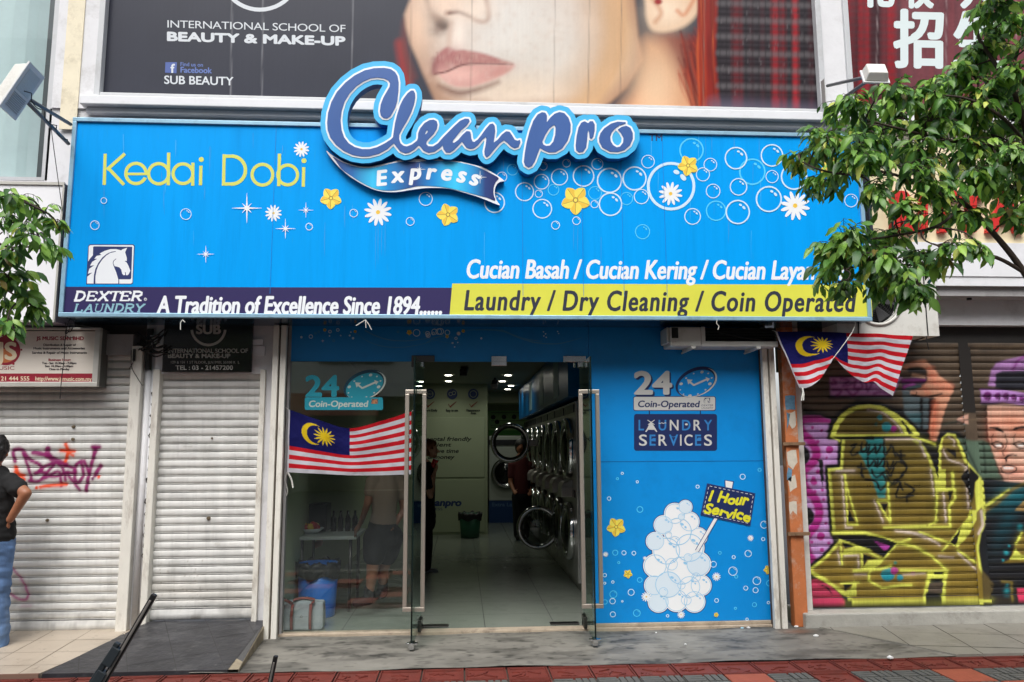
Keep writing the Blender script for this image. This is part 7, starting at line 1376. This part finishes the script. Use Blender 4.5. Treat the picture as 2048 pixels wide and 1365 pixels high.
# ---- man at the left edge, seen from behind, hand on hip
YM = -.36; pm = lambda x, y, dy=0.0: np.array(P(x, y, YM+dy))+np.array([0, 0, 0])
t = thing('person', 'man in black t-shirt and jeans with hand on hip beside the tagged shutter', 'person', pm(-15, 1300)*[1, 1, 0]+[0, 0, .05])
hd = pm(-8, 904); sR, sL = pm(20, 962), pm(-64, 962); nk = pm(-12, 940); el = pm(52, 987, -.10); wr = pm(20, 1040, -.07); hp = pm(8, 1062, -.04); pel = pm(-18, 1075); hR, hL = pm(0, 1100), pm(-42, 1100); kR, kL = pm(-4, 1195, -.02), pm(-46, 1195); aR, aL = pm(-2, 1288, .0), pm(-46, 1285)
chest = pm(-20, 990); spine = pm(-19, 1035)
f_ = Vector((-.35, .94, 0))
body = [(hd+[0, .01, .012], hd+[-.012, .03, -.03], .094, .075, (.86, 1.05)), (hd+[-.02, .05, -.055], hd+[-.02, .06, -.075], .05, .04), (nk+[0, .0, .03], nk+[0, 0, -.05], .052, .06), (sR, sL, .06, .06), (nk+[0, 0, -.06], chest, .10, .135, (1.15, .8)), (chest, spine, .135, .12, (1.15, .8)), (spine, pel, .12, .135, (1.15, .85)),
        (sR, el, .052, .042), (el, wr, .041, .028), (sL, sL+[-.06, 0, -.28], .05, .042), (sL+[-.06, 0, -.28], sL+[-.02, .1, -.5], .04, .03), (hR, kR, .085, .06), (kR, aR, .06, .042), (hL, kL, .085, .06), (kL, aL, .06, .042)]
body += hand(hp, (-.55, .1, -.8), (-.6, .6, .3), curl=.5)
for ex in (.077,): body += [(hd+[ex-.004, -.0, .0], hd+[ex+.004, .006, -.03], .016, .012)]
body += [(hd+[-.06, .095, -.005], hd+[-.07, .115, -.025], .012, .016)]
flesh('body', body, SKINB, t, .009, 4)
flesh('hair', [(hd+[0, -.0, .035], hd+[.0, -.02, .0], .098, .096, (.9, 1.02)), (hd+[.0, -.05, -.03], hd+[0, -.045, -.055], .052, .04), (hd+[-.02, .06, .065], hd+[0, .03, .08], .055, .06)], HAIRB, t, .007, 2, (.009, 40, 22))
flesh('t_shirt', [(nk+[0, 0, -.055], chest, .105, .148, (1.2, .85)), (chest, spine, .148, .142, (1.18, .86)), (spine, pel+[0, 0, .0], .142, .155, (1.15, .9)), (sR+[0, 0, -.005], sL+[0, 0, -.005], .068, .068), (sR, sR*.42+el*.58+[0, 0, -.01], .066, .070), (sL, sL+[-.04, 0, -.2], .066, .07), (nk+[0, 0, -.035], nk+[0, 0, -.06], .062, .09)], BSHIRT, t, .010, 3, (.012, 9, 14))
flesh('jeans', [(pel+[0, 0, .015], pel+[0, 0, -.05], .148, .155, (1.12, .9)), (hR, kR, .102, .078), (kR, aR+[0, 0, -.01], .078, .072), (hL, kL, .102, .078), (kL, aL+[0, 0, -.01], .078, .072)], JEANS, t, .010, 3, (.013, 8, 16))
for a in (aR, aL):
    flesh('shoe', [(a+[.0, -.02, -.055], a+[-.05, .13, -.07], .05, .042, (1, .85))], mat('olive_shoe', (70, 66, 40), .7), t, .01, 4)
# ---- man drinking from a red cup inside
YI = 3.2; pi_ = lambda x, y, dy=0.0: np.array(P(x, y, YI+dy))
t = thing('person', 'man in dark clothes drinking from a red cup behind the left door', 'person', pi_(852, 1141)*[1, 1, 0]+[0, 0, .02])
hd = pi_(861, 899); nk = pi_(852, 931); s1, s2 = pi_(850, 952, -.17), pi_(848, 952, .17); ch = pi_(848, 975); sp = pi_(848, 1010); pel = pi_(849, 1035); el = pi_(861, 992, -.2); wr = pi_(868, 948, -.10); cup = pi_(869, 926, -.04)
h1, h2, k1, k2, a1, a2 = pi_(850, 1045, -.08), pi_(849, 1045, .08), pi_(853, 1090, -.08), pi_(846, 1090, .08), pi_(851, 1134, -.08), pi_(842, 1134, .08)
body = [(hd+[-.005, 0, .015], hd+[.02, 0, -.03], .095, .072, (1, .85)), (hd+[.04, 0, -.06], hd+[.05, 0, -.08], .045, .036), (hd+[.095, 0, -.01], hd+[.108, 0, -.03], .012, .016), (nk+[0, 0, .03], nk+[0, 0, -.04], .052, .06), (s1, s2, .06, .06), (nk+[0, 0, -.05], ch, .1, .13), (ch, sp, .13, .115), (sp, pel, .115, .13), (s1, el, .05, .04), (el, wr, .04, .028), (s2, s2+[.02, .04, -.28], .05, .04), (s2+[.02, .04, -.28], s2+[.1, 0, -.5], .04, .028), (h1, k1, .08, .06), (k1, a1, .055, .04), (h2, k2, .08, .06), (k2, a2, .055, .04)]
body += hand(wr+[.02, .02, .06], (.25, .5, .8), (-.2, .8, -.3), curl=1.0)
body += [(hd+[-.0, -.082, -.01], hd+[-.004, -.086, -.03], .014, .012)]
flesh('body', body, SKINP, t, .010, 4)
flesh('hair', [(hd+[-.02, 0, .035], hd+[-.04, 0, .0], .098, .09, (1, .9)), (hd+[.03, 0, .07], hd+[-.05, 0, .06], .05, .06)], mat('ginger_hair', (110, 66, 40), .6), t, .01, 3)
flesh('t_shirt', [(nk+[0, 0, -.05], ch, .11, .145), (ch, sp, .145, .135), (sp, pel, .135, .148), (s1, s2, .07, .07), (s1, s1*.5+el*.5, .065, .068), (s2, s2+[.01, .02, -.16], .065, .068)], BSHIRT, t, .013, 4)
flesh('trousers', [(pel, pel+[0, 0, -.06], .14, .145), (h1, k1, .098, .08), (k1, a1, .08, .07), (h2, k2, .098, .08), (k2, a2, .08, .07)], DPANT, t, .013, 4)
for a in (a1, a2): flesh('shoe', [(a+[-.02, 0, -.05], a+[.12, 0, -.06], .045, .04)], mat('grey_sneaker', (96, 100, 104), .7), t, .011, 3)
cpt = thing('paper_cup', 'red paper cup held to the mouth of the drinking man', 'cup', cup); m = MB(); ax_ = Vector((.35, 0, .9)).normalized(); c0 = Vector(cup); m.tube([c0-ax_*.06, c0+ax_*.045], [.030, .040], 18); m.tube([c0+ax_*.042, c0+ax_*.05], [.042, .042], 18, 1); m.build('cup', [mat('cup_red', (196, 30, 40), .4), W1], cpt, smooth=False)
# ---- shopper in the passage
YW = 6.3; pw = lambda x, y, dy=0.0: np.array(P(x, y, YW+dy)); bx_, = (1043,)
t = thing('person', 'dark haired shopper in red top and black trousers at the far machines', 'person', pw(1043, 1078)*[1, 1, 0]+[0, 0, .02])
hd = pw(1041, 893); nk = pw(1043, 917); sp = pw(1043, 955); pel = pw(1043, 985); s1, s2 = pw(1024, 931), pw(1062, 931); h1, h2, a1, a2, k1, k2 = pw(1035, 992), pw(1051, 992), pw(1035, 1070), pw(1051, 1070), pw(1035, 1030), pw(1051, 1030)
body = [(hd+[0, 0, .01], hd+[-.01, -.02, -.04], .095, .07, (.88, 1)), (hd+[-.01, -.095, -.02], hd+[-.01, -.1, -.03], .012, .014), (nk+[0, 0, .03], nk+[0, 0, -.05], .05, .06), (s1, s2, .06, .06), (nk, sp, .1, .12), (sp, pel, .115, .13), (h1, k1, .08, .06), (k1, a1, .06, .04), (h2, k2, .08, .06), (k2, a2, .06, .04), (s1, s1+[-.03, -.05, -.28], .05, .04), (s1+[-.03, -.05, -.28], s1+[.02, -.2, -.42], .038, .028), (s2, s2+[.03, -.05, -.28], .05, .04), (s2+[.03, -.05, -.28], s2+[-.02, -.2, -.42], .038, .028)]
body += hand(s1+[.03, -.25, -.43], (.3, -.9, -.2), (.5, .3, .6))+hand(s2+[-.03, -.25, -.43], (-.3, -.9, -.2), (-.5, .3, .6))
flesh('body', body, SKINB, t, .013, 4); flesh('hair', [(hd+[0, .01, .03], hd+[0, .04, -.04], .1, .09), (hd+[0, .06, -.05], hd+[0, .06, -.12], .06, .05)], HAIRB, t, .013, 3)
flesh('top', [(nk+[0, 0, -.05], sp, .12, .14), (sp, pel, .14, .15), (s1, s2, .07, .07), (s1, s1+[-.02, -.03, -.18], .065, .06), (s2, s2+[.02, -.03, -.18], .065, .06)], RSHIRT, t, .015, 4)
flesh('trousers', [(pel, pel+[0, 0, -.06], .145, .145), (h1, k1, .1, .08), (k1, a1, .08, .065), (h2, k2, .1, .08), (k2, a2, .08, .065)], DPANT, t, .015, 4)
for a in (a1, a2): flesh('shoe', [(a+[0, .02, -.03], a+[0, -.12, -.04], .045, .04)], BLACKM, t, .013, 3)
# ---- woman standing behind the shop window
YV = .62; pv = lambda x, y, dy=0.0: np.array(P(x, y, YV+dy))
t = thing('person', 'woman in pale top, short black skirt and black boots behind the shop window', 'person', pv(752, 1206)*[1, 1, 0]+[0, 0, .02])
hd = pv(772, 905, .1); nk = pv(772, 940, .08); ch = pv(770, 985, .05); sp = pv(768, 1025, .05); pel = pv(766, 1062, .06); s1, s2 = pv(744, 962, .0), pv(800, 962, .12); h1, h2, k1, k2, a1, a2 = pv(752, 1075), pv(782, 1075, .12), pv(745, 1140, -.02), pv(766, 1138, .14), pv(738, 1196), pv(765, 1184, .16); el = pv(735, 1008, -.02); wr = pv(722, 1045, .1)
body = [(hd+[0, 0, .01], hd+[-.02, -.02, -.04], .092, .068, (.88, 1)), (hd+[-.06, -.075, -.02], hd+[-.065, -.08, -.03], .012, .013), (nk+[0, 0, .03], nk+[0, 0, -.05], .045, .055), (s1, s2, .052, .052), (nk+[0, 0, -.04], ch, .09, .115), (ch, sp, .115, .1), (sp, pel, .1, .135), (h1, k1, .085, .058), (k1, a1, .056, .036), (h2, k2, .085, .058), (k2, a2, .056, .036), (s1, el, .045, .036), (el, wr, .035, .026), (s2, s2+[.04, .0, -.27], .045, .036), (s2+[.04, 0, -.27], s2+[-.05, -.1, -.42], .035, .026)]
body += hand(wr+[-.03, .02, -.05], (-.4, .3, -.7), (.2, .8, .2))+hand(s2+[-.07, -.13, -.45], (-.5, -.3, -.6), (.3, -.6, .3))
flesh('body', body, SKIND, t, .011, 4); flesh('hair', [(hd+[0, .02, .03], hd+[.02, .03, -.05], .1, .09), (hd+[.03, .05, -.08], hd+[.03, .05, -.16], .06, .05)], HAIRB, t, .012, 3)
flesh('top', [(nk+[0, 0, -.05], ch, .1, .13), (ch, sp, .13, .115), (sp, pel+[0, 0, .03], .115, .14), (s1, s2, .062, .062), (s1, s1*.5+el*.5, .058, .056), (s2, s2+[.02, 0, -.14], .058, .056)], mat('beige_top', (120, 106, 92), .9), t, .013, 4)
flesh('skirt', [(pel+[0, 0, .03], pel+[0, 0, -.04], .145, .16), (h1, h1*.45+k1*.55, .12, .105), (h2, h2*.45+k2*.55, .12, .105)], BLACKM, t, .013, 4)
for a, k in ((a1, k1), (a2, k2)): flesh('boot', [(a+[0, 0, .08], a+[0, 0, -.01], .05, .05), (a+[0, 0, -.02], a+[-.11, -.04, -.035], .045, .038)], BLACKM, t, .011, 3)
# ---- seated customer at the table
YT = 1.75; ps = lambda x, y, dy=0.0: np.array(P(x, y, YT+dy))
hd = ps(611, 992); nk = ps(608, 1020); sp = ps(604, 1060); z0_ = .02; pel = np.array([sp[0]-.02, YT+.05, .50])
t = thing('person', 'seated customer with dark hair behind the table by the window', 'person', (pel[0], YT, .02))
s1, s2 = ps(582, 1036), ps(634, 1036)
body = [(hd+[0, 0, .01], hd+[0, -.03, -.04], .094, .07, (.88, 1)), (hd+[0, -.095, -.02], hd+[0, -.1, -.03], .012, .014), (nk+[0, 0, .02], nk+[0, 0, -.05], .05, .06), (s1, s2, .058, .058), (nk+[0, 0, -.04], sp, .1, .125), (sp, pel, .12, .14), (pel+[-.09, 0, 0], pel+[-.1, -.42, .0], .085, .06), (pel+[.09, 0, 0], pel+[.1, -.42, 0], .085, .06), (pel+[-.1, -.42, 0], pel+[-.1, -.38, -.41], .058, .04), (pel+[.1, -.42, 0], pel+[.1, -.38, -.41], .058, .04), (s1, s1+[-.05, -.1, -.25], .05, .04), (s1+[-.05, -.1, -.25], s1+[.05, -.35, -.28], .038, .028), (s2, s2+[.05, -.1, -.25], .05, .04), (s2+[.05, -.1, -.25], s2+[-.03, -.35, -.28], .038, .028)]
body += hand(s1+[.07, -.4, -.28], (.3, -.9, 0), (.5, .2, .6))+hand(s2+[-.05, -.4, -.28], (-.3, -.9, 0), (-.5, .2, .6))
flesh('body', body, SKINB, t, .013, 4); flesh('hair', [(hd+[0, .015, .035], hd+[0, .03, -.02], .1, .095)], HAIRB, t, .012, 3)
flesh('shirt', [(nk+[0, 0, -.05], sp, .12, .145), (sp, pel+[0, 0, .06], .145, .155), (s1, s2, .068, .068), (s1, s1+[-.03, -.06, -.16], .062, .06), (s2, s2+[.03, -.06, -.16], .062, .06)], BSHIRT, t, .015, 4)
flesh('trousers', [(pel+[-.09, 0, 0], pel+[-.1, -.42, .0], .1, .075), (pel+[.09, 0, 0], pel+[.1, -.42, 0], .1, .075), (pel+[-.1, -.42, 0], pel+[-.1, -.38, -.4], .072, .06), (pel+[.1, -.42, 0], pel+[.1, -.38, -.4], .072, .06)], DPANT, t, .015, 4)
st_ = thing('stool', 'round stool under the seated customer inside the shop', 'stool', (pel[0], YT+.05, .02)); m = MB(); m.lathe([(0, .36), (.16, .36), (.17, .375), (.16, .39), (0, .39)], pel[0], YT+.05, 24, cz=.0); m.build('seat', STEELD, st_)
for k in range(4): a = k*math.pi/2+.7; m = MB(); m.tube([(pel[0]+.1*math.cos(a), YT+.05+.1*math.sin(a), .36), (pel[0]+.15*math.cos(a), YT+.05+.15*math.sin(a), .02)], .012, 8); m.build('leg', STEELD, st_)
# ================================================================== street trees
LEAFM = mat_attr('leaf', .38, .45, trans=.35); BARK = mat('bark', (64, 52, 44), .9, var=.3, vscale=12, bump=.5, bscale=40)
class Leaves:
    def __init__(s): s.v = []; s.f = []; s.c = []
    def leaf(s, p, d, n, L_, w, col, fold=.25, curl=.5):
        d = d.normalized(); r = d.cross(n); r = r.normalized() if r.length > 1e-3 else d.orthogonal().normalized(); n = r.cross(d).normalized()
        prof = [(0, .05), (.18, .62), (.42, 1.0), (.68, .80), (.88, .36), (1.0, .03)]; b = len(s.v); dk = tuple(v*.86 for v in col)
        for t, wd in prof:
            c = p+d*(L_*t)-n*(curl*L_*t*t*.5); k = w*wd*.5
            wav = .06*w*math.sin(t*16)
            for sgn in (-1, 0, 1): s.v.append(c+r*(k*sgn)+n*(abs(sgn)*k*fold*2+(wav*sgn if sgn else 0))); s.c.append(col if sgn else tuple(min(1, v*1.18) for v in col))
        for i in range(len(prof)-1):
            q = b+i*3; s.f += [(q, q+1, q+4, q+3), (q+1, q+2, q+5, q+4)]
    def build(s, name, parent):
        mb = MB(); mb.add([tuple(v) for v in s.v], s.f); mb.col = np.array(s.c); return mb.build(name, LEAFM, parent, smooth=True)
PAL = [lin(c) for c in ((108, 150, 58), (82, 126, 52), (126, 168, 66), (56, 92, 42), (92, 138, 54), (148, 184, 78), (66, 106, 54), (112, 154, 70))]; YEL_L = lin((196, 204, 96)); OLD = lin((120, 108, 48))
def crown(lv, tw, clusters, branches, Yb, dens, rs):
    bp = []
    for b in branches:
        q = spline(b, 6); bp += [Vector(x) for x in q]
    for (px, py, r, k) in clusters:
        yb = Yb+rs.uniform(-.38, .38); c = Vector(P(px, py, yb)); sc = (yb-EYE[1])/FOC; R_ = r*sc
        near = min(bp, key=lambda q: (q-c).length); mid = (near+c)/2+Vector((rs.uniform(-.04, .04), rs.uniform(-.05, .05), rs.uniform(.0, .06)))
        tw.tube(spline([near, mid, c], 5), [.006, .0055, .005, .005, .0045, .0045, .004, .004, .0035, .003, .003], 5)
        for q in range(max(3, int(dens*k))):
            e = c+Vector((rs.uniform(-1, 1), rs.uniform(-1.2, 1.2), rs.uniform(-.85, .85)))*R_*1.05; s0 = mid.lerp(c, rs.uniform(.3, 1)); m_ = (s0+e)/2+Vector((0, 0, R_*.25)); pts = [Vector(x) for x in spline([s0, m_, e], 5)]
            tw.tube(pts, [.0032-.0002*i for i in range(len(pts))], 4)
            n = len(pts)
            for i in range(3, n, 1):
                if rs.rand() < .22: continue
                d0 = (pts[i]-pts[i-1]).normalized(); a = rs.uniform(0, 6.28); sd = Vector((math.cos(a), math.sin(a)*.8, rs.uniform(-.55, .2))); d = (d0*.45+sd*.8+Vector((0, -.05, -.45))); L_ = rs.uniform(.045, .092)*(.72+.5*rs.rand()); nn = Vector((rs.uniform(-.5, .5), rs.uniform(-.9, .1), rs.uniform(.3, 1)))
                col = PAL[rs.randint(len(PAL))]; u = rs.rand()
                if u > .955: col = YEL_L
                elif u > .945: col = OLD
                sh = rs.uniform(.8, 1.2); col = tuple(v*sh for v in col); pet = pts[i]+d.normalized()*.018; tw.tube([pts[i], pet], .0012, 3); lv.leaf(pet, d, nn, L_, L_*rs.uniform(.40, .52), col, rs.uniform(.05, .35), rs.uniform(.2, 1.1))
def street_tree(label, base, trunk, limbs, clusters, Yb, dens, seed):
    rs = np.random.RandomState(seed); t = thing('street_tree', label, 'tree', base); m = MB()
    m.tube(spline(trunk, 6), np.linspace(.085, .035, 6*(len(trunk)-1)+1), 12); m.build('trunk', BARK, t, smooth=True)
    m = MB()
    for b, r0, r1 in limbs: q = spline(b, 6); m.tube(q, np.linspace(r0, r1, len(q)), 8)
    m.build('limb', BARK, t, smooth=True); lv = Leaves(); tw = MB(); crown(lv, tw, clusters, [b for b, _, _ in limbs], Yb, dens, rs)
    tw.build('twig', BARK, t, smooth=True); lv.build('crown', t); return t
YT_ = -2.75; p = lambda x, y, dy=0: Vector(P(x, y, YT_+dy))
tb = Vector((4.25, -2.7, -.02)); j1 = p(2160, 700); j1 = Vector((j1.x, -2.7, j1.z))
limbs = [([j1, p(2048, 545), p(1985, 465), p(1925, 405), p(1860, 375), p(1790, 350), p(1720, 335)], .020, .006), ([p(2048, 545), p(1980, 512), p(1900, 520), p(1820, 530), p(1740, 528), p(1690, 540)], .012, .004), ([j1, p(2140, 450, .1), p(2060, 300, .1), p(1960, 290), p(1880, 278), p(1800, 258), p(1730, 240)], .018, .005), ([p(2060, 300, .1), p(2030, 190), p(1985, 120), p(1955, 60), p(1990, -20)], .016, .006), ([p(2060, 300, .1), p(2010, 240, -.1), p(1940, 200, -.1), p(1870, 190, -.1)], .012, .005), ([p(1925, 405), p(1880, 450, -.1), p(1800, 470, -.1), p(1730, 480)], .011, .004), ([p(1860, 375), p(1840, 440), p(1870, 330), p(1885, 290)], .006, .004), ([p(1790, 350), p(1700, 350, -.1), p(1640, 340, -.1), p(1600, 322)], .008, .004), ([j1, p(2260, 400, .2), p(2330, 100, .2)], .03, .012)]
CL = [(1690,215,38,1),(1655,285,42,1.2),(1600,318,26,.8),(1730,245,50,1.3),(1790,235,50,1.2),(1850,190,45,1.3),(1905,165,46,1.4),(1960,110,50,1.7),(2010,60,54,1.8),(1985,15,38,1),(2035,150,48,1.2),(1960,200,52,1.7),(1900,240,52,1.6),(1850,290,42,1.1),(1785,300,40,1),(1730,315,40,1),(1680,345,40,1.1),(1635,372,26,.8),(1750,385,32,.8),(1835,352,34,.8),(1900,325,34,.8),(1960,280,45,1.1),(2025,240,52,1.7),(2040,320,44,1.4),(1990,365,36,.8),(1700,470,36,1),(1672,500,34,1),(1655,545,24,.7),(1720,515,42,1.1),(1780,480,38,1),(1790,550,40,1.1),(1850,520,38,1),(1836,585,20,.8),(1900,500,28,.7),(1870,435,32,.8),(1940,430,26,.6),(1965,495,20,.6),(1690,572,20,.5),(1745,565,28,.8),(2025,430,30,.6),(1800,185,36,1),(1870,240,42,1),(1930,300,42,1),(1990,310,42,1.2),(1760,280,38,1),(2010,180,46,1.3),(1940,240,46,1.2),(1800,415,30,.8),(1880,380,36,1),(1950,350,38,1),(2025,385,36,1),(1780,520,36,1),(1818,560,32,.9),(1720,290,38,1),(2130,60,90,1.5),(2140,220,80,1.4),(2150,360,70,1.2),(2250,140,90,1.5),(2200,-80,110,1.6),(2040,-70,80,1.4)]
street_tree('leafy green street tree reaching over the right end of the blue sign', tb, [tb, Vector((4.2, -2.72, .9)), Vector((4.0, -2.7, 1.5)), j1], limbs, CL, YT_, 16, 3)
p2 = lambda x, y, dy=0: Vector(P(x, y, -2.3+dy)); tb2 = Vector((-4.15, -2.35, -.02)); j2 = p2(-230, 640)
street_tree('green street tree branch drooping in at the left edge before the blank sign', tb2, [tb2, Vector((-4.1, -2.35, 1.0)), j2], [([j2, p2(-140, 480), p2(-40, 400), p2(30, 395), p2(90, 425)], .02, .004), ([p2(-140, 480), p2(-50, 470), p2(20, 495), p2(90, 490)], .012, .004), ([j2, p2(-100, 560), p2(-20, 560), p2(40, 600)], .014, .004)],
            [(8,392,20,.8),(42,402,26,.8),(88,428,26,.8),(118,458,18,.6),(28,448,30,.9),(72,475,28,.9),(106,500,14,.5),(18,505,28,.8),(14,555,26,.8),(42,596,26,.8),(72,615,18,.6),(10,615,22,.7),(14,652,14,.5),(48,560,24,.6),(-50,450,50,1.2),(-60,560,50,1.2),(-140,470,70,1.3)], -2.3, 9, 9)
# ================================================================== wiper arms raised in the foreground
def wiper(label, tip, foot, w, Yw):
    a, b = np.array(P(*tip, Yw)), np.array(P(*foot, Yw+.03)); t = thing('wiper_arm', label, 'windscreen wiper', b); d = Vector(b-a).normalized(); L_ = float(np.linalg.norm(b-a)); side = d.cross(Vector((0, 1, 0))).normalized(); A = Vector(a)
    def bar(s0, s1, o0, o1, wd0, wd1, y0, y1, m, nm):
        mb = MB(); q = lambda s_, o: A+d*s_+side*o; v = []
        for s_, o, wd in ((s0, o0, wd0), (s1, o1, wd1)):
            c = q(s_, o); v += [c+side*wd/2+Vector((0, y0, 0)), c-side*wd/2+Vector((0, y0, 0)), c-side*wd/2+Vector((0, y1, 0)), c+side*wd/2+Vector((0, y1, 0))]
        mb.hexa([tuple(x) for x in v]); return mb.build(nm, m, t, bevel=.0015)
    bar(0, L_, .004, .006, w*.35, w*.45, -.004, .006, mat('wiper_rubber', (22, 20, 20), .5), 'blade'); bar(.01, L_, .0045, .0065, w*.16, w*.22, -.007, -.0041, mat('wiper_strip', (150, 144, 138), .35, metal=.5), 'spring_strip')
    bar(.10, L_, -.004-w*.1, -.010-w*.2, w*.36, w*.5, -.010, .0, mat('wiper_dark', (34, 40, 44), .45), 'arm')
    for k in range(4): bar(L_*(.35+.15*k), L_*(.35+.15*k)+.035, -.003, -.004, w*.62, w*.66, -.0115, .004, mat('wiper_clip', (44, 50, 54), .4), 'clip')
    return t
wiper('long raised black windscreen wiper in front of the narrow shutter', (305, 1187), (120, 1500), .026, -5.35)
wiper('short tip of a raised windscreen wiper in front of the grey apron', (547, 1311), (505, 1500), .020, -5.35)
# ================================================================== litter
def litter(label, px, py, s, col, n=5):
    q = G(px, py, .008); m = MB(); rs = np.random.RandomState(px); pts = [(q[0]+s*rs.uniform(.6, 1)*math.cos(a), q[1]+s*rs.uniform(.5, .9)*math.sin(a)) for a in np.arange(n)*6.283/n]
    m.add([(x, y, .010+rs.uniform(0, s*.35)) for x, y in pts]+[(q[0], q[1], .012+s*.3)]+[(x, y, .0065) for x, y in pts], [(k, (k+1) % n, n) for k in range(n)]+[(k, n+1+k, n+1+(k+1) % n, (k+1) % n) for k in range(n)]); tag(m.build('dry_leaf' if col == 'brown' else 'paper_scrap', mat('litter_'+col, {'white': (226, 226, 224), 'blue': (150, 190, 206), 'brown': (120, 92, 62)}[col], .7)), label, 'leaf' if col == 'brown' else 'scrap')
litter('crumpled white tissue lying on the apron below the blue panel', 1497, 1256, .022, 'white'); litter('pale blue scrap beside the white tissue on the apron', 1484, 1257, .02, 'blue'); litter('white scrap at the foot of the orange post', 1592, 1254, .025, 'white'); litter('small white crumb in the middle of the apron', 1371, 1289, .012, 'white'); litter('white paper strip lying on the red pavers at the right', 1780, 1316, .032, 'white', 6); litter('white crumb on the apron in front of the right door leaf', 1312, 1266, .010, 'white'); litter('white scrap on the walkway edge beside the step', 1632, 1272, .03, 'white', 6); litter('brown dry leaf on the cream tiles by the ramp', 160, 1289, .012, 'brown')
# ================================================================== houses across the street (seen mirrored in the glass)
op = thing('opposite_shophouse', 'pale shophouse row across the street mirrored in the shop glass', 'building', (0, -22, -.1))
m = MB(); m.box(-40, 40, -30, -22, 3.4, 17); m.box(-40, 40, -30, -25, -.16, 3.4)
for k in range(9): m.box(-28+k*7, -27.4+k*7, -25, -22, -.16, 3.4)
m.build('wall', mat('opposite_wall', (206, 204, 198), .8, var=.15), op)
m = MB(); m.box(-27, -3, -21.98, -21.8, 2.7, 3.5); m.build('fascia', mat('opposite_fascia', (176, 92, 76), .6), op)
m = MB()
for k in range(18):
    for j in range(4): m.box(-38+k*4.1, -35.3+k*4.1, -21.99, -21.9, 4.6+j*3.2, 6.3+j*3.2)
m.build('window', mat('opposite_glass', (60, 70, 76), .1), op)
m = MB()
for k in range(8): m.box(-27+k*7, -21.6+k*7, -24.9, -24.8, -.1, 3.0)
m.build('shopfront', mat('opposite_dark', (70, 66, 60), .6), op)
